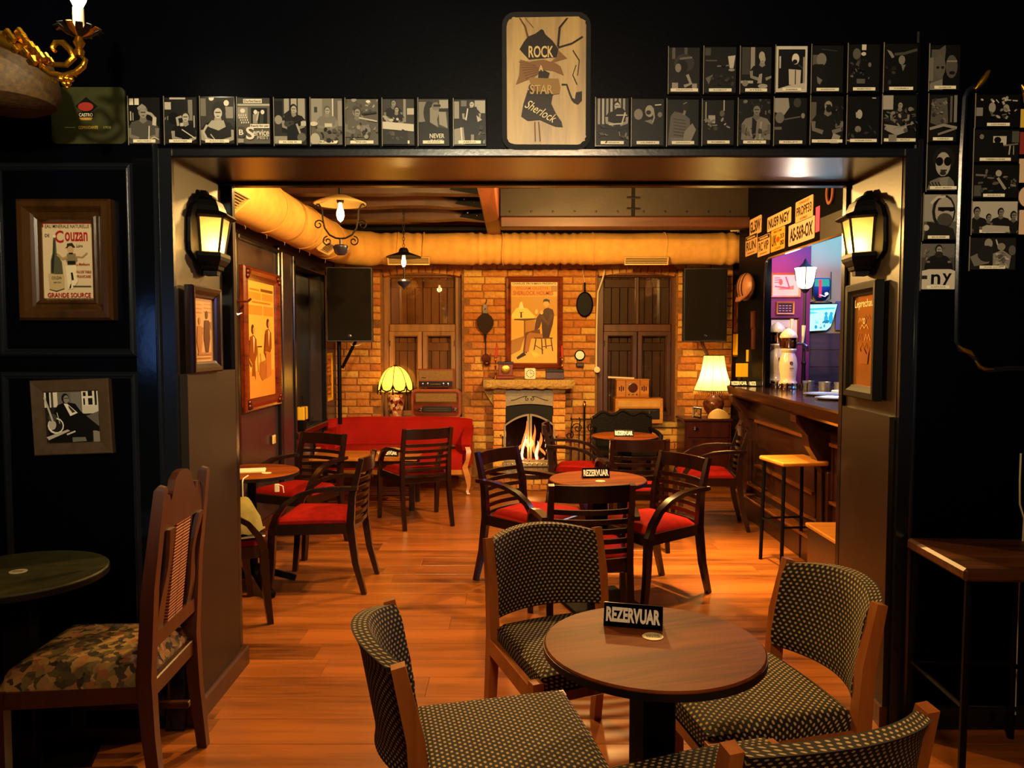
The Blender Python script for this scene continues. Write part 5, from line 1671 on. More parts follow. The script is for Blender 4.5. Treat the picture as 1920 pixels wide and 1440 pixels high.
# firebox
fx0, fx1 = lx(947), lx(1039)
fb = MB()
fb.span(fx0 - .03, fx1 + .03, .33, .36, .12, za)
fb.build('back_plate', M['soot'], fp)
MB().span(fx0 - .01, fx0, .05, .34, .12, za).build('side_plate', M['soot'], fp)
MB().span(fx1, fx1 + .01, .05, .34, .12, za).build('side_plate', M['soot'], fp)
MB().span(fx0, fx1, .05, .34, .13, .16).build('grate_floor', M['iron'], fp)
zh0, zh1 = Z(762, fy), Z(731, fy)
arc = [(fx0, zh1), (fx0, zh0 - .002)] + [(fx0 + (fx1 - fx0) * i / 10, zh0 - .002 + .028 * math.sin(PI * i / 10)) for i in range(1, 10)] + [(fx1, zh0 - .002), (fx1, zh1)]
hood = MB().prism(arc, .03, .05).build('hood_plate', M['greymetal'], fp)
mb = MB()
xc = (fx0 + fx1) / 2
for s in (-1, 1):
    pts = []
    for i in range(26):
        a = i / 25
        if a < .6:
            pts.append((xc + s * (.21 - .17 * a / .6), .026, zh0 + .065 + .045 * (math.sin((a / .6 - .5) * PI) * .5 + .5)))
        else:
            b = (a - .6) / .4 * 2.2 * PI
            r_ = .026 * (1 - b / (2.6 * PI))
            pts.append((xc + s * (.026 + r_ * math.sin(b) * 1.0), .026, zh0 + .082 + r_ * math.cos(b)))
    MB().tube(pts, .0042, 6).build('scroll', M['iron'], hood)
MB().span(fx0, fx1, .06, .075, Z(790, fy), zh0 + .03).build('lintel_plate', M['soot'], fp)
# arched double doors
zd0, zd1 = Z(866, fy), Z(776, fy)
for s in (-1, 1):
    xa, xb = (fx0 - .015, xc - .004) if s < 0 else (xc + .004, fx1 + .015)
    n_ = 9
    def topz(x):
        q = (x - xc) / (fx1 - fx0 + .03) * 2
        return zd1 - .13 * abs(q) ** 1.8
    w_ = .022
    outer = [(xa, zd0), (xb, zd0)] + [(xb + (xa - xb) * i / n_, topz(xb + (xa - xb) * i / n_)) for i in range(n_ + 1)]
    inner = [(xa + w_, zd0 + w_), (xb - w_, zd0 + w_)] + [(xb - w_ + (xa + 2 * w_ - xb) * i / n_, topz(xb - w_ + (xa + 2 * w_ - xb) * i / n_) - w_) for i in range(n_ + 1)]
    mm = MB()
    m_ = len(outer)
    vs = [(x, .0, z) for x, z in outer] + [(x, .0, z) for x, z in inner] + [(x, .022, z) for x, z in outer] + [(x, .022, z) for x, z in inner]
    fs = []
    for i in range(m_):
        k = (i + 1) % m_
        fs += [(i, k, m_ + k, m_ + i), (2 * m_ + i, 3 * m_ + i, 3 * m_ + k, 2 * m_ + k), (i, 2 * m_ + i, 2 * m_ + k, k), (m_ + i, m_ + k, 3 * m_ + k, 3 * m_ + i)]
    mm.add(vs, fs)
    d = mm.build('door', M['greymetal'], fp)
    g = MB().prism(inner, .010, .013)
    g.build('pane', M['sootglass'], d)
    xh = xa - .012 if s < 0 else xb + .012
    MB().tube([(xh, .0, zd0 + .12), (xh, -.02, zd0 + .13), (xh, -.02, zd0 + .28), (xh, 0, zd0 + .29)], .006, 6).build('handle', M['iron'], d)
    MB().ball((xh + s * .018, -.012, zd0 + .30), .014, 8, 6).build('knob', M['chrome'], d)
mb = MB().span(fx0 - .03, fx1 + .03, -.01, .03, .17, zd0 - .004, .006).build('ash_rail', M['greymetal'], fp)
for i in range(10):
    MB().ball((fx0 + .02 + i * (fx1 - fx0 - .04) / 9, -.012, (.17 + zd0) / 2), .012, 8, 5, (1, .5, 1)).build('rivet', M['chrome'], mb)
# fire: logs and flames
for (x, z, r_, a) in ((-.10, .27, .045, .2), (.08, .27, .05, -.25), (0, .34, .045, .5), (.02, .25, .04, 0)):
    MB().tube([(xc + x - .16 * math.cos(a), .17, z - .03 * math.sin(a)), (xc + x, .18, z + .01), (xc + x + .16 * math.cos(a), .19, z + .06 * math.sin(a))], [r_, r_ * 1.08, r_ * .92], 9).build('log', M['soot'] if r_ > .042 else M['ember'], fp)
def flame(x, y_, z0, h, r_, lean, m, sway=.02):
    pts, rs = [], []
    for i in range(11):
        a = i / 10
        pts.append((x + lean * a * a + sway * math.sin(a * 6 + x * 40), y_ + .01 * math.sin(a * 5), z0 + h * a))
        rs.append(r_ * (.55 + 1.2 * a - 1.75 * a * a) if a < .98 else .001)
    MB().tube(pts, [max(q, .001) for q in rs], 8, flat=.6).build('flame', m, fp)
flame(xc - .06, .15, .22, .50, .050, .03, M['flame'])
flame(xc - .075, .13, .20, .34, .036, .035, M['flamehot'], .01)
flame(xc - .12, .15, .21, .22, .045, .05, M['flame'])
flame(xc - .02, .16, .22, .30, .035, -.02, M['flamehot'])
flame(xc + .07, .15, .23, .40, .045, -.03, M['flame'])
flame(xc + .10, .14, .24, .30, .055, .03, M['flame'])
flame(xc + .09, .12, .23, .22, .040, .0, M['flamehot'], .012)
flame(xc + .155, .16, .22, .18, .040, -.03, M['flame'])
lamp('fire_light', 'POINT', (.21 + xc, fy - .10, .42), 7, (1, .42, .10), .06)
# raised bowed hearth with stone facing
pts = [(-.52, .25)] + [(-.52 + 1.04 * i / 14, -.08 - .44 * math.sin(PI * i / 14) ** .7) for i in range(15)] + [(.52, .25)]
mb = MB()
n_ = len(pts)
mb.add([(x, y_, .0) for x, y_ in pts] + [(x, y_, .125) for x, y_ in pts], [tuple(range(n_))[::-1], tuple(range(n_, 2 * n_))] + [(i, (i + 1) % n_, n_ + (i + 1) % n_, n_ + i) for i in range(n_)])
mb.build('hearth_core', M['mortar'], fp)
mb = MB()
p2 = [(x * 1.03, y_ - .02 if y_ < .2 else y_) for x, y_ in pts]
mb.add([(x, y_, .125) for x, y_ in p2] + [(x, y_, .165) for x, y_ in p2], [tuple(range(n_))[::-1], tuple(range(n_, 2 * n_))] + [(i, (i + 1) % n_, n_ + (i + 1) % n_, n_ + i) for i in range(n_)])
mb.build('hearth_slab', M['darkwood'], fp)
for i in range(1, 15):
    a, b = Vector(pts[i]), Vector(pts[i + 1])
    L = (b - a).length
    ang = math.atan2(b.y - a.y, b.x - a.x)
    for k, (zz, hh) in enumerate(((.03, .055), (.088, .052))):
        o = place(bm[(i + k) % 5], 'brick', fp, ((a.x + b.x) / 2 + .02 * k, (a.y + b.y) / 2 + .03, zz), (0, 0, ang), (max(.25, L / .272 * .93), .8, hh / .068))

# mantel pieces
def on_mantel(u, y=8.5):
    return X(u, y)


zm = zb
t = thing('bracket_clock', 'small mahogany clock with a round brass dial on the mantel', 'clock', (X(948, 8.52), 8.52, zm + .003))
MB().span(-.10, .10, -.06, .06, 0, .035, .008).build('plinth', M['mahogany'], t)
MB().span(-.08, .08, -.05, .05, .035, .165, .006).build('case', M['mahogany'], t)
MB().span(-.09, .09, -.055, .055, .165, .19, .006).build('cornice', M['darkwood'], t)
MB().lathe([(.008, 0), (.012, .006), (.004, .014), (.009, .022), (0, .03)], 10, (0, 0, .19)).build('finial', M['brass'], t)
MB(Matrix.Rotation(PI / 2, 4, 'X')).lathe([(0, .0), (.05, .0), (.05, .006), (.044, .008), (0, .006)], 24, (0, 0, 0)).build('dial', M['brass'], t, (0, -.05, .10))
mm = MB(); mm.span(-.002, .002, -.06, -.058, .10, .128); mm.build('hand', M['black'], t)
mm = MB(); mm.span(.0, .03, -.06, -.058, .098, .102); mm.build('hand', M['black'], t)
t = thing('square_clock', 'small cream square clock with black numerals in the middle of the mantel', 'clock', (X(994, 8.48), 8.48, zm + .004))
MB().prism(rrect(.118, .118, .012), -.02, .02).build('case', M['cream'], t, (0, 0, .059))
for i in range(12):
    a = i * PI / 6
    MB().box(.040 * math.sin(a), -.0215, .059 + .040 * math.cos(a), .014, .002, .008, 0, Matrix.Rotation(a, 4, 'Y')).build('numeral', M['black'], t)
MB().span(-.002, .002, -.024, -.022, .059, .092).build('hand', M['black'], t)
MB().span(0, .024, -.024, -.022, .057, .061).build('hand', M['black'], t)
t = thing('wooden_box', 'dark lidded wooden box at the right end of the mantel', 'box', (X(1040, 8.5), 8.5, zm + .003))
MB().span(-.10, .10, -.06, .06, 0, .075, .004).build('body', M['brownwood'], t)
MB().span(-.103, .103, -.063, .063, .075, .108, .006).build('lid', M['darkwood'], t)
def candlestick(label, u, lean):
    t = thing('candlestick', label, 'candlestick', (X(u, 8.61), 8.61, zm + .004), 0, 'candlesticks on the mantel')
    MB().lathe([(0, 0), (.036, 0), (.034, .008), (.012, .018), (.008, .05), (.014, .06), (.007, .075), (.007, .12), (.013, .13), (.007, .145), (.006, .19), (.013, .2), (.008, .21), (.012, .235), (0, .235)], 14).build('stem', M['brass'], t)
    MB().lathe([(.006, .225), (.026, .232), (.027, .238), (.006, .236)], 14).build('drip_pan', M['chrome'], t)
    MB().tube([(0, 0, .235), (lean * .5, 0, .30), (lean, 0, .365)], [.0125, .0115, .010], 10).build('candle', pbr('red_wax', '#c01a14', .4), t)
candlestick('brass candlestick with a leaning red candle at the left end of the mantel', 929, .022)
candlestick('brass candlestick with an upright red candle at the right end of the mantel', 1054, -.004)
# wall pieces on the brick
wyb = YB - .012
c = at(910, 604, wyb)
t = thing('bellows', 'carved wooden fire bellows hanging on the brick wall left of the framed poster', 'bellows', (c.x, wyb, c.z))
body = [(.0, .10), (.035, .095), (.075, .06), (.098, .015), (.095, -.035), (.07, -.085), (.035, -.12), (.018, -.14), (-.018, -.14), (-.035, -.12), (-.07, -.085), (-.095, -.035), (-.098, .015), (-.075, .06), (-.035, .095)]
M['carved'] = pbr('carved_dark_wood', '#2a1208', .6, spec=.2, var=.4, vs=60, bump=1.0, bs=80)
MB().prism(body, -.05, -.02).build('board', M['carved'], t)
MB().prism([(x * .93, z * .95) for x, z in body], -.02, .0).build('leather', M['iron'], t)
MB().prism([(-.022, .095), (.022, .095), (.028, .16), (.02, .20), (-.02, .20), (-.028, .16)], -.05, -.015).build('handle', M['darkwood'], t)
MB().tube([(0, -.03, .20), (.012, -.03, .225), (.02, -.02, .25), (.012, -.01, .262)], .004, 6).build('strap', M['iron'], t)
MB().ball((0, -.055, .15), .011, 8, 6).build('stud', pbr('red_bead', '#b02818', .4), t)
MB().tube([(0, -.03, -.13), (0, -.03, -.18), (0, -.03, -.235)], [.018, .012, .005], 10).build('nozzle', M['iron'], t)
c = at(911, 672, wyb)
t = thing('ladle', 'copper ladle hanging below the bellows', 'ladle', (c.x, wyb, c.z))
MB().tube([(0, -.02, .20), (0, -.02, .05)], .006, 6).build('handle', M['chrome'], t)
MB().lathe([(.055, .0), (.052, -.02), (.03, -.035), (0, -.04), (0, -.034), (.028, -.03), (.048, -.018), (.051, 0)], 18, (0, 0, 0), Matrix.Rotation(PI / 2 - .3, 4, 'X')).build('bowl', M['copper'], t, (0, -.03, 0))
MB().ball((.01, -.05, -.055), .035, 10, 8, (1.2, .8, .8)).build('lower_bowl', M['copper'], t)
c = at(1096, 571, wyb)
t = thing('griddle_pan', 'oval black pan hanging by a cord right of the framed poster', 'pan', (c.x, wyb, c.z))
ov = [(.098 * math.cos(2 * PI * i / 28), .145 * math.sin(2 * PI * i / 28)) for i in range(28)]
mm = MB()
mm.rings([[(x * .90, -.008, z * .94) for x, z in ov], [(x, -.03, z) for x, z in ov], [(x * .96, -.032, z * .98) for x, z in ov], [(x * .86, -.012, z * .90) for x, z in ov]], smooth=False)
mm.build('pan', M['blackmetal'], t)
MB().tube([(0, -.025, .14), (0, -.025, .20), (0, -.022, .25)], [.012, .009, .011], 8).build('handle', M['blackmetal'], t)
MB().tube([(0, -.02, .25), (-.02, -.02, .35), (-.025, -.02, .42)], .004, 6).build('cord', M['cream'], t)
c = at(1087, 666, wyb)
t = thing('wall_gauge', 'round white-faced gauge on a wooden bracket on the brick wall right of the mantel', 'gauge', (c.x, wyb, c.z))
Q = Matrix.Rotation(PI / 2, 4, 'X')
MB(Q).lathe([(0, 0), (.060, 0), (.062, .02), (.054, .03), (.05, .022), (0, .022)], 26).build('bezel', M['blackmetal'], t)
MB(Q).lathe([(0, .0225), (.049, .0225), (.049, .024), (0, .024)], 26).build('face', pbr('gauge_face', '#f4ecd0', .4), t)
MB().span(-.045, .045, -.05, 0, -.135, -.085, .01).build('bracket', M['brownwood'], t)
tag(MB().tube([at(1134, 505, YB - .03), at(1130, 522, YB - .02), at(1121, 548, YB - .015), at(1119, 600, YB - .015), at(1118, 660, YB - .015), at(1118, 690, YB - .015)], .010, 6).build('cable_conduit', M['cream']), 'white cable running down the left side of the right window', 'cable')
tag(MB().lathe([(0, 0), (.035, 0), (.035, .03), (0, .035)], 16, (0, 0, 0), Q).build('junction_button', M['cream'], None, tuple(at(1119, 693, YB - .02))), 'small round white junction box beside the right window', 'junction box')

# framed theatre poster over the mantel
c = at(1001.5, 605, YB - .02)
t = thing('theatre_poster', 'tall yellow theatre poster of a seated man, in a dark wood frame over the mantel', 'picture', (c.x, YB - .02, c.z))
w, h = .655, 1.05
frame_mb(w, h, [(0, 0), (0, .03), (.008, .04), (.03, .045), (.05, .03), (.062, .026), (.062, 0)]).build('frame', M['mahogany'], t)
w, h = w - .12, h - .12
P = Print(w, h, '#e0b048')
fx = lambda x: (x - .5) * w
fz = lambda y_: (.5 - y_) * h
q = lambda pts: [(fx(a), fz(b)) for a, b in pts]
P.rect(0, fz(.02), w, h * .045, '#e8d494')
P.text('CHARLES FROHMAN PRESENTS', 0, fz(.02), w * .94, h * .024, '#1c120a')
P.rect(-w * .05, fz(.11), w * .88, h * .12, '#d8922c')
P.text('WILLIAM GILLETTE', -w * .05, fz(.075), w * .7, h * .035, '#b86420')
P.text('SHERLOCK HOLMES', -w * .02, fz(.135), w * .86, h * .05, '#a84e18')
for i in range(4): P.rect(fx(.93), fz(.055 + .018 * i), w * .12, h * .008, '#6a3a14')
P.poly(q([(0, .18), (1, .18), (1, .42), (0, .42)]), '#c8952f')
P.poly(q([(.02, .4), (.12, .32), (.34, .32), (.52, .42), (.5, .45), (.02, .45)]), '#f0d868')
P.poly(q([(.2, .25), (.24, .24), (.28, .33), (.16, .33)]), '#f6e6a0')
P.poly(q([(.2, .44), (.24, .44), (.235, .38), (.28, .37), (.16, .37), (.205, .38)]), '#3a2410')
P.poly(q([(.08, .455), (.54, .445), (.54, .46), (.34, .475), (.06, .468)]), '#5a3414')
P.poly(q([(.3, .475), (.52, .465), (.5, .6), (.3, .66)]), '#b8802c')
P.poly(q([(.28, .475), (.31, .475), (.31, .66), (.28, .7)]), '#7a4c1c')
P.poly(q([(0, .72), (.3, .66), (.2, .84), (0, .9)]), '#a8742a')
P.oval(fx(.76), fz(.26), w * .062, h * .045, '#d8b070')
P.poly(q([(.69, .255), (.70, .215), (.76, .205), (.83, .22), (.835, .27), (.8, .24), (.72, .24)]), '#3a1c0c')
P.poly(q([(.72, .33), (.8, .315), (.9, .34), (.93, .4), (.9, .52), (.82, .69), (.68, .69), (.66, .5), (.64, .42)]), '#44200c')
P.poly(q([(.55, .44), (.66, .36), (.7, .4), (.62, .56), (.5, .62), (.52, .52)]), '#54290f')
P.line(q([(.88, .4), (.8, .52), (.66, .42)]), w * .07, '#5e3014')
P.oval(fx(.66), fz(.375), w * .035, h * .025, '#e0bc7c')
P.oval(fx(.55), fz(.365), w * .03, h * .03, '#e8c888')
P.poly(q([(.62, .58), (.46, .6), (.32, .62), (.3, .66), (.26, .86), (.34, .88), (.42, .7), (.64, .66)]), '#6a3c18')
P.poly(q([(.4, .62), (.68, .64), (.66, .70), (.44, .69), (.38, .86), (.3, .86), (.34, .66)]), '#a86c30')
P.poly(q([(.12, .93), (.28, .86), (.33, .9), (.14, .955)]), '#2a160a')
for a, b in (((.5, .72), (.5, .74)),):
    P.line(q([(.5, .69), (.9, .69)]), h * .012, '#5a2c10')
for (a, b, c_, d) in ((.54, .7, .5, .84), (.66, .7, .68, .89), (.86, .69, .9, .85), (.74, .7, .76, .82)):
    P.line(q([(a, b), (c_, d)]), w * .022, '#3a1c0c')
P.line(q([(.52, .78), (.7, .84)]), w * .015, '#5a2c10'); P.line(q([(.66, .80), (.88, .78)]), w * .015, '#5a2c10')
P.poly(q([(.4, .84), (.66, .9), (.5, .94)]), '#f0c84c')
P.build('poster', M['print'], t, (0, -.012, 0))

# ---------------------------------------------------------------- duct of burlap-wrapped pipe with vents
du = thing('duct', 'thick burlap-wrapped air duct along the left wall and across the brick wall', 'duct', (0, 0, 0))
rr_ = random.Random(8)
dz = 2.56
path = [Vector((-1.875, 4.2 + i * .16, dz + .0)) for i in range(24)]
path = [Vector((-1.88 + .09 * (p.y - 4.2) / 3.8, p.y, dz)) for p in path]
cx, cy, rr0 = -1.44, 7.9, .355
for i in range(1, 9):
    a = PI - i * (PI / 2) / 9
    path.append(Vector((cx + rr0 * math.cos(a) * 1.0, cy + .35 * math.sin(a), dz)))
x = -1.40
back = []
while x < 2.46:
    back.append(Vector((x, 8.25, dz)))
    x += .022
rad = [.182 + rr_.uniform(-.002, .002) for _ in path]
for p in back:
    q_ = .165 + .004 * math.sin(p.x * 9) + rr_.uniform(-.0015, .0015)
    if -.45 < p.x < .75: q_ += .008 * math.sin(p.x * 70)
    elif p.x < -.9: q_ += .005 * math.sin(p.x * 55)
    if 2.2 < p.x: q_ += .006 * math.sin(p.x * 60) - .03 * max(0, p.x - 2.36) / .1
    rad.append(q_)
MB().tube(path + back, rad, 26).build('pipe', M['cloth'], du)
# tied seams
for x in (-1.2, -.93, -.10, .38, .86, 1.62):
    MB().tube([(x + .006 * math.sin(3 * a), 8.25 + .172 * math.cos(a), dz + .172 * math.sin(a)) for a in [2 * PI * i / 24 for i in range(24)]], .006, 6, True).build('seam_cord', M['cloth'], du)
for y_ in (5.75, 6.7, 7.5):
    xx = -1.88 + .09 * (y_ - 4.2) / 3.8
    MB().tube([(xx + .186 * math.cos(a), y_ + .01 * math.sin(2 * a), dz + .186 * math.sin(a)) for a in [2 * PI * i / 24 for i in range(24)]], .005, 6, True).build('seam_cord', M['cloth'], du)
for (u, y_) in ((706, 8.2), (1104, 8.2), (1312, 8.2)):
    xx = X(u, y_)
    MB().tube([(xx, 8.2, dz + .15), (xx, 8.22, 2.75)], .012, 6).build('hanger', M['chrome'], du)
# drooping torn hem along the underside
for i in range(6):
    y_ = 5.35 + i * .42 + rr_.uniform(-.15, .15)
    xx = -1.88 + .09 * (y_ - 4.2) / 3.8 - .03
    MB().tube([(xx, y_, dz - .175), (xx + .01, y_ + .02, dz - .19), (xx + .004, y_ + .03, dz - .20 - rr_.uniform(0, .02))], [.003, .002, .0015], 5).build('loose_thread', M['cloth'], du)
M['vent'] = pbr('beige_vent_metal', '#d8b878', .4, .2)
def vent(label, centre, rot, w, h, nsl):
    t = thing('air_vent', label, 'vent', centre, 0, 'air vents of the burlap duct')
    t.rotation_euler = rot
    frame_mb(w, h, [(0, -.02), (0, .012), (.003, .015), (.012, .012), (.014, -.02)]).build('frame', M['vent'], t)
    MB().box(0, .012, 0, w - .02, .004, h - .02).build('recess', M['soot'], t)
    for i in range(nsl):
        z = -h / 2 + .018 + (h - .036) * (i + .5) / nsl
        MB().box(0, -.002, z, w - .028, .002, (h - .036) / nsl * .62, 0, Matrix.Rotation(.5, 4, 'X')).build('slat', M['vent'], t)
vent('wide beige vent in the duct above the left window', at(766, 489, 8.09), (R(22), 0, 0), .44, .085, 4)
vent('wide beige vent in the duct above the right window', at(1212, 489, 8.09), (R(22), 0, 0), .46, .085, 3)
vent('slatted vent at the near end of the duct', (-1.712, 4.66, 2.415), (R(48), 0, PI / 2), .45, .17, 7)
vent('small slatted vent near the bend of the duct', (-1.672, 7.02, 2.418), (R(48), 0, PI / 2), .36, .12, 6)

# ---------------------------------------------------------------- pendant lamps
px_ = at(638, 380, 6.2)
t = thing('pendant_lamp', 'scrolled wrought iron pendant lamp with a flat shade, nearest to the left jamb', 'lamp', tuple(px_), 0, 'hanging lamps of the back room')
M['enamel'] = pbr('cream_enamel', '#d8b878', .4)
mm = MB().lathe([(.03, .06), (.06, .055), (.15, .02), (.205, -.004), (.21, -.012), (.204, -.014), (.15, .008), (.06, .04), (.03, .045)], 28)
mm.build('shade', M['enamel'], t)
MB().lathe([(.0, .22), (.05, .215), (.012, .20), (.010, .07), (.028, .06), (.028, .0), (.0, -.01)], 16).build('stem', M['iron'], t)
MB().tube([(0, 0, .2), (0, 0, .325)], .008, 6).build('rod', M['iron'], t)
MB().lathe([(.014, .0), (.016, -.03), (.030, -.075), (.032, -.10), (.022, -.135), (.001, -.155)], 16).build('bulb', M['bulb'], t)
hoop = [(-.175, 0, -.01), (-.16, 0, -.03), (-.145, 0, -.06), (-.142, 0, -.13), (-.128, 0, -.20), (-.09, 0, -.255), (-.04, 0, -.28), (0, 0, -.285), (.04, 0, -.28), (.09, 0, -.255), (.128, 0, -.20), (.142, 0, -.13), (.145, 0, -.06), (.16, 0, -.03), (.175, 0, -.01)]
MB().tube(hoop, .0075, 7).build('hoop', M['iron'], t)
def spiral(cx, cz, r0, a0, turns, s, n=22):
    return [(cx + s * r0 * (1 - .75 * i / n) * math.cos(a0 + turns * 2 * PI * i / n), 0, cz + r0 * (1 - .75 * i / n) * math.sin(a0 + turns * 2 * PI * i / n)) for i in range(n + 1)]
for s in (-1, 1):
    MB().tube(spiral(s * .175, -.175, .042, -PI + .3, -1.3, s), .0055, 6).build('scroll', M['iron'], t)
    MB().tube(spiral(s * .105, -.305, .040, PI / 2, -1.3, s), .0055, 6).build('scroll', M['iron'], t)
    MB().tube(spiral(s * .195, -.015, .022, -PI / 2, 1.1, s), .005, 6).build('scroll', M['iron'], t)
M['cupblue'] = pbr('dark_blue_enamel', '#26243c', .3)
MB().lathe([(.0, -.285), (.012, -.29), (.010, -.33), (.045, -.335), (.062, -.345), (.062, -.355), (.048, -.40), (.03, -.415), (0, -.415)], 20).build('finial_cup', M['cupblue'], t)
lamp('back_room_light', 'POINT', (px_.x, px_.y, px_.z - .09), 30, WARM, .03)
px_ = at(757, 479, 7.3)
t = thing('pendant_lamp', 'small pendant lamp with a conical iron shade on a chain before the left window', 'lamp', tuple(px_), 0, 'hanging lamps of the back room')
MB().lathe([(.0, .075), (.03, .07), (.045, .05), (.05, .03), (.10, .012), (.165, -.012), (.166, -.018), (.10, .004), (.048, .02), (.0, .03)], 24).build('shade', M['iron'], t)
MB().lathe([(.012, .02), (.014, -.02), (.022, -.055), (.022, -.075), (.012, -.105), (.001, -.115)], 14).build('bulb', M['bulb'], t)
MB().tube([(0.004, 0, -.10), (.004, 0, -.22)], .010, 8).build('rod', M['iron'], t)
MB().lathe([(.0, -.215), (.02, -.22), (.05, -.232), (.062, -.245), (.055, -.262), (.035, -.285), (.012, -.30), (.006, -.32), (0, -.322)], 18).build('finial_cup', M['cupblue'], t)
z = .075
k = 0
while z < .44:
    MB(Matrix.Translation((0, 0, z + .018)) @ Matrix.Rotation(PI / 2 * (k % 2), 4, 'Z')).tube([(.009 * math.cos(a), 0, .019 * math.sin(a)) for a in [2 * PI * i / 10 for i in range(10)]], .003, 5, True).build('chain_link', M['iron'], t)
    z += .031; k += 1
MB().lathe([(0, .43), (.045, .435), (.045, .445), (.02, .47), (.008, .475), (.008, .60), (0, .60)], 16).build('ceiling_rose', M['iron'], t)
lamp('back_room_light', 'POINT', (px_.x, px_.y, px_.z - .07), 30, WARM, .03)

# ---------------------------------------------------------------- loudspeakers
M['grille'] = pbr('black_speaker_grille', '#110b07', .7, spec=.15, bump=.3, bs=400)
def speaker(label, u0, v0, u1, v1, Y, rz, pole):
    x0, x1, z0, z1 = rect_at(u0, v1, u1, v0, Y)[0], rect_at(u0, v1, u1, v0, Y)[1], Z(v1, Y), Z(v0, Y)
    w, h = x1 - x0, z1 - z0
    t = thing('loudspeaker', label, 'speaker', ((x0 + x1) / 2, Y, z0), rz, 'wall loudspeakers')
    MB().rings([[(-w / 2, 0, 0), (w / 2, 0, 0), (w / 2, 0, h), (-w / 2, 0, h)], [(-w / 2, .12, 0), (w / 2, .12, 0), (w / 2, .12, h), (-w / 2, .12, h)], [(-w / 3, .34, 0), (w / 3, .34, 0), (w / 3, .34, h), (-w / 3, .34, h)]], smooth=False).build('cabinet', M['black'], t)
    MB().span(-w / 2 + .012, w / 2 - .012, -.012, 0, .012, h - .012, .008).build('grille', M['grille'], t)
    MB(Matrix.Translation((0, -.012, .055)) @ Q).lathe([(0, 0), (.018, 0), (.018, .004), (0, .005)], 16).build('badge', M['chrome'], t)
    if pole < 0:
        MB().tube([(-.13, .16, -.88), (-.13, .16, 0)], .022, 10).build('pole', M['blackmetal'], t)
        MB().tube([(-.10, .16, -.28), (.05, .1, 0)], .018, 8).build('bracket', M['blackmetal'], t)
        MB().tube([(-.01, .1, -.02), (.02, .1, -.05), (.08, .1, -.04), (.12, .1, -.02)], .005, 6).build('cable', M['cream'], t)
    else:
        MB().tube([(.0, .2, -.0), (.04, .22, -.10), (.12, .3, -.22)], .018, 8).build('bracket', M['brownwood'], t)
speaker('black loudspeaker on a pole bracket left of the left window', 614, 501, 697, 640, 8.0, R(6), -1)
speaker('black loudspeaker on the brick wall above the cream-shaded lamp', 1282, 503, 1364, 640, 8.3, R(-4), 1)

# ---------------------------------------------------------------- things on the window sills
sz = .70
yy = 8.84
t = thing('stained_glass_lamp', 'table lamp with a yellow leaded dome shade and patterned vase base, by the left window', 'lamp', (X(743, yy) - .008, yy, sz))
t.scale = (.94, .94, 1)
MB().lathe([(0, 0), (.07, 0), (.075, .02), (.092, .10), (.105, .20), (.10, .25), (.09, .26), (.0, .265)], 22).build('vase', NT('patterned_porcelain').m, t)
m_ = bpy.data.materials['patterned_porcelain']; nt_ = NT('tmp_pattern')
v = nt_.coords('Object', (1, 1, 1)); vo = nt_.n('ShaderNodeTexVoronoi'); vo.inputs['Scale'].default_value = 34; nt_.l(v, vo.inputs['Vector'])
nt_.l(nt_.ramp(vo.outputs['Color'], [(.2, '#3c1408'), (.4, '#b04c18'), (.55, '#e8c890'), (.8, '#8a3010')]), nt_.b.inputs['Base Color']); nt_.set(Roughness=.25)
m_ = nt_.m; m_.name = 'patterned_porcelain_glaze'
t.children[0].data.materials[0] = m_
MB().tube([(0, 0, .26), (0, 0, .36)], .012, 8).build('stem', M['brass'], t)
shz0 = .305
n_ = 8
shade = None
M['leadglass'] = M['shadeglow']
for k in range(n_):
    mm = MB()
    rows_ = []
    for j in range(9):
        a = j / 8
        rr1 = .21 * math.sin((.06 + .44 * a) * PI)
        zz = shz0 + .30 - .30 * (1 - math.cos((.06 + .44 * a) * PI)) / 1.0
        zz = shz0 + .29 * math.cos((.06 + .44 * a) * PI)
        rows_.append([(rr1 * math.cos(2 * PI * (k + i / 4) / n_), rr1 * math.sin(2 * PI * (k + i / 4) / n_), zz) for i in range(5)])
    vs = [p for r_ in rows_ for p in r_]
    mm.add(vs, [(j * 5 + i, j * 5 + i + 1, (j + 1) * 5 + i + 1, (j + 1) * 5 + i) for j in range(8) for i in range(4)], True)
    sp = mm.build('shade_panel', M['shadeglow'], t)
    MB().tube([(r_[0][0] * 1.01, r_[0][1] * 1.01, r_[0][2]) for r_ in rows_], .0045, 5).build('lead_strip', M['iron'], sp)
    # scalloped dark border drop
    r1 = .212
    a0, a1 = 2 * PI * k / n_, 2 * PI * (k + 1) / n_
    pts3 = [(r1 * math.cos(a0 + (a1 - a0) * f), r1 * math.sin(a0 + (a1 - a0) * f), shz0 + dzz) for f, dzz in ((0, .075), (.16, .02), (.5, .004), (.84, .02), (1, .075))]
    MB().tube(pts3, .009, 5).build('border_lead', M['iron'], sp)
    dr = MB().tube([(r1 * math.cos(a0), r1 * math.sin(a0), shz0 + .11), (r1 * 1.03 * math.cos(a0), r1 * 1.03 * math.sin(a0), shz0 + .02), (r1 * 1.04 * math.cos(a0), r1 * 1.04 * math.sin(a0), shz0 - .035)], [.004, .019, .022], 6, flat=.5)
    dr.build('border_drop', M['darkwood'], sp)
MB().lathe([(0, .02), (.02, .015), (.028, 0), (0, 0)], 12, (0, 0, shz0 + .285)).build('cap', M['copper'], t)
lamp('table_lamp_light', 'POINT', (X(743, yy), yy - .02, sz + shz0 + .10), 3.6, (1, .66, .24), .04)

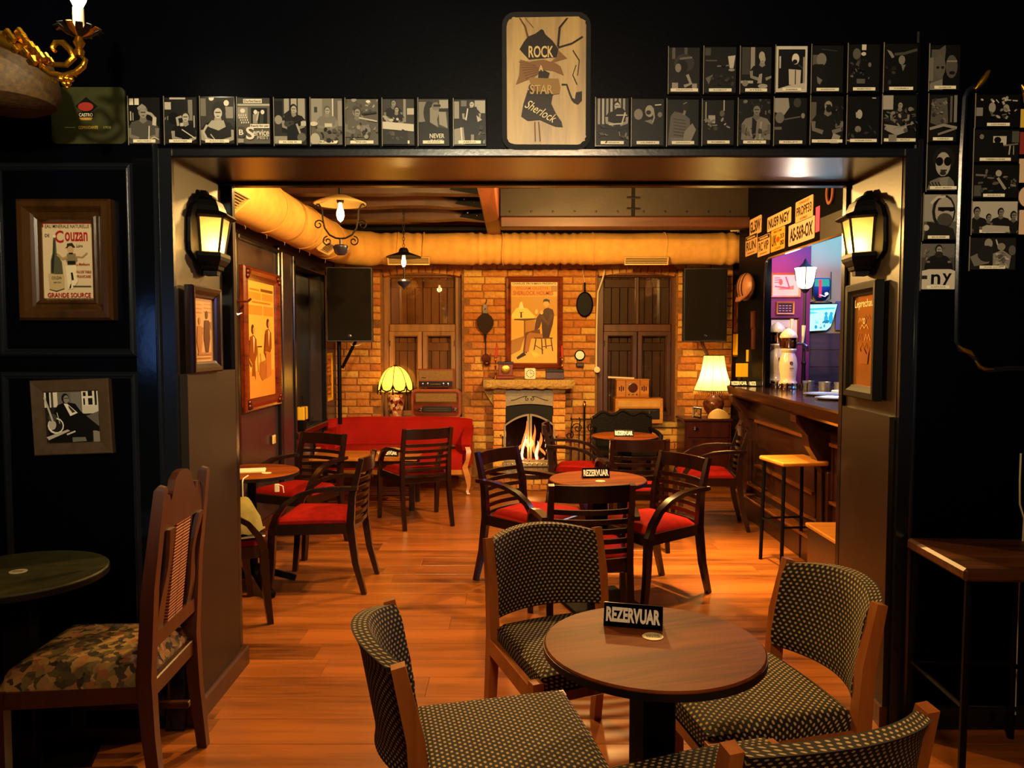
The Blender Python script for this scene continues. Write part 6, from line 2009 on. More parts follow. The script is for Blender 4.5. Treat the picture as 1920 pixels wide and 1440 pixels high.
M['radiowood'] = wood('radio_veneer', '#5a2610', '#a4521f', 'x', .25, .4)
M['radiocloth'] = pbr('radio_speaker_cloth', '#8a6838', .8, var=.2, vs=60, bump=.4, bs=300)
xa, xb = X(771, yy - .1), X(864, yy - .1)
w = xb - xa
t = thing('table_radio', 'large rounded brown valve radio on the left window sill', 'radio', ((xa + xb) / 2, yy, sz), 0, 'old radios')
zt_ = .335
MB().prism([(x, z + zt_ / 2) for x, z in rrect(w, zt_, .06, 6)], -.10, .10).build('case', M['radiowood'], t)
c_ = MB(Matrix.Translation((0, -.10, zt_ / 2)))
MB().prism([(x, z + zt_ / 2) for x, z in rrect(w - .05, zt_ - .05, .045, 5)], -.106, -.10).build('front_board', M['mahogany'], t)
MB().span(-w / 2 + .05, w / 2 - .05, -.112, -.106, .19, .285, .004).build('speaker_cloth', M['radiocloth'], t)
for z in (.175, .185, .295):
    MB().span(-w / 2 + .035, w / 2 - .035, -.115, -.106, z, z + .005, .001).build('trim_strip', M['brass'], t)
MB().span(-w / 2 + .13, w / 2 - .10, -.116, -.106, .07, .135, .004).build('dial_glass', M['black'], t)
for i in range(2):
    MB().span(-w / 2 + .16, w / 2 - .14, -.118, -.116, .088 + .022 * i, .092 + .022 * i).build('dial_scale', M['brass'], t)
for s in (-1, 1):
    MB(Matrix.Translation((s * (w / 2 - .085) + .02, -.116, .10)) @ Q).lathe([(0, 0), (.022, 0), (.02, .02), (0, .022)], 14).build('knob', M['chrome'], t)
xa, xb = X(783, yy - .08), X(851, yy - .08)
w = xb - xa
t = thing('table_radio', 'small square brown radio standing on the large rounded radio', 'radio', ((xa + xb) / 2, yy, sz + zt_ + .003), 0, 'old radios')
h_ = .225
MB().span(-w / 2, w / 2, -.09, .09, .012, h_, .008).build('case', M['radiowood'], t)
for s in (-1, 1):
    MB().span(s * (w / 2 - .05) - .015, s * (w / 2 - .05) + .015, -.06, .06, 0, .014).build('foot', M['black'], t)
MB().span(-w / 2 + .015, w / 2 - .015, -.095, -.09, .095, h_ - .02, .003).build('speaker_cloth', M['radiocloth'], t)
MB().span(-w / 2 + .015, w / 2 - .015, -.095, -.09, .022, .085, .003).build('control_panel', M['darkwood'], t)
for k_ in (-.15, -.095, .085, .14):
    MB(Matrix.Translation((k_, -.095, .052)) @ Q).lathe([(0, 0), (.017, 0), (.015, .016), (0, .018)], 12).build('knob', M['chrome'], t)
MB().span(.04, .13, -.097, -.095, .165, .182).build('badge', M['brass'], t)
MB().span(-.16, -.11, -.097, -.095, .12, .128).build('badge', M['chrome'], t)
MB().span(-.06, .06, -.097, -.095, .048, .056).build('dial_scale', M['brass'], t)

# right window: radio cabinet with a smaller radio on top
szr = .637
xa, xb = X(1154, yy - .1), X(1244, yy - .1)
w = xb - xa
zt_ = Z(747, yy - .1) - szr
t = thing('radio_cabinet', 'honey-coloured valve radio with a black dial on the right window sill', 'radio', ((xa + xb) / 2, yy, szr), 0, 'old radios')
MB().span(-w / 2, w / 2, -.10, .10, 0, zt_, .008).build('case', M['orangewood'], t)
MB().span(-w / 2 + .03, w / 2 - .03, -.106, -.10, zt_ - .10, zt_ - .025, .004).build('speaker_cloth', M['cloth'], t)
MB().span(-w / 2 + .04, w / 2 - .04, -.108, -.10, .05, zt_ - .115, .004).build('dial_glass', M['black'], t)
MB().span(-w / 2 + .07, w / 2 - .07, -.110, -.108, zt_ - .14, zt_ - .133).build('dial_scale', M['brass'], t)
for kx in (-.16, .12):
    MB(Matrix.Translation((kx, -.108, zt_ - .16)) @ Q).lathe([(0, 0), (.016, 0), (.014, .016), (0, .018)], 12).build('knob', M['chrome'], t)
xa, xb = X(1156, yy - .08), X(1217, yy - .08)
w = xb - xa
h_ = Z(711, yy) - Z(746, yy)
t = thing('mantel_radio', 'orange wooden radio with a round dial standing on the honey-coloured radio', 'radio', ((xa + xb) / 2, yy, szr + zt_ + .003), 0, 'old radios')
MB().span(-w / 2, w / 2, -.08, .08, .012, h_ - .012, .006).build('case', M['orangewood'], t)
MB().span(-w / 2 - .008, w / 2 + .008, -.088, .085, h_ - .014, h_, .005).build('lid', M['orangewood'], t)
MB().span(-w / 2 - .008, w / 2 + .008, -.088, .085, 0, .016, .005).build('plinth', M['orangewood'], t)
for s in (-1, 1):
    MB().span(s * w * .22 - .002, s * w * .22 + .002, -.084, -.08, .016, h_ - .014).build('groove', M['darkwood'], t)
    for k_ in range(3):
        x = s * w * .35 + (k_ - 1) * .022
        hh = .045 + .02 * (k_ == 1)
        MB().span(x - .006, x + .006, -.083, -.079, h_ * .5 - hh / 2, h_ * .5 + hh / 2, .002).build('sound_slot', M['darkwood'], t)
MB(Matrix.Translation((0, -.081, h_ * .55)) @ Q).lathe([(0, 0), (.055, 0), (.055, .008), (.046, .010), (.044, .004), (0, .004)], 24).build('dial', M['brownwood'], t)
MB(Matrix.Translation((0, -.086, h_ * .55)) @ Q).lathe([(0, 0), (.042, 0), (.042, .001), (0, .001)], 24).build('dial_face', M['copper'], t)
for kx in (-.045, 0, .045):
    MB(Matrix.Translation((kx, -.082, .042)) @ Q).lathe([(0, 0), (.009, 0), (.008, .008), (0, .01)], 10).build('knob', M['darkwood'], t)
tag(MB().tube([(-.28 + .0, 0, 0), (.02, 0, -.012)], [.012, .010], 8).build('handset', M['cream'], None, (xa + .19, yy - .02, szr + zt_ + h_ + .022)), 'short pale rod lying on top of the orange radio', 'rod')

# ---------------------------------------------------------------- sofa
def sofa():
    xs0, xs1 = X(617, 8.45), X(886, 8.45)
    w = xs1 - xs0
    t = thing('sofa', 'scarlet velvet sofa with scrolled arms and pale wooden legs under the left window', 'sofa', ((xs0 + xs1) / 2, 8.2, 0))
    n = 24
    rings = []
    for i in range(n + 1):
        a = i / n * 2 - 1
        x = a * w / 2
        top = .745 - .02 * abs(a) ** 4 - .0 * a
        yb = .30 - .10 * abs(a) ** 6
        rings.append([(x * (.93 + .07), yb + .06, .22), (x * .94, yb - .06, .24), (x * .96, yb - .085, .46), (x, yb - .045, top - .05), (x, yb - .01, top), (x, yb + .04, top - .005), (x, yb + .07, top - .06)])
    MB().rings(rings, smooth=True).build('backrest', M['sofared'], t, None, R(70))
    def seat(i, j):
        e = min(1, min(i, 1 - i, j, 1 - j) / .12)
        return ((i - .5) * (w - .16), -.33 + j * .58, .40 + .05 * math.sqrt(max(0, 1 - (1 - e) ** 2)) + .012 * math.sin(PI * i) * math.sin(PI * j)), (0, 0, 1)
    uvgrid('s', 20, 12, seat, .15, M['sofared'], t, (1, 1), 'seat')
    MB().span(-w / 2 + .07, w / 2 - .07, -.33, .25, .19, .26, .012).build('seat_frame', M['orangewood'], t)
    for s in (-1, 1):
        x = s * (w / 2 - .04)
        MB().sweep([(x, .25, .62), (x, .1, .58), (x, -.1, .545), (x, -.26, .54), (x, -.32, .50), (x, -.30, .46)], [.10, .10, .10, .10, .09, .07], [.07, .07, .075, .08, .07, .05]).build('arm', M['sofared'], t, None, R(60))
        MB().span(x - .04, x + .04, -.2, .25, .25, .54, .02).build('arm_panel', M['sofared'], t)
        MB().sweep([(x + s * .0, -.30, .53), (x + s * .03, -.335, .44), (x + s * .02, -.335, .36), (x - s * .01, -.33, .28), (x + s * .02, -.34, .18), (x + s * .03, -.35, .09), (x + s * .015, -.355, .03), (x + s * .03, -.365, 0)], [.045, .05, .04, .055, .06, .036, .026, .034], [.04, .045, .045, .05, .05, .036, .028, .034]).build('leg', M['orangewood'], t)
        MB().sweep([(x, .33, .22), (x, .36, 0)], [.045, .035], [.045, .035]).build('leg', M['orangewood'], t)
    return t
sofa()
# low table with the sofa
t = thing('low_table', 'low rectangular oak table with a slatted shelf before the red sofa', 'table', (-1.38, 7.28, 0))
MB().span(-.50, .50, -.24, .24, .465, .50, .006).build('tabletop', M['orangewood'], t)
for sx in (-1, 1):
    for sy in (-1, 1):
        MB().span(sx * .45 - .025, sx * .45 + .025, sy * .20 - .025, sy * .20 + .025, 0, .465, .004).build('leg', M['darkwood'], t)
MB().span(-.44, .44, -.22, -.19, .40, .465, .004).build('apron', M['darkwood'], t)
MB().span(-.44, .44, .19, .22, .40, .465, .004).build('apron', M['darkwood'], t)
for k in range(5):
    y_ = -.16 + k * .08
    MB().span(-.43, .43, y_ - .018, y_ + .018, .13, .148, .003).build('shelf_slat', M['darkwood'], t)
sign('black REZERVUAR sign on the low oak table by the sofa', X(729, 7.15), 7.15, .50, R(-10), .17, .062)
tag(MB().box(0, 0, .004, .18, .12, .008, .002, R(20)).build('folded_paper', M['cream'], None, (X(722, 7.3), 7.34, .50)), 'folded pale paper lying behind the sign on the low oak table', 'paper')

# carved dark settee before the right window
t = thing('carved_settee', 'dark settee with a carved scalloped back below the right window', 'settee', (X(1170, 8.3), 8.22, 0))
w = X(1226, 8.3) - X(1113, 8.3)
top = []
for i in range(25):
    a = i / 24 * 2 - 1
    top.append((a * w / 2, .775 + .022 * math.cos(a * PI * 3) + .03 * (1 - a * a)))
M['carvedblack'] = pbr('black_carved_wood', '#0e0906', .6, spec=.2, var=.4, vs=30, bump=1.0, bs=45)
MB().prism([(-w / 2, .36), (w / 2, .36)] + top[::-1], .18, .24).build('backrest', M['carvedblack'], t)
MB().tube([(x, .18, z - .012) for x, z in top], .014, 8).build('top_moulding', M['carvedblack'], t)
MB().span(-w / 2, w / 2, -.22, .2, .36, .43, .02).build('seat', M['carvedblack'], t)
for s in (-1, 1):
    MB().tube([(s * (w / 2 - .02), .18, .62), (s * (w / 2 + .02), 0, .60), (s * (w / 2 + .03), -.18, .58), (s * (w / 2 + .02), -.20, .52), (s * (w / 2 + .0), -.19, .43)], .024, 8).build('arm', M['carvedblack'], t)
    MB().tube([(s * (w / 2 - .03), -.19, .38), (s * (w / 2 - .01), -.21, .2), (s * (w / 2 - .02), -.22, 0)], [.03, .026, .02], 8).build('leg', M['carvedblack'], t)
    MB().tube([(s * (w / 2 - .03), .20, .38), (s * (w / 2 - .03), .22, 0)], [.03, .02], 8).build('leg', M['carvedblack'], t)

# fire irons
t = thing('fire_irons', 'black wrought iron fire tool stand with scrolls right of the fireplace', 'fire tools', (X(1096, 8.64), 8.64, 0))
MB().tube([(0, 0, 0), (0, 0, .84)], .012, 8).build('post', M['iron'], t)
MB().lathe([(0, 0), (.12, 0), (.10, .02), (.02, .035), (0, .035)], 18).build('base', M['iron'], t)
MB().lathe([(.0, .0), (.016, .01), (.02, .03), (.012, .05), (.018, .065), (0, .08)], 12, (0, 0, .83)).build('finial', M['brass'], t)
MB().tube([(-.16, 0, .70), (.16, 0, .70)], .008, 6).build('hook_bar', M['iron'], t)
for x in (-.15, -.06, .07, .15):
    MB().tube([(x, -.01, .72), (x + .01, -.02, .68), (x, -.012, .60), (x, -.012, .14)], .007, 6).build('tool_shaft', M['iron'], t)
MB().span(-.19, -.11, -.02, .0, .06, .16, .004).build('shovel_blade', M['iron'], t)
for s in (-1, 1):
    MB().tube([(p[0] + s * .08, -.02, p[2]) for p in spiral(0, .60, .06, 0, 1.3, s)], .007, 6).build('scroll', M['iron'], t)
    MB().tube([(p[0] + s * .17, -.02, p[2]) for p in spiral(0, .52, .05, 2, 1.2, s)], .007, 6).build('scroll', M['iron'], t)

# right corner: chest, lamp, small things
ys = 8.4
xa, xb = X(1284, 8.2), X(1376, 8.2)
t = thing('bedside_chest', 'dark mahogany chest with one round knob under the cream-shaded lamp', 'chest', ((xa + xb) / 2, ys, 0))
w = xb - xa
ch_z = Z(786, 8.2)
M['chestwood'] = wood('dark_red_chest_wood', '#260c08', '#4a1a10', 'z', .3, .3)
MB().span(-w / 2 + .01, w / 2 - .01, -.18, .22, .05, ch_z - .025, .006).build('carcass', M['chestwood'], t)
MB().span(-w / 2 - .005, w / 2 + .005, -.20, .23, ch_z - .028, ch_z, .008).build('top', M['chestwood'], t)
d = MB().span(-w / 2 + .04, w / 2 - .04, -.195, -.18, ch_z - .20, ch_z - .05, .006).build('drawer', M['chestwood'], t)
MB(Matrix.Translation((-.14, -.195, ch_z - .10)) @ Q).lathe([(.006, 0), (.008, .012), (.022, .018), (.02, .028), (0, .032)], 14).build('knob', M['chrome'], d)
d = MB().span(-w / 2 + .04, w / 2 - .04, -.195, -.18, .10, ch_z - .22, .006).build('door', M['chestwood'], t)
MB(Matrix.Translation((-.16, -.195, .3)) @ Q).lathe([(.006, 0), (.008, .012), (.022, .018), (.02, .028), (0, .032)], 14).build('knob', M['chrome'], d)
for sx in (-1, 1):
    for sy in (-.16, .2):
        MB().span(sx * (w / 2 - .04) - .02, sx * (w / 2 - .04) + .02, sy - .02, sy + .02, 0, .055, .004).build('foot', M['chestwood'], t)
lx_, ly_ = X(1338, 8.42), 8.42
t = thing('table_lamp', 'table lamp with a cream bell shade and dark painted vase base on the chest', 'lamp', (lx_, ly_, ch_z))
M['vase2'] = pbr('dark_painted_vase', '#5a2c18', .2, var=.8, vs=26)
MB().lathe([(0, 0), (.07, 0), (.072, .015), (.06, .03), (.10, .09), (.115, .15), (.095, .20), (.05, .23), (.035, .25), (0, .25)], 20).build('vase', M['vase2'], t)
MB().tube([(0, 0, .25), (0, 0, .36)], .010, 8).build('stem', M['brass'], t)
n_ = 10
shr = [(.215, .30), (.20, .34), (.165, .42), (.135, .52), (.118, .62), (.110, .68)]
for k in range(n_):
    mm = MB()
    vs = []
    for (r_, z_) in shr:
        for i in range(4):
            a = 2 * PI * (k + i / 3) / n_
            q_ = r_ * (1 - .02 * math.sin(PI * i / 3))
            vs.append((q_ * math.cos(a), q_ * math.sin(a), z_))
    mm.add(vs, [(j * 4 + i, j * 4 + i + 1, (j + 1) * 4 + i + 1, (j + 1) * 4 + i) for j in range(5) for i in range(3)], True)
    sp = mm.build('shade_panel', M['shadehot'], t)
    MB().tube([(r_ * 1.004 * math.cos(2 * PI * k / n_), r_ * 1.004 * math.sin(2 * PI * k / n_), z_) for r_, z_ in shr], .0022, 5).build('shade_wire', M['vent'], sp)
MB().tube([(.112 * math.cos(2 * PI * i / 24), .112 * math.sin(2 * PI * i / 24), .681) for i in range(24)], .004, 5, True).build('top_ring', M['darkwood'], t)
MB().tube([(.217 * math.cos(2 * PI * i / 30), .217 * math.sin(2 * PI * i / 30), .299) for i in range(30)], .004, 5, True).build('bottom_ring', M['darkwood'], t)
fr_ = MB()
for i in range(60):
    a = 2 * PI * i / 60
    fr_.tube([(.216 * math.cos(a), .216 * math.sin(a), .298), (.218 * math.cos(a + .02), .218 * math.sin(a + .02), .255)], .0035, 4)
tag(fr_.build('fringe', M['cloth'], t), kind='stuff')
lamp('table_lamp_light', 'POINT', (lx_, ly_, ch_z + .44), 6.5, (1, .76, .40), .05)
c = at(1306, 776, 8.3)
t = thing('standing_picture', 'small dark framed picture leaning on the chest left of the lamp', 'picture frame', (c.x, 8.3, ch_z + .004), R(12))
t.rotation_euler = (R(-12), R(8), R(12))
frame_mb(.105, .115, [(0, 0), (0, .012), (.004, .015), (.014, .012), (.014, 0)], MB(Matrix.Translation((0, 0, .058)))).build('frame', M['darkwood'], t)
P = Print(.08, .09, '#a07844')
for i in range(7):
    P.oval(random.uniform(-.03, .03), random.uniform(-.035, .035), .010, .008, random.choice(('#3a2010', '#c8a468', '#5a3018')), 7)
P.build('print', M['print'], t, (0, -.004, .058))
c = at(1345, 778, 8.28)
o = MB()
rings = []
for j in range(9):
    a = j / 8 * PI / 2
    rings.append([(.115 * math.cos(a) * math.cos(b) * (1 + .10 * math.sin(3 * b + 1)), .042 * math.cos(a) * math.sin(b), .105 * math.sin(a) * (1 - .12 * math.cos(b * 2) * math.cos(a)) ) for b in [2 * PI * i / 18 for i in range(18)]])
o.rings(rings)
tag(o.build('plaster_shell', pbr('yellowed_plaster', '#d8b468', .6, bump=.6, bs=16), None, (c.x, 8.25, ch_z + .003)), 'pale rounded shell-like ornament on the chest before the lamp', 'ornament')
# ================================================================ THE BAR
BX = 2.19                      # plane of the bar opening
CZ = 1.165                     # counter top
# header, post, bar room shell
struct(MB().span(BX, BX + .055, YR, 6.68, 2.285, 3.02).build('wall_bar_header', M['wallpaint']))
struct(MB().span(BX, BX + .055, 6.68, 7.46, 0, 3.02).build('wall_bar_post', M['wallpaint']))
struct(MB().span(2.3, 5.0, 7.45, 7.55, 0, 3.0).build('wall_bar_rear', M['ceilpaint']))
struct(MB().span(4.9, 5.0, 3.6, 7.5, 0, 3.0).build('wall_bar_side', M['wallpaint']))
M['barceil'] = pbr('pale_bar_ceiling', '#8a8f98', .5)
struct(MB().span(2.2, 5.0, 3.65, 7.5, 2.62, 2.68).build('ceiling_bar', M['barceil']))
MB().span(2.4, 5, 5.9, 5.98, 2.56, 2.62, .004).build('ceiling_beam_bar', M['blackmetal'])
struct(COL.objects['ceiling_beam_bar'])
M['purple'] = pbr('plum_wall_paint', '#7a1c50', .6)
xm0, xm1 = X(1434, 7.42), X(1512, 7.42)
struct(MB().span(xm0 - .12, xm1, 7.36, 7.46, 0, 2.62, .004).build('wall_bar_pier', M['purple']))
# dark plank cladding right of the pier
tcl = struct(MB().span(xm1, 4.9, 7.44, 7.452, 0, 2.62).build('wall_cladding', M['vent']))
M['plank'] = wood('dark_grey_brown_cladding', '#2a2022', '#54423e', 'x', .5)
z = .5
k = 0
while z < 1.62:
    x = xm1 - (k % 2) * .5
    while x < 4.6:
        a, b = max(x, xm1), x + 1.15
        if b > a: MB().span(a + .004, b - .004, 7.425, 7.44, z + .003, z + .162, .002).build('plank', M['plank'], tcl)
        x += 1.15
    z += .165; k += 1
# metal rim of the opening
t = struct(MB().sweep([(BX - .005, 6.66, CZ), (BX - .005, 6.66, 2.16), (BX - .005, 6.64, 2.25), (BX - .005, 6.56, 2.275), (BX - .005, 3.7, 2.275)], .02, .012, (1, 0, 0)).build('trim_40', M['chrome']))

# counter, panels and corbels
bar = thing('bar_counter', 'dark wooden bar with a thick overhanging top, scrolled corbels and panelled front', 'bar', (0, 0, 0))
e0, e1 = (1.815, 3.70), (2.005, 7.16)
poly = [(e0[0], e0[1]), (e1[0], e1[1]), (2.75, 7.16), (2.75, 6.70), (2.50, 6.70), (2.62, 3.70)]
poly = [(e0[0], e0[1]), (e1[0], e1[1]), (2.185, 7.16), (2.185, 6.675), (2.25, 6.675), (2.25, 7.3), (2.95, 7.3), (2.95, 3.70)]
n = len(poly)
mb = MB()
c_ = .012
ins = lambda d: [(poly[0][0] + d, poly[0][1]), (poly[1][0] + d, poly[1][1] - d)] + poly[2:]
rings = [[(x, y, CZ - .095) for x, y in ins(.03)], [(x, y, CZ - .075) for x, y in ins(.012)], [(x, y, CZ - .012) for x, y in ins(0)], [(x, y, CZ) for x, y in ins(.010)]]
mb.rings(rings, smooth=False)
M['bartop'] = wood('polished_dark_bar_top', '#1e0e08', '#40200f', 'y', .12, .6)
mb.build('top', M['bartop'], bar)
px = 2.165
MB().span(px + .02, px + .12, 3.7, 7.15, 0, CZ - .09).build('front', M['barwood'], bar)
MB().span(px, px + .03, 3.7, 7.15, .87, 1.07, .004).build('frieze', M['barwood'], bar)
def mould(y0, y1, z, h=.022, d=.028, name='moulding'):
    MB().sweep([(px - d / 2 + .012, y0, z), (px - d / 2 + .012, y1, z)], d, h, (1, 0, 0)).build(name, M['orangewood'] if name == 'ledge' else M['barpanel'], bar)
M['barpanel'] = wood('bar_panel_moulding', '#4a240e', '#8a4e1e', 'y', .25, .4)
for (y0, y1) in ((3.9, 5.15), (5.45, 6.75)):
    MB().span(px + .004, px + .022, y0, y1, .30, .85, .004).build('panel', M['barwood'], bar)
    mould(y0, y1, .872, .024, .04)
    mould(y0, y1, .478, .02, .034)
    for yy_ in (y0, y1):
        MB().span(px - .008, px + .022, yy_ - .014, yy_ + .014, .49, .86, .004).build('stile', M['barwood'], bar)
mould(3.75, 7.12, .285, .024, .036)
MB().span(px - .075, px + .05, 3.75, 7.14, .0, .17, .006).build('plinth', M['barwood'], bar)
MB().span(px - .085, px + .03, 3.75, 7.15, .17, .195, .006).build('plinth_ledge', M['barpanel'], bar)
def corbel(yc, reach):
    w = .055
    prof = [(px + .02, CZ - .10), (px - reach, CZ - .10), (px - reach + .005, CZ - .15), (px - reach + .04, CZ - .19), (px - reach + .085, CZ - .24), (px - reach + .10, CZ - .32), (px - .09, CZ - .40), (px - .05, CZ - .48), (px - .012, CZ - .545), (px + .02, CZ - .56)]
    mm = MB()
    m_ = len(prof)
    mm.rings([[(x, yc - w, z) for x, z in prof], [(x, yc + w, z) for x, z in prof]], smooth=False)
    mm.build('corbel', M['barwood'], bar)
corbel(7.06, .15)
corbel(5.25, .24)
MB().span(px - .03, px + .02, 5.16, 5.34, .0, .68, .006).build('pilaster', M['barwood'], bar)
MB().span(px - .03, px + .02, 6.94, 7.15, .0, .68, .006).build('pilaster', M['barwood'], bar)

bar_stool('light square-topped bar stool standing at the bar', 1.965, 5.33, R(8), .752, .345)
o = thing('wooden_box', 'low dark wooden box on the floor beside the right jamb', 'box', (1.955, 4.33, 0))
MB().span(-.185, .185, -.22, .22, 0, .455, .006).build('body', M['darkwood'], o)
MB().span(-.195, .195, -.235, .235, .455, .48, .006).build('lid', M['orangewood'], o)

# reserved signs stored on the bar
sign('black REZERVUAR sign at the far left end of the bar top', X(1385, 6.96), 6.96, CZ, R(4), .155, .055)
sign('black REZERVUAR sign second along the bar top, before the upright one behind', X(1420, 6.90), 6.90, CZ, R(-4), .155, .055)
sgn = sign('black REZERVUAR sign standing behind the two others on the bar top', X(1428, 7.08), 7.08, CZ + .0, R(8), .155, .11)

# ceramic beer towers
M['ceramic'] = pbr('ivory_glazed_ceramic', '#d8c4a4', .15, coat=.5)
def tower(label, x, y, s, h):
    t = thing('beer_tower', label, 'beer tower', (x, y, CZ), 0, 'beer towers on the bar')
    t.scale = (1, 1, h / .52)
    MB().lathe([(0, 0), (.085 * s, 0), (.088 * s, .012), (.075 * s, .03), (.078 * s, .045), (0, .045)], 28).build('base_ring', M['chrome'], t)
    MB().lathe([(.0, .045), (.082 * s, .045), (.084 * s, .055), (.070 * s, .075), (.072 * s, .11), (.080 * s, .17), (.082 * s, .21), (.074 * s, .265), (.058 * s, .30), (.056 * s, .31), (.072 * s, .325), (.074 * s, .335), (.066 * s, .345), (0, .345)], 30).build('column', M['ceramic'], t)
    MB().lathe([(0, .345), (.070 * s, .345), (.073 * s, .355), (.073 * s, .415), (.078 * s, .425), (.078 * s, .435), (0, .435)], 28).build('collar', M['chrome'], t)
    for i in range(9):
        a = 2 * PI * i / 9
        MB().span(.074 * s - .002, .074 * s + .004, -.009, .009, .36, .41, .002).build('collar_panel', M['copper'], t).rotation_euler = (0, 0, a)
    MB().lathe([(.078 * s, .435), (.080 * s, .445), (.070 * s, .47), (.045 * s, .495), (.02 * s, .51), (0, .52)], 28).build('lid', M['ceramic'], t)
    a0 = R(-5)
    d = Vector((math.cos(a0), math.sin(a0), 0))
    MB().tube([d * .07 * s + Vector((0, 0, .385)), d * .13 * s + Vector((0, 0, .385)), d * .17 * s + Vector((0, 0, .36)), d * .172 * s + Vector((0, 0, .32))], [.012, .012, .011, .009], 8).build('tap', M['chrome'], t)
    MB().tube([d * .125 * s + Vector((0, 0, .39)), d * .13 * s + Vector((0, 0, .44)), d * .135 * s + Vector((0, 0, .54))], [.008, .012, .017], 8).build('tap_handle', M['cream'], t)
    P = Print(.08, .1, '#000000'); P.mb = MB()
    P.text('e', 0, .035, .028, .032, '#2a1c18'); P.line([(-.016, .062), (-.004, .04)], .006, '#2a1c18')
    P.text('BEER', .004, -.008, .036, .012, '#2a1c18'); P.text('1516', 0, -.026, .022, .007, '#2a1c18')
    P.build('lettering', M['print'], t, (0, -.086 * s, .185))
    return t
tower('ivory ceramic beer tower with copper collar, nearer to the jamb', X(1477, 6.53), 6.53, .92, .52)

tower('taller ivory ceramic beer tower behind the nearer one', X(1456, 6.88), 6.88, .92, .583)

# glasses round the towers, ashtrays, plates
rr_ = random.Random(5)
gm = MB().lathe([(0, 0), (.024, 0), (.026, .06), (.022, .06), (.020, .008), (0, .008)], 14).mesh('glass', M['pane'])
for i in range(5):
    o = bpy.data.objects.new('shot_glass', gm); COL.objects.link(o)
    o.location = (2.18 + i * .062, 6.36 - (i % 2) * .05, CZ)
    tag(o, ['first', 'second', 'third', 'fourth', 'fifth'][i] + ' shot glass from the post in the row at the foot of the beer towers', 'glass', 'shot glasses by the beer towers')
M['pewter'] = pbr('pale_pewter', '#a8b0b8', .3, .8)
am = MB().lathe([(0, 0), (.045, 0), (.05, .035), (.044, .035), (.038, .010), (0, .010)], 18).mesh('ashtray', M['pewter'])
k = 0
for (u, v, yy_) in ((1516, 726, 6.5), (1518, 712, 6.52), (1540, 728, 6.4), (1542, 710, 6.45), (1562, 726, 6.4), (1564, 709, 6.45), (1578, 722, 6.35)):
    p = at(u, v, yy_)
    o = bpy.data.objects.new('ashtray', am); COL.objects.link(o)
    o.location = (p.x, yy_ - .0 - (k // 2) * .07, CZ + (.036 if k % 2 else 0))
    if k % 2:
        o.location = (o.location.x, COL.objects['ashtray' if k == 1 else 'ashtray.%03d' % (k - 1)].location.y, CZ + .036)
        o.location.x = COL.objects['ashtray' if k == 1 else 'ashtray.%03d' % (k - 1)].location.x
    tag(o, ['lower pewter ashtray of the stack nearest the beer towers', 'upper pewter ashtray of the stack nearest the beer towers', 'lower pewter ashtray of the middle stack on the bar', 'upper pewter ashtray of the middle stack on the bar', 'lower pewter ashtray of the third stack on the bar', 'upper pewter ashtray of the third stack on the bar', 'single pewter ashtray nearest the right jamb on the bar'][k], 'ashtray', 'pewter ashtrays on the bar')
    k += 1
tm = MB().lathe([(0, 0), (.13, 0), (.155, .014), (.15, .018), (.125, .006), (0, .006)], 30).mesh('tray', M['pewter'])
for (x, y, lab) in ((2.33, 5.70, 'round metal serving tray on the bar, nearer to the beer towers'), (2.25, 5.28, 'round metal serving tray on the bar, nearest to the right jamb')):
    o = bpy.data.objects.new('serving_tray', tm); COL.objects.link(o); o.location = (x, y, CZ); tag(o, lab, 'tray', 'serving trays on the bar')
o = MB().box(0, 0, .012, .20, .16, .024, .010, R(20)).build('bar_towel', pbr('pale_blue_towel', '#a8c8d8', .9, bump=.5, bs=60), None, (2.62, 5.98, CZ))
tag(o, 'folded pale blue towel on the bar before the ashtrays', 'towel')

# plates on the header
def plate(label, u0, v0, u1, v1, txt, col='#e8b878', kind=0, tc='#1c120c'):
    p, q_ = onx(u0, v0, BX), onx(u1, v1, BX)
    c = (p + q_) / 2
    w, h = abs(q_.y - p.y), abs(p.z - q_.z)
    t = thing('licence_plate', label, 'plate', (BX - .001, c.y, c.z), -PI / 2, 'licence plates above the bar')
    MB().prism(rrect(w, h, .012), -.004, 0).build('plate', pbr('plate_' + col[1:], tuple(.8 * x for x in [int(col[i:i + 2], 16) / 255 for i in (1, 3, 5)]), .5), t)
    P = Print(w, h, col); P.mb = MB()
    if kind == 0:
        P.text(txt, 0, 0, w * .88, h * .66, tc, .03)
    elif kind == 1:
        P.rect(0, h * .38, w * .96, h * .18, '#1c1810'); P.text('WARSZAWA', 0, h * .38, w * .7, h * .1, col)
        P.text(txt, 0, -.02 * h, w * .8, h * .44, tc, .015)
        P.line([(-w * .3, -h * .38), (w * .3, -h * .38)], h * .05, '#7a5428')
    elif kind == 2:
        P.text('TENNESSEE', 0, h * .36, w * .6, h * .12, '#7a4a20'); P.text(txt, 0, 0, w * .86, h * .42, tc, .015); P.text('EXPIRES', .0, -h * .37, w * .4, h * .1, '#7a4a20')
    elif kind == 3:
        P.text(txt, -w * .26, 0, w * .36, h * .5, tc, .02); P.oval(w * .02, 0, w * .13, h * .13, '#b03a1c'); P.text('33', w * .32, .1 * h, w * .26, h * .22, tc); P.text('00', w * .32, -.2 * h, w * .26, h * .22, tc)
        P.text('WELCOME', 0, h * .39, w * .6, h * .1, '#7a4a20'); P.text('TAXI', 0, -h * .39, w * .4, h * .1, '#7a4a20')
    P.build('lettering', M['print'], t, (0, -.0045, 0))
plate('small pale plate lettered 5L.50W, highest and farthest along the bar header', 1407, 413, 1428, 435, 'GL.50W')
plate('long plate NU59 NGY in the upper row of the bar header', 1440, 409, 1484, 417, 'NU59 NGY')
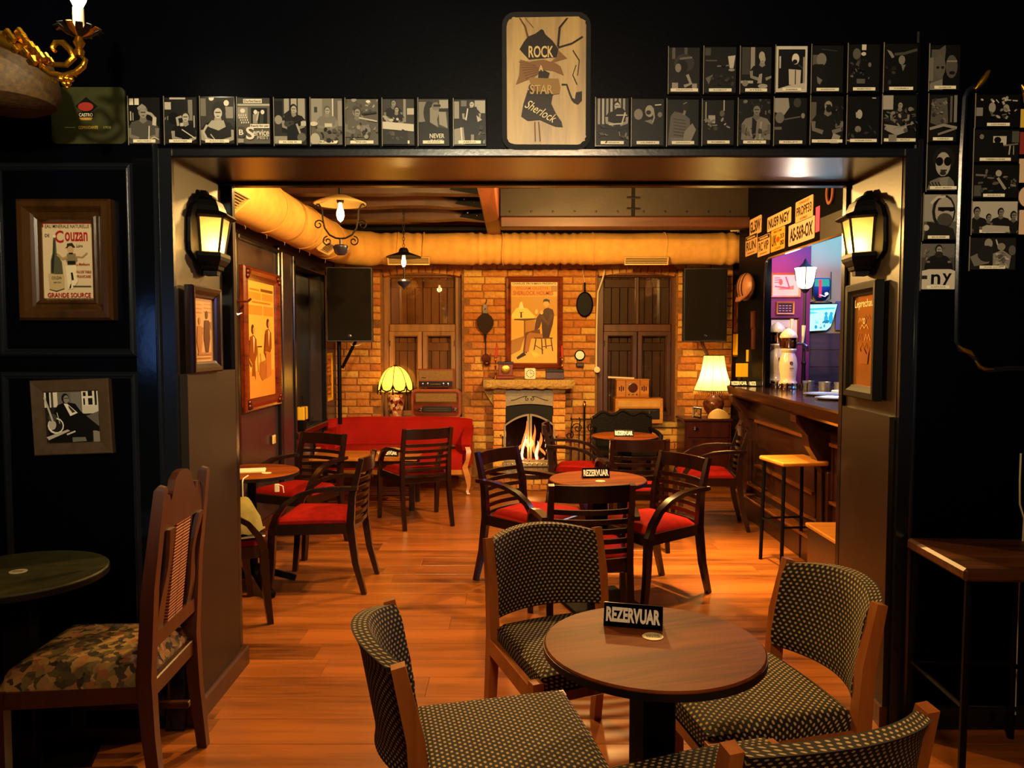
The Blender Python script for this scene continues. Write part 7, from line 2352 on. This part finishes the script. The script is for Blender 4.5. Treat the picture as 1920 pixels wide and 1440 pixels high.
plate('squarish plate PROPF33 in the upper row of the bar header', 1493, 380, 1525, 406, 'PROPF33', '#e0ac70', 2)
plate('squarish plate with a black band, farthest in the lower row of the bar header', 1399, 446, 1420, 474, 'RUN', '#e0b070', 1)
plate('squarish plate lettered RC VIP beside the yellow plate in the lower row', 1422, 446, 1444, 475, 'RC VIP', '#e0b070', 1)
plate('yellow plate UK with a red oval in the lower row of the bar header', 1447, 434, 1472, 465, 'UK', '#e8a830', 3)
plate('long plate AS-569-OX in the lower row of the bar header', 1480, 424, 1528, 446, 'AS-569-OX', '#e8b898')
p, q_ = onx(1531, 400, BX), onx(1537, 422, BX)
o = MB().prism([(-.035, -.09), (.035, -.09), (.035, .09), (-.035, .09)], -.003, 0).build('pink_sticker', pbr('pink_sticker', '#d83a6a', .5), None, (BX - .001, p.y - .03, (p.z + q_.z) / 2))
o.rotation_euler = (0, 0, -PI / 2)
tag(o, 'narrow pink sticker on the bar header before the long plate', 'sticker')
p, q_ = onx(1541, 405, BX), onx(1589, 398, BX)
w = p.y - q_.y
o = MB().box(0, 0, 0, .012, w, .16, .003).build('header_panel', pbr('dull_grey_acrylic', '#24221c', .5, var=.3, vs=40), None, (BX - .006, (p.y + q_.y) / 2, Z(410, 5.2) - .03))
tag(o, 'dull grey strip panel on the bar header beside the right jamb', 'panel')
c = onx(1559, 360, BX)
o = MB(Matrix.Rotation(-PI / 2, 4, 'Z')).sweep([(.050 * math.cos(a) * (1 if abs(a) < 9 else 1), -.008, .075 * math.sin(a) if math.sin(a) < 0 else .085 * math.sin(a)) for a in [R(125) + R(290) * i / 18 for i in range(19)]], .010, .022, (0, 1, 0)).build('horseshoe', pbr('rusty_horseshoe', '#7a4438', .6, .6), None, tuple(c + Vector((-.004, 0, 0))))
tag(o, 'rusty horseshoe nailed to the bar header near the right jamb', 'horseshoe')
o = thing('emergency_light', 'small cream ceiling light box over the right end of the duct', 'light', tuple(at(1382, 429, 7.9)))
MB().span(-.06, .06, -.04, .04, -.025, .03, .008).build('housing', M['cream'], o)
MB().span(-.014, .014, -.03, .03, .03, .2).build('mount', M['blackmetal'], o)
MB().ball((.0, -.03, -.03), .012, 8, 6).build('spot', M['chrome'], o)

# things on the post and the corner wall
c = onx(1409, 540, BX)
o = thing('leather_cap', 'brown leather flat cap hanging on the dark post at the bar', 'hat', (BX - .002, c.y, c.z), -PI / 2)
M['caplea'] = pbr('brown_leather', '#8a5a3c', .5, var=.3, vs=20, bump=.3, bs=40)
MB().ball((0, -.05, .01), .155, 20, 12, (1.15, .42, .82)).build('crown', M['caplea'], o)
MB().sweep([(-.16, -.07, -.06), (-.05, -.11, -.10), (.08, -.11, -.10), (.17, -.07, -.05)], .06, .010, (0, .6, .8)).build('peak', M['caplea'], o)
for s in (-.4, .0, .4):
    MB().tube([(s * .2 + .02 * math.sin(b), -.05 - .066 * math.cos(b), .01 + .125 * math.sin(b)) for b in [R(-60) + R(130) * i / 8 for i in range(9)]], .004, 5).build('seam', M['iron'], o)
o = thing('tall_picture', 'tall narrow gilt-edged picture on the corner wall behind the bar end', 'picture', (2.545, 8.52, Z(600, 8.5)), -PI / 2)
frame_mb(.44, .80, [(0, 0), (0, .025), (.006, .03), (.03, .022), (.04, .012), (.04, 0)]).build('frame', M['mahogany'], o)
P = Print(.36, .72, '#8a5a28')
rr_ = random.Random(17)
for i in range(26):
    P.oval(rr_.uniform(-.14, .14), rr_.uniform(-.3, .1), rr_.uniform(.01, .05), rr_.uniform(.02, .08), rr_.choice(('#2a160a', '#5a3414', '#c89048', '#3a200e')), 8)
P.rect(0, -.28, .28, .12, '#d8902c')
P.build('print', M['print'], o, (0, -.012, 0))
for (u, v, lab, h_, w_) in ((1413, 600, 'tiny dark-framed picture on the post below the leather cap', .16, .09), (1414, 634, 'narrow copper-edged frame on the post above the yellow card', .2, .08)):
    c = onx(u, v, BX)
    o = thing('small_picture', lab, 'picture', (BX - .001, c.y, c.z), -PI / 2, None)
    frame_mb(w_, h_, [(0, 0), (0, .014), (.012, .012), (.014, 0)]).build('frame', M['copper'], o)
    MB().span(-w_ / 2 + .012, w_ / 2 - .012, -.008, -.002, -h_ / 2 + .012, h_ / 2 - .012).build('print', M['brownwood'], o)
M['yellowcard'] = pbr('yellow_card', '#e8b81c', .5)
o = thing('wall_cabinet', 'small cupboard with two yellow panels on the corner wall', 'cupboard', (2.545, 8.45, Z(645, 8.45)), -PI / 2)
MB().span(-.20, .20, -.06, 0, -.14, .13, .006).build('body', M['brownwood'], o)
for s in (-1, 1):
    MB().span(s * .095 - .085, s * .095 + .085, -.066, -.06, -.12, .11, .004).build('door', M['yellowcard'], o)
for (u, v, y_, w_, h_, lab) in ((1391, 694, 7.05, .115, .125, 'yellow card standing in for a lamp reflection at the end of the bar'), (1408, 667, 7.12, .09, .11, 'smaller yellow card for a lamp reflection, raised behind the first at the bar end')):
    p = at(u, v, y_)
    o = thing('lamp_reflection_card', lab, 'menu', (p.x, y_, CZ), R(6))  # solid yellow cards stand in for lamp reflections in a mirror
    zc = p.z - CZ
    MB().box(0, 0, zc, w_, .006, h_, .001).build('card', M['yellowcard'], o)
    MB().box(0, .008, zc / 2, .02, .008, zc, .001).build('stand', M['darkwood'], o)
    MB().box(0, 0, .004, .09, .06, .008, .002).build('foot', M['darkwood'], o)

# bar room wall: three pictures, lamp post, shield sign, lit screen
def barpic(label, u0, v0, u1, v1, bg, fc, drawn):
    x0, x1 = X(u0, 7.36), X(u1, 7.36)
    z0, z1 = Z(v1, 7.36), Z(v0, 7.36)
    w, h = x1 - x0, z1 - z0
    t = thing('bar_picture', label, 'picture', ((x0 + x1) / 2, 7.359, (z0 + z1) / 2), 0, None)
    frame_mb(w, h, [(0, 0), (0, .018), (.004, .022), (.016, .016), (.018, 0)]).build('frame', fc, t)
    P = Print(w - .03, h - .03, bg)
    W_, H_ = w - .03, h - .03
    if drawn == 1:
        P.poly([(-W_ * .3, -H_ * .2), (W_ * .3, -H_ * .2), (W_ * .3, .0), (W_ * .05, -.02), (-W_ * .1, -.01)], '#d08a58')
        P.oval(-W_ * .18, .03, .018, .03, '#c06a3c')
        P.line([(-W_ * .4, -.01), (W_ * .15, -H_ * .14)], .012, '#d04858'); P.line([(0, H_ * .4), (W_ * .15, -H_ * .14)], .012, '#d04858')
        for i in range(4): P.line([(-W_ * .42, H_ * (.38 - .08 * i)), (-W_ * .2, H_ * (.36 - .08 * i))], .006, '#d04858')
    elif drawn == 2:
        for i in range(4):
            for j in range(3):
                P.rect(-W_ * .34 + i * W_ * .22, H_ * .26 - j * H_ * .26, W_ * .15, H_ * .08, '#c8a098')
    else:
        P.poly([(-W_ * .3, -H_ * .3), (W_ * .2, -H_ * .3), (W_ * .3, H_ * .1), (-W_ * .2, H_ * .2)], '#d8b890')
    P.build('print', M['print'], t, (0, -.008, 0))
barpic('pale print of a red-lined drawing, highest on the plum bar wall', 1441, 512, 1497, 558, '#f0d8a0', M['orangewood'], 1)
barpic('small dark picture between two pale prints on the plum bar wall', 1452, 566, 1486, 590, '#3a2028', M['orangewood'], 2)
barpic('pale print half hidden by the beer tower on the plum bar wall', 1440, 596, 1495, 641, '#f0dcb8', M['copper'], 3)
p = at(1510, 519, 6.64)
t = thing('post_lamp', 'bar lamp with a glowing white tulip glass on a dark post', 'lamp', (p.x, 6.64, CZ))
zc = p.z - CZ
MB().lathe([(0, 0), (.05, 0), (.045, .02), (.02, .04), (.016, .20), (.024, .22), (.014, .24), (.011, zc - .14), (.03, zc - .12), (.04, zc - .105), (0, zc - .10)], 18).build('post', M['iron'], t)
MB().lathe([(.03, -.10), (.055, -.085), (.07, -.04), (.078, .02), (.084, .06), (.092, .075), (.080, .07), (0, .06)], 24, (0, 0, zc)).build('tulip_glass', M['globe'], t)
MB().lathe([(0, .06), (.07, .07), (.04, .10), (.02, .12), (.008, .15), (0, .16)], 18, (0, 0, zc)).build('cap', M['iron'], t)
for i in range(3):
    a = 2 * PI * i / 3 + .2
    MB().tube([(.04 * math.cos(a), .04 * math.sin(a), zc - .10), (.088 * math.cos(a), .088 * math.sin(a), zc - .02), (.10 * math.cos(a), .10 * math.sin(a), zc + .08)], .004, 6).build('glass_claw', M['iron'], t)
lamp('post_lamp_light', 'POINT', (p.x - .15, 6.50, p.z), 9, (1, .85, .65), .06)
# shield sign
p = at(1541, 541, 7.395)
t = thing('shield_sign', 'black and teal shield-shaped lit sign with a red stripe above the screen', 'sign', (p.x, 7.424, p.z))
sh = [(-.075, .10), (.075, .10), (.08, .02), (.07, -.07), (.04, -.11), (-.05, -.11), (-.078, -.06), (-.08, .02)]
MB().prism(sh, -.03, .0).build('body', M['signblack'], t)
P = Print(.2, .3, '#000000'); P.mb = MB()
P.poly([(-.068, .09), (.068, .09), (.072, .02), (-.072, .02)], '#1c8a78'); P.rect(-.016, .0, .028, .17, '#d8203c'); P.oval(.045, -.05, .02, .016, '#e0e8e8', 8); P.line([(-.02, -.06), (.03, -.075), (.06, -.05)], .010, '#c8d0d0')
P.build('lit_face', M['screen'], t, (0, -.031, 0))
for s in (-1, 1):
    MB().tube([(s * .09, -.02, .16), (s * .09, -.02, -.10), (s * .05, -.01, -.12), (s * .11, -.01, -.134)], .004, 5).build('wire_frame', M['blackmetal'], t)
MB().tube([(-.11, 0, -.130), (-.11, 0, -.138), (.11, 0, -.138), (.11, 0, -.130)], .005, 5).build('foot_rail', M['blackmetal'], t)
p = at(1541, 596, 7.39)
t = thing('lit_screen', 'bright blue lit advertising screen with a tapered outline on the bar wall', 'screen', (p.x, 7.392, p.z))
tp = [(-.155, .135), (.155, .14), (.06 + .02, -.09), (.04, -.125), (-.14, -.135)]
tp = [(-.15, .135), (.155, .14), (.115, -.02), (.09, -.09), (.05, -.125), (-.13, -.135)]
MB().prism(tp, .0, .03).build('housing', M['blackmetal'], t)
P = Print(.34, .30, '#000000'); P.mb = MB()
P.poly([(x * .94, z * .94) for x, z in tp], '#a8f0ff')
P.poly([(-.13, .09), (.13, .10), (.12, .085), (-.13, .07)], '#30b8d8')
P.poly([(-.13, .065), (-.03, .05), (-.13, .03)], '#48c0d8')
for (x, z, a, b) in ((.04, .04, .016, .018), (.09, .04, .016, .018), (.04, -.01, .02, .04), (.085, -.01, .022, .05)): P.oval(x, z, a, b, '#1896c0', 9)
rr_ = random.Random(2)
for i in range(16): P.oval(rr_.uniform(-.11, .06), rr_.uniform(-.105, -.02), rr_.uniform(.008, .02), rr_.uniform(.008, .02), rr_.choice(('#1088b8', '#60d0f0', '#0c6c98', '#b0f0ff')), 8)
P.build('picture', M['screen'], t, (0, -.001, 0))
p = at(1577, 590, 7.4)
o = MB().span(-.05, .05, 0, .02, -.15, .13, .003).build('side_panel', pbr('grey_violet_panel', '#6a6a86', .4), None, tuple(p))
tag(o, 'narrow grey-violet panel beside the bright blue screen', 'panel')

# left side wall: poster, hook, calendar, switch, hanging box
c = Vector((XL + .004, 6.235, (2.144 + 1.024) / 2))
t = thing('tall_poster', 'tall yellow poster of two standing figures in an ornate red-brown frame on the side wall', 'picture', c, PI / 2)
w, h = .88, 1.12
frame_mb(w, h, [(0, 0), (0, .03), (.012, .045), (.03, .04), (.06, .045), (.085, .03), (.10, .02), (.10, 0)]).build('frame', M['mahogany'], t)
M['mahog2'] = M['mahogany']
for sx in (-1, 1):
    for sz_ in (-1, 1):
        for k in range(3):
            MB().ball((sx * (w / 2 - .045 - .03 * (k == 1)), -.05, sz_ * (h / 2 - .045 - .03 * (k == 2))), .026, 8, 6, (1, .5, 1)).build('corner_carving', M['copper'], t)
w, h = w - .19, h - .19
P = Print(w, h, '#e8b450')
fx = lambda x: (x - .5) * w
fz = lambda y_: (.5 - y_) * h
q = lambda pts: [(fx(a), fz(b)) for a, b in pts]
for (a, b, y0, y1, cl) in ((.12, .45, .07, .085, '#b87828'), (.5, .95, .06, .085, '#7a4818'), (.08, .5, .1, .16, '#d89438'), (.55, .95, .1, .16, '#d89438'), (.2, .85, .175, .19, '#b87828'), (.08, .55, .21, .29, '#d89038'), (.6, .95, .21, .29, '#d89038')):
    P.rect(fx((a + b) / 2), fz((y0 + y1) / 2), (b - a) * w, (y1 - y0) * h, cl)
P.rect(0, fz(.88), w, h * .22, '#d8943c')
for x, s, top in ((.2, .44, .37), (.74, .52, .31)):
    P.oval(fx(x), fz(top + .045), w * .05, h * .042, '#4a2a10')
    P.oval(fx(x + .03), fz(top + .055), w * .03, h * .03, '#c88a48')
    P.poly(q([(x - .1, top + .11), (x + .02, top + .09), (x + .12, top + .13), (x + .13, top + .26), (x + .06, top + .32), (x + .08, top + .48), (x + .03, top + s), (x - .06, top + s), (x - .03, top + .34), (x - .13, top + .28)]), '#8a4818')
    P.poly(q([(x, top + .10), (x + .06, top + .12), (x + .02, top + .26)]), '#e8d0a0')
    P.line(q([(x - .1, top + .14), (x - .15, top + .3), (x - .06, top + .36)]), w * .035, '#6a3612')
P.poly(q([(.42, .70), (.62, .68), (.66, .84), (.5, .86), (.4, .8)]), '#a8642c')
P.poly(q([(.64, .60), (.84, .62), (.84, .82), (.66, .85)]), '#c07a34')
for (a, b, c_, d) in ((.34, .55, .36, .78), (.44, .62, .46, .70), (.36, .56, .5, .56)):
    P.line(q([(a, b), (c_, d)]), w * .012, '#3a2010')
P.build('poster', M['print'], t, (0, -.014, 0))
c = Vector((XL + .012, 5.56, 1.86))
t = thing('coat_hook', 'branched metal coat hook on the side wall before the tall poster', 'hook', c, PI / 2)
MB().tube([(-.02, -.01, .10), (-.03, -.012, .07), (-.012, -.012, .03), (-.02, -.012, 0)], .010, 7).build('stem', M['copper'], t)
MB().tube([(-.02, -.012, .02), (.05, -.05, .0), (.12, -.09, .0), (.16, -.10, .02)], .009, 7).build('hook', M['copper'], t)
MB().tube([(-.02, -.012, 0), (-.015, -.02, -.06), (.01, -.05, -.10), (.05, -.07, -.085)], .008, 7).build('hook', M['chrome'], t)
c = Vector((XL + .004, 8.53, (1.444 + .92) / 2 + .0))
t = thing('wall_calendar', 'narrow orange printed notice in a yellow frame beside the loudspeaker pole', 'notice', c, PI / 2)
w, h = .34, .53
frame_mb(w, h, [(0, 0), (0, .016), (.026, .014), (.028, 0)]).build('frame', M['yellowcard'], t)
P = Print(w - .05, h - .05, '#c87a28')
P.text('AUTO', 0, .17, .2, .06, '#3a200c'); P.text('PARTS', 0, .10, .18, .03, '#3a200c'); P.rect(0, .06, .24, .02, '#8a4c18')
P.text('MUSIC', 0, -.04, .24, .13, '#20120a'); P.text('LIVE', 0, -.14, .2, .035, '#5a3010'); P.text('EVERY NIGHT', 0, -.19, .22, .02, '#3a200c')
P.build('print', M['print'], t, (0, -.008, 0))
p = Vector((XL + .012, 6.52, .735))
t = thing('light_switch', 'small lit yellow switch plate low on the side wall', 'switch', p, PI / 2)
MB().box(0, -.006, 0, .075, .012, .075, .004).build('plate', M['cream'], t)
MB().box(0, -.014, 0, .04, .006, .045, .003).build('rocker', M['yellowcard'], t)
p = Vector((XL + .058, 7.30, .80))
t = thing('box_lantern', 'small yellow padlock-shaped box lantern with a wire handle on the alcove ledge', 'lantern', (XL + .02, 7.36, .72), PI / 2)
MB().span(-.07, .07, -.05, .03, .10, .225, .006).build('box', M['yellowcard'], t)
MB().span(-.04, -.03, -.054, -.05, .10, .225).build('strap', M['darkwood'], t)
MB().tube([(-.045, -.01, .225), (-.048, -.01, .27), (-.025, -.01, .315), (0, -.01, .325), (.025, -.01, .315), (.048, -.01, .27), (.045, -.01, .225)], .006, 6).build('handle', M['iron'], t)
MB().span(-.05, .05, -.04, .02, 0, .10, .004).build('plinth', M['blackmetal'], t)

# things on the left wall table and the bag on the half-hidden chair
t = thing('menu_booklet', 'cream menu booklet on the left wall table', 'menu', (-1.66, 4.78, .7502), R(15))
MB().span(-.11, .11, -.075, .075, .0, .006, .001).build('cover', M['cream'], t)
MB().span(-.105, .105, -.07, .07, .006, .010, .001).build('page', M['white'], t)
tag(MB().lathe([(0, 0), (.03, 0), (.03, .002), (0, .002)], 20).build('coaster', M['cream'], None, (-1.52, 4.72, .7502)), 'round pale sticker on the left wall table beside the menu', 'coaster', 'round table stickers')
tag(MB().tube([(-1.60, 4.62, .752), (-1.595, 4.52, .75), (-1.592, 4.498, .735), (-1.59, 4.495, .60), (-1.588, 4.495, .47)], .004, 6).build('phone_cable', M['white']), 'white cable hanging over the edge of the left wall table', 'cable')
t = thing('price_tag', 'small pale tag hanging under the edge of the left wall table', 'tag', (-1.42, 4.60, .60), R(10))
MB().box(0, 0, .08, .028, .008, .05, .003).build('tag', M['cream'], t)
MB().tube([(.012, 0, .10), (.035, 0, .09), (.04, 0, .05)], .003, 6).build('cord', M['white'], t)
M['canvas'] = pbr('olive_canvas', '#8a8040', .9, var=.25, vs=14, bump=.4, bs=160)
t = thing('canvas_bag', 'olive canvas bag with a buttoned flap on the chair half hidden by the left jamb', 'bag', (-1.60, 4.24, .514), R(-30))
def bagf(i, j):
    a = (i - .5) * 2
    b = (j - .5) * 2
    return (a * .16, b * .14, .0 + .19 * (1 - abs(a) ** 3.5) ** .5 * (1 - abs(b) ** 4) ** .5 + .01 * math.sin(9 * a + 5 * b)), (0, 0, 1)
uvgrid('s', 18, 16, bagf, .012, M['canvas'], t, (1, 1), 'body')
def flapf(i, j):
    a = (i - .5) * 2
    return (a * .165, -.10 - .07 * j + .012 * math.sin(8 * a), .20 * (1 - abs(a) ** 3.5) ** .5 * (1 - j * .5) + .012 * math.sin(11 * a + 4 * j)), (0, -.5, 1)
uvgrid('s', 18, 8, flapf, .01, M['canvas'], t, (1, 1), 'flap')
t = thing('slim_folder', 'slim dark folder with a pale edge under the olive bag', 'folder', (-1.57, 4.22, .492), R(28))
MB().span(-.17, .17, -.13, .13, -.004, .006, .002).build('cover', M['black'], t)
MB().span(-.168, .168, -.134, -.128, -.003, .005, .001).build('page_edge', M['white'], t)
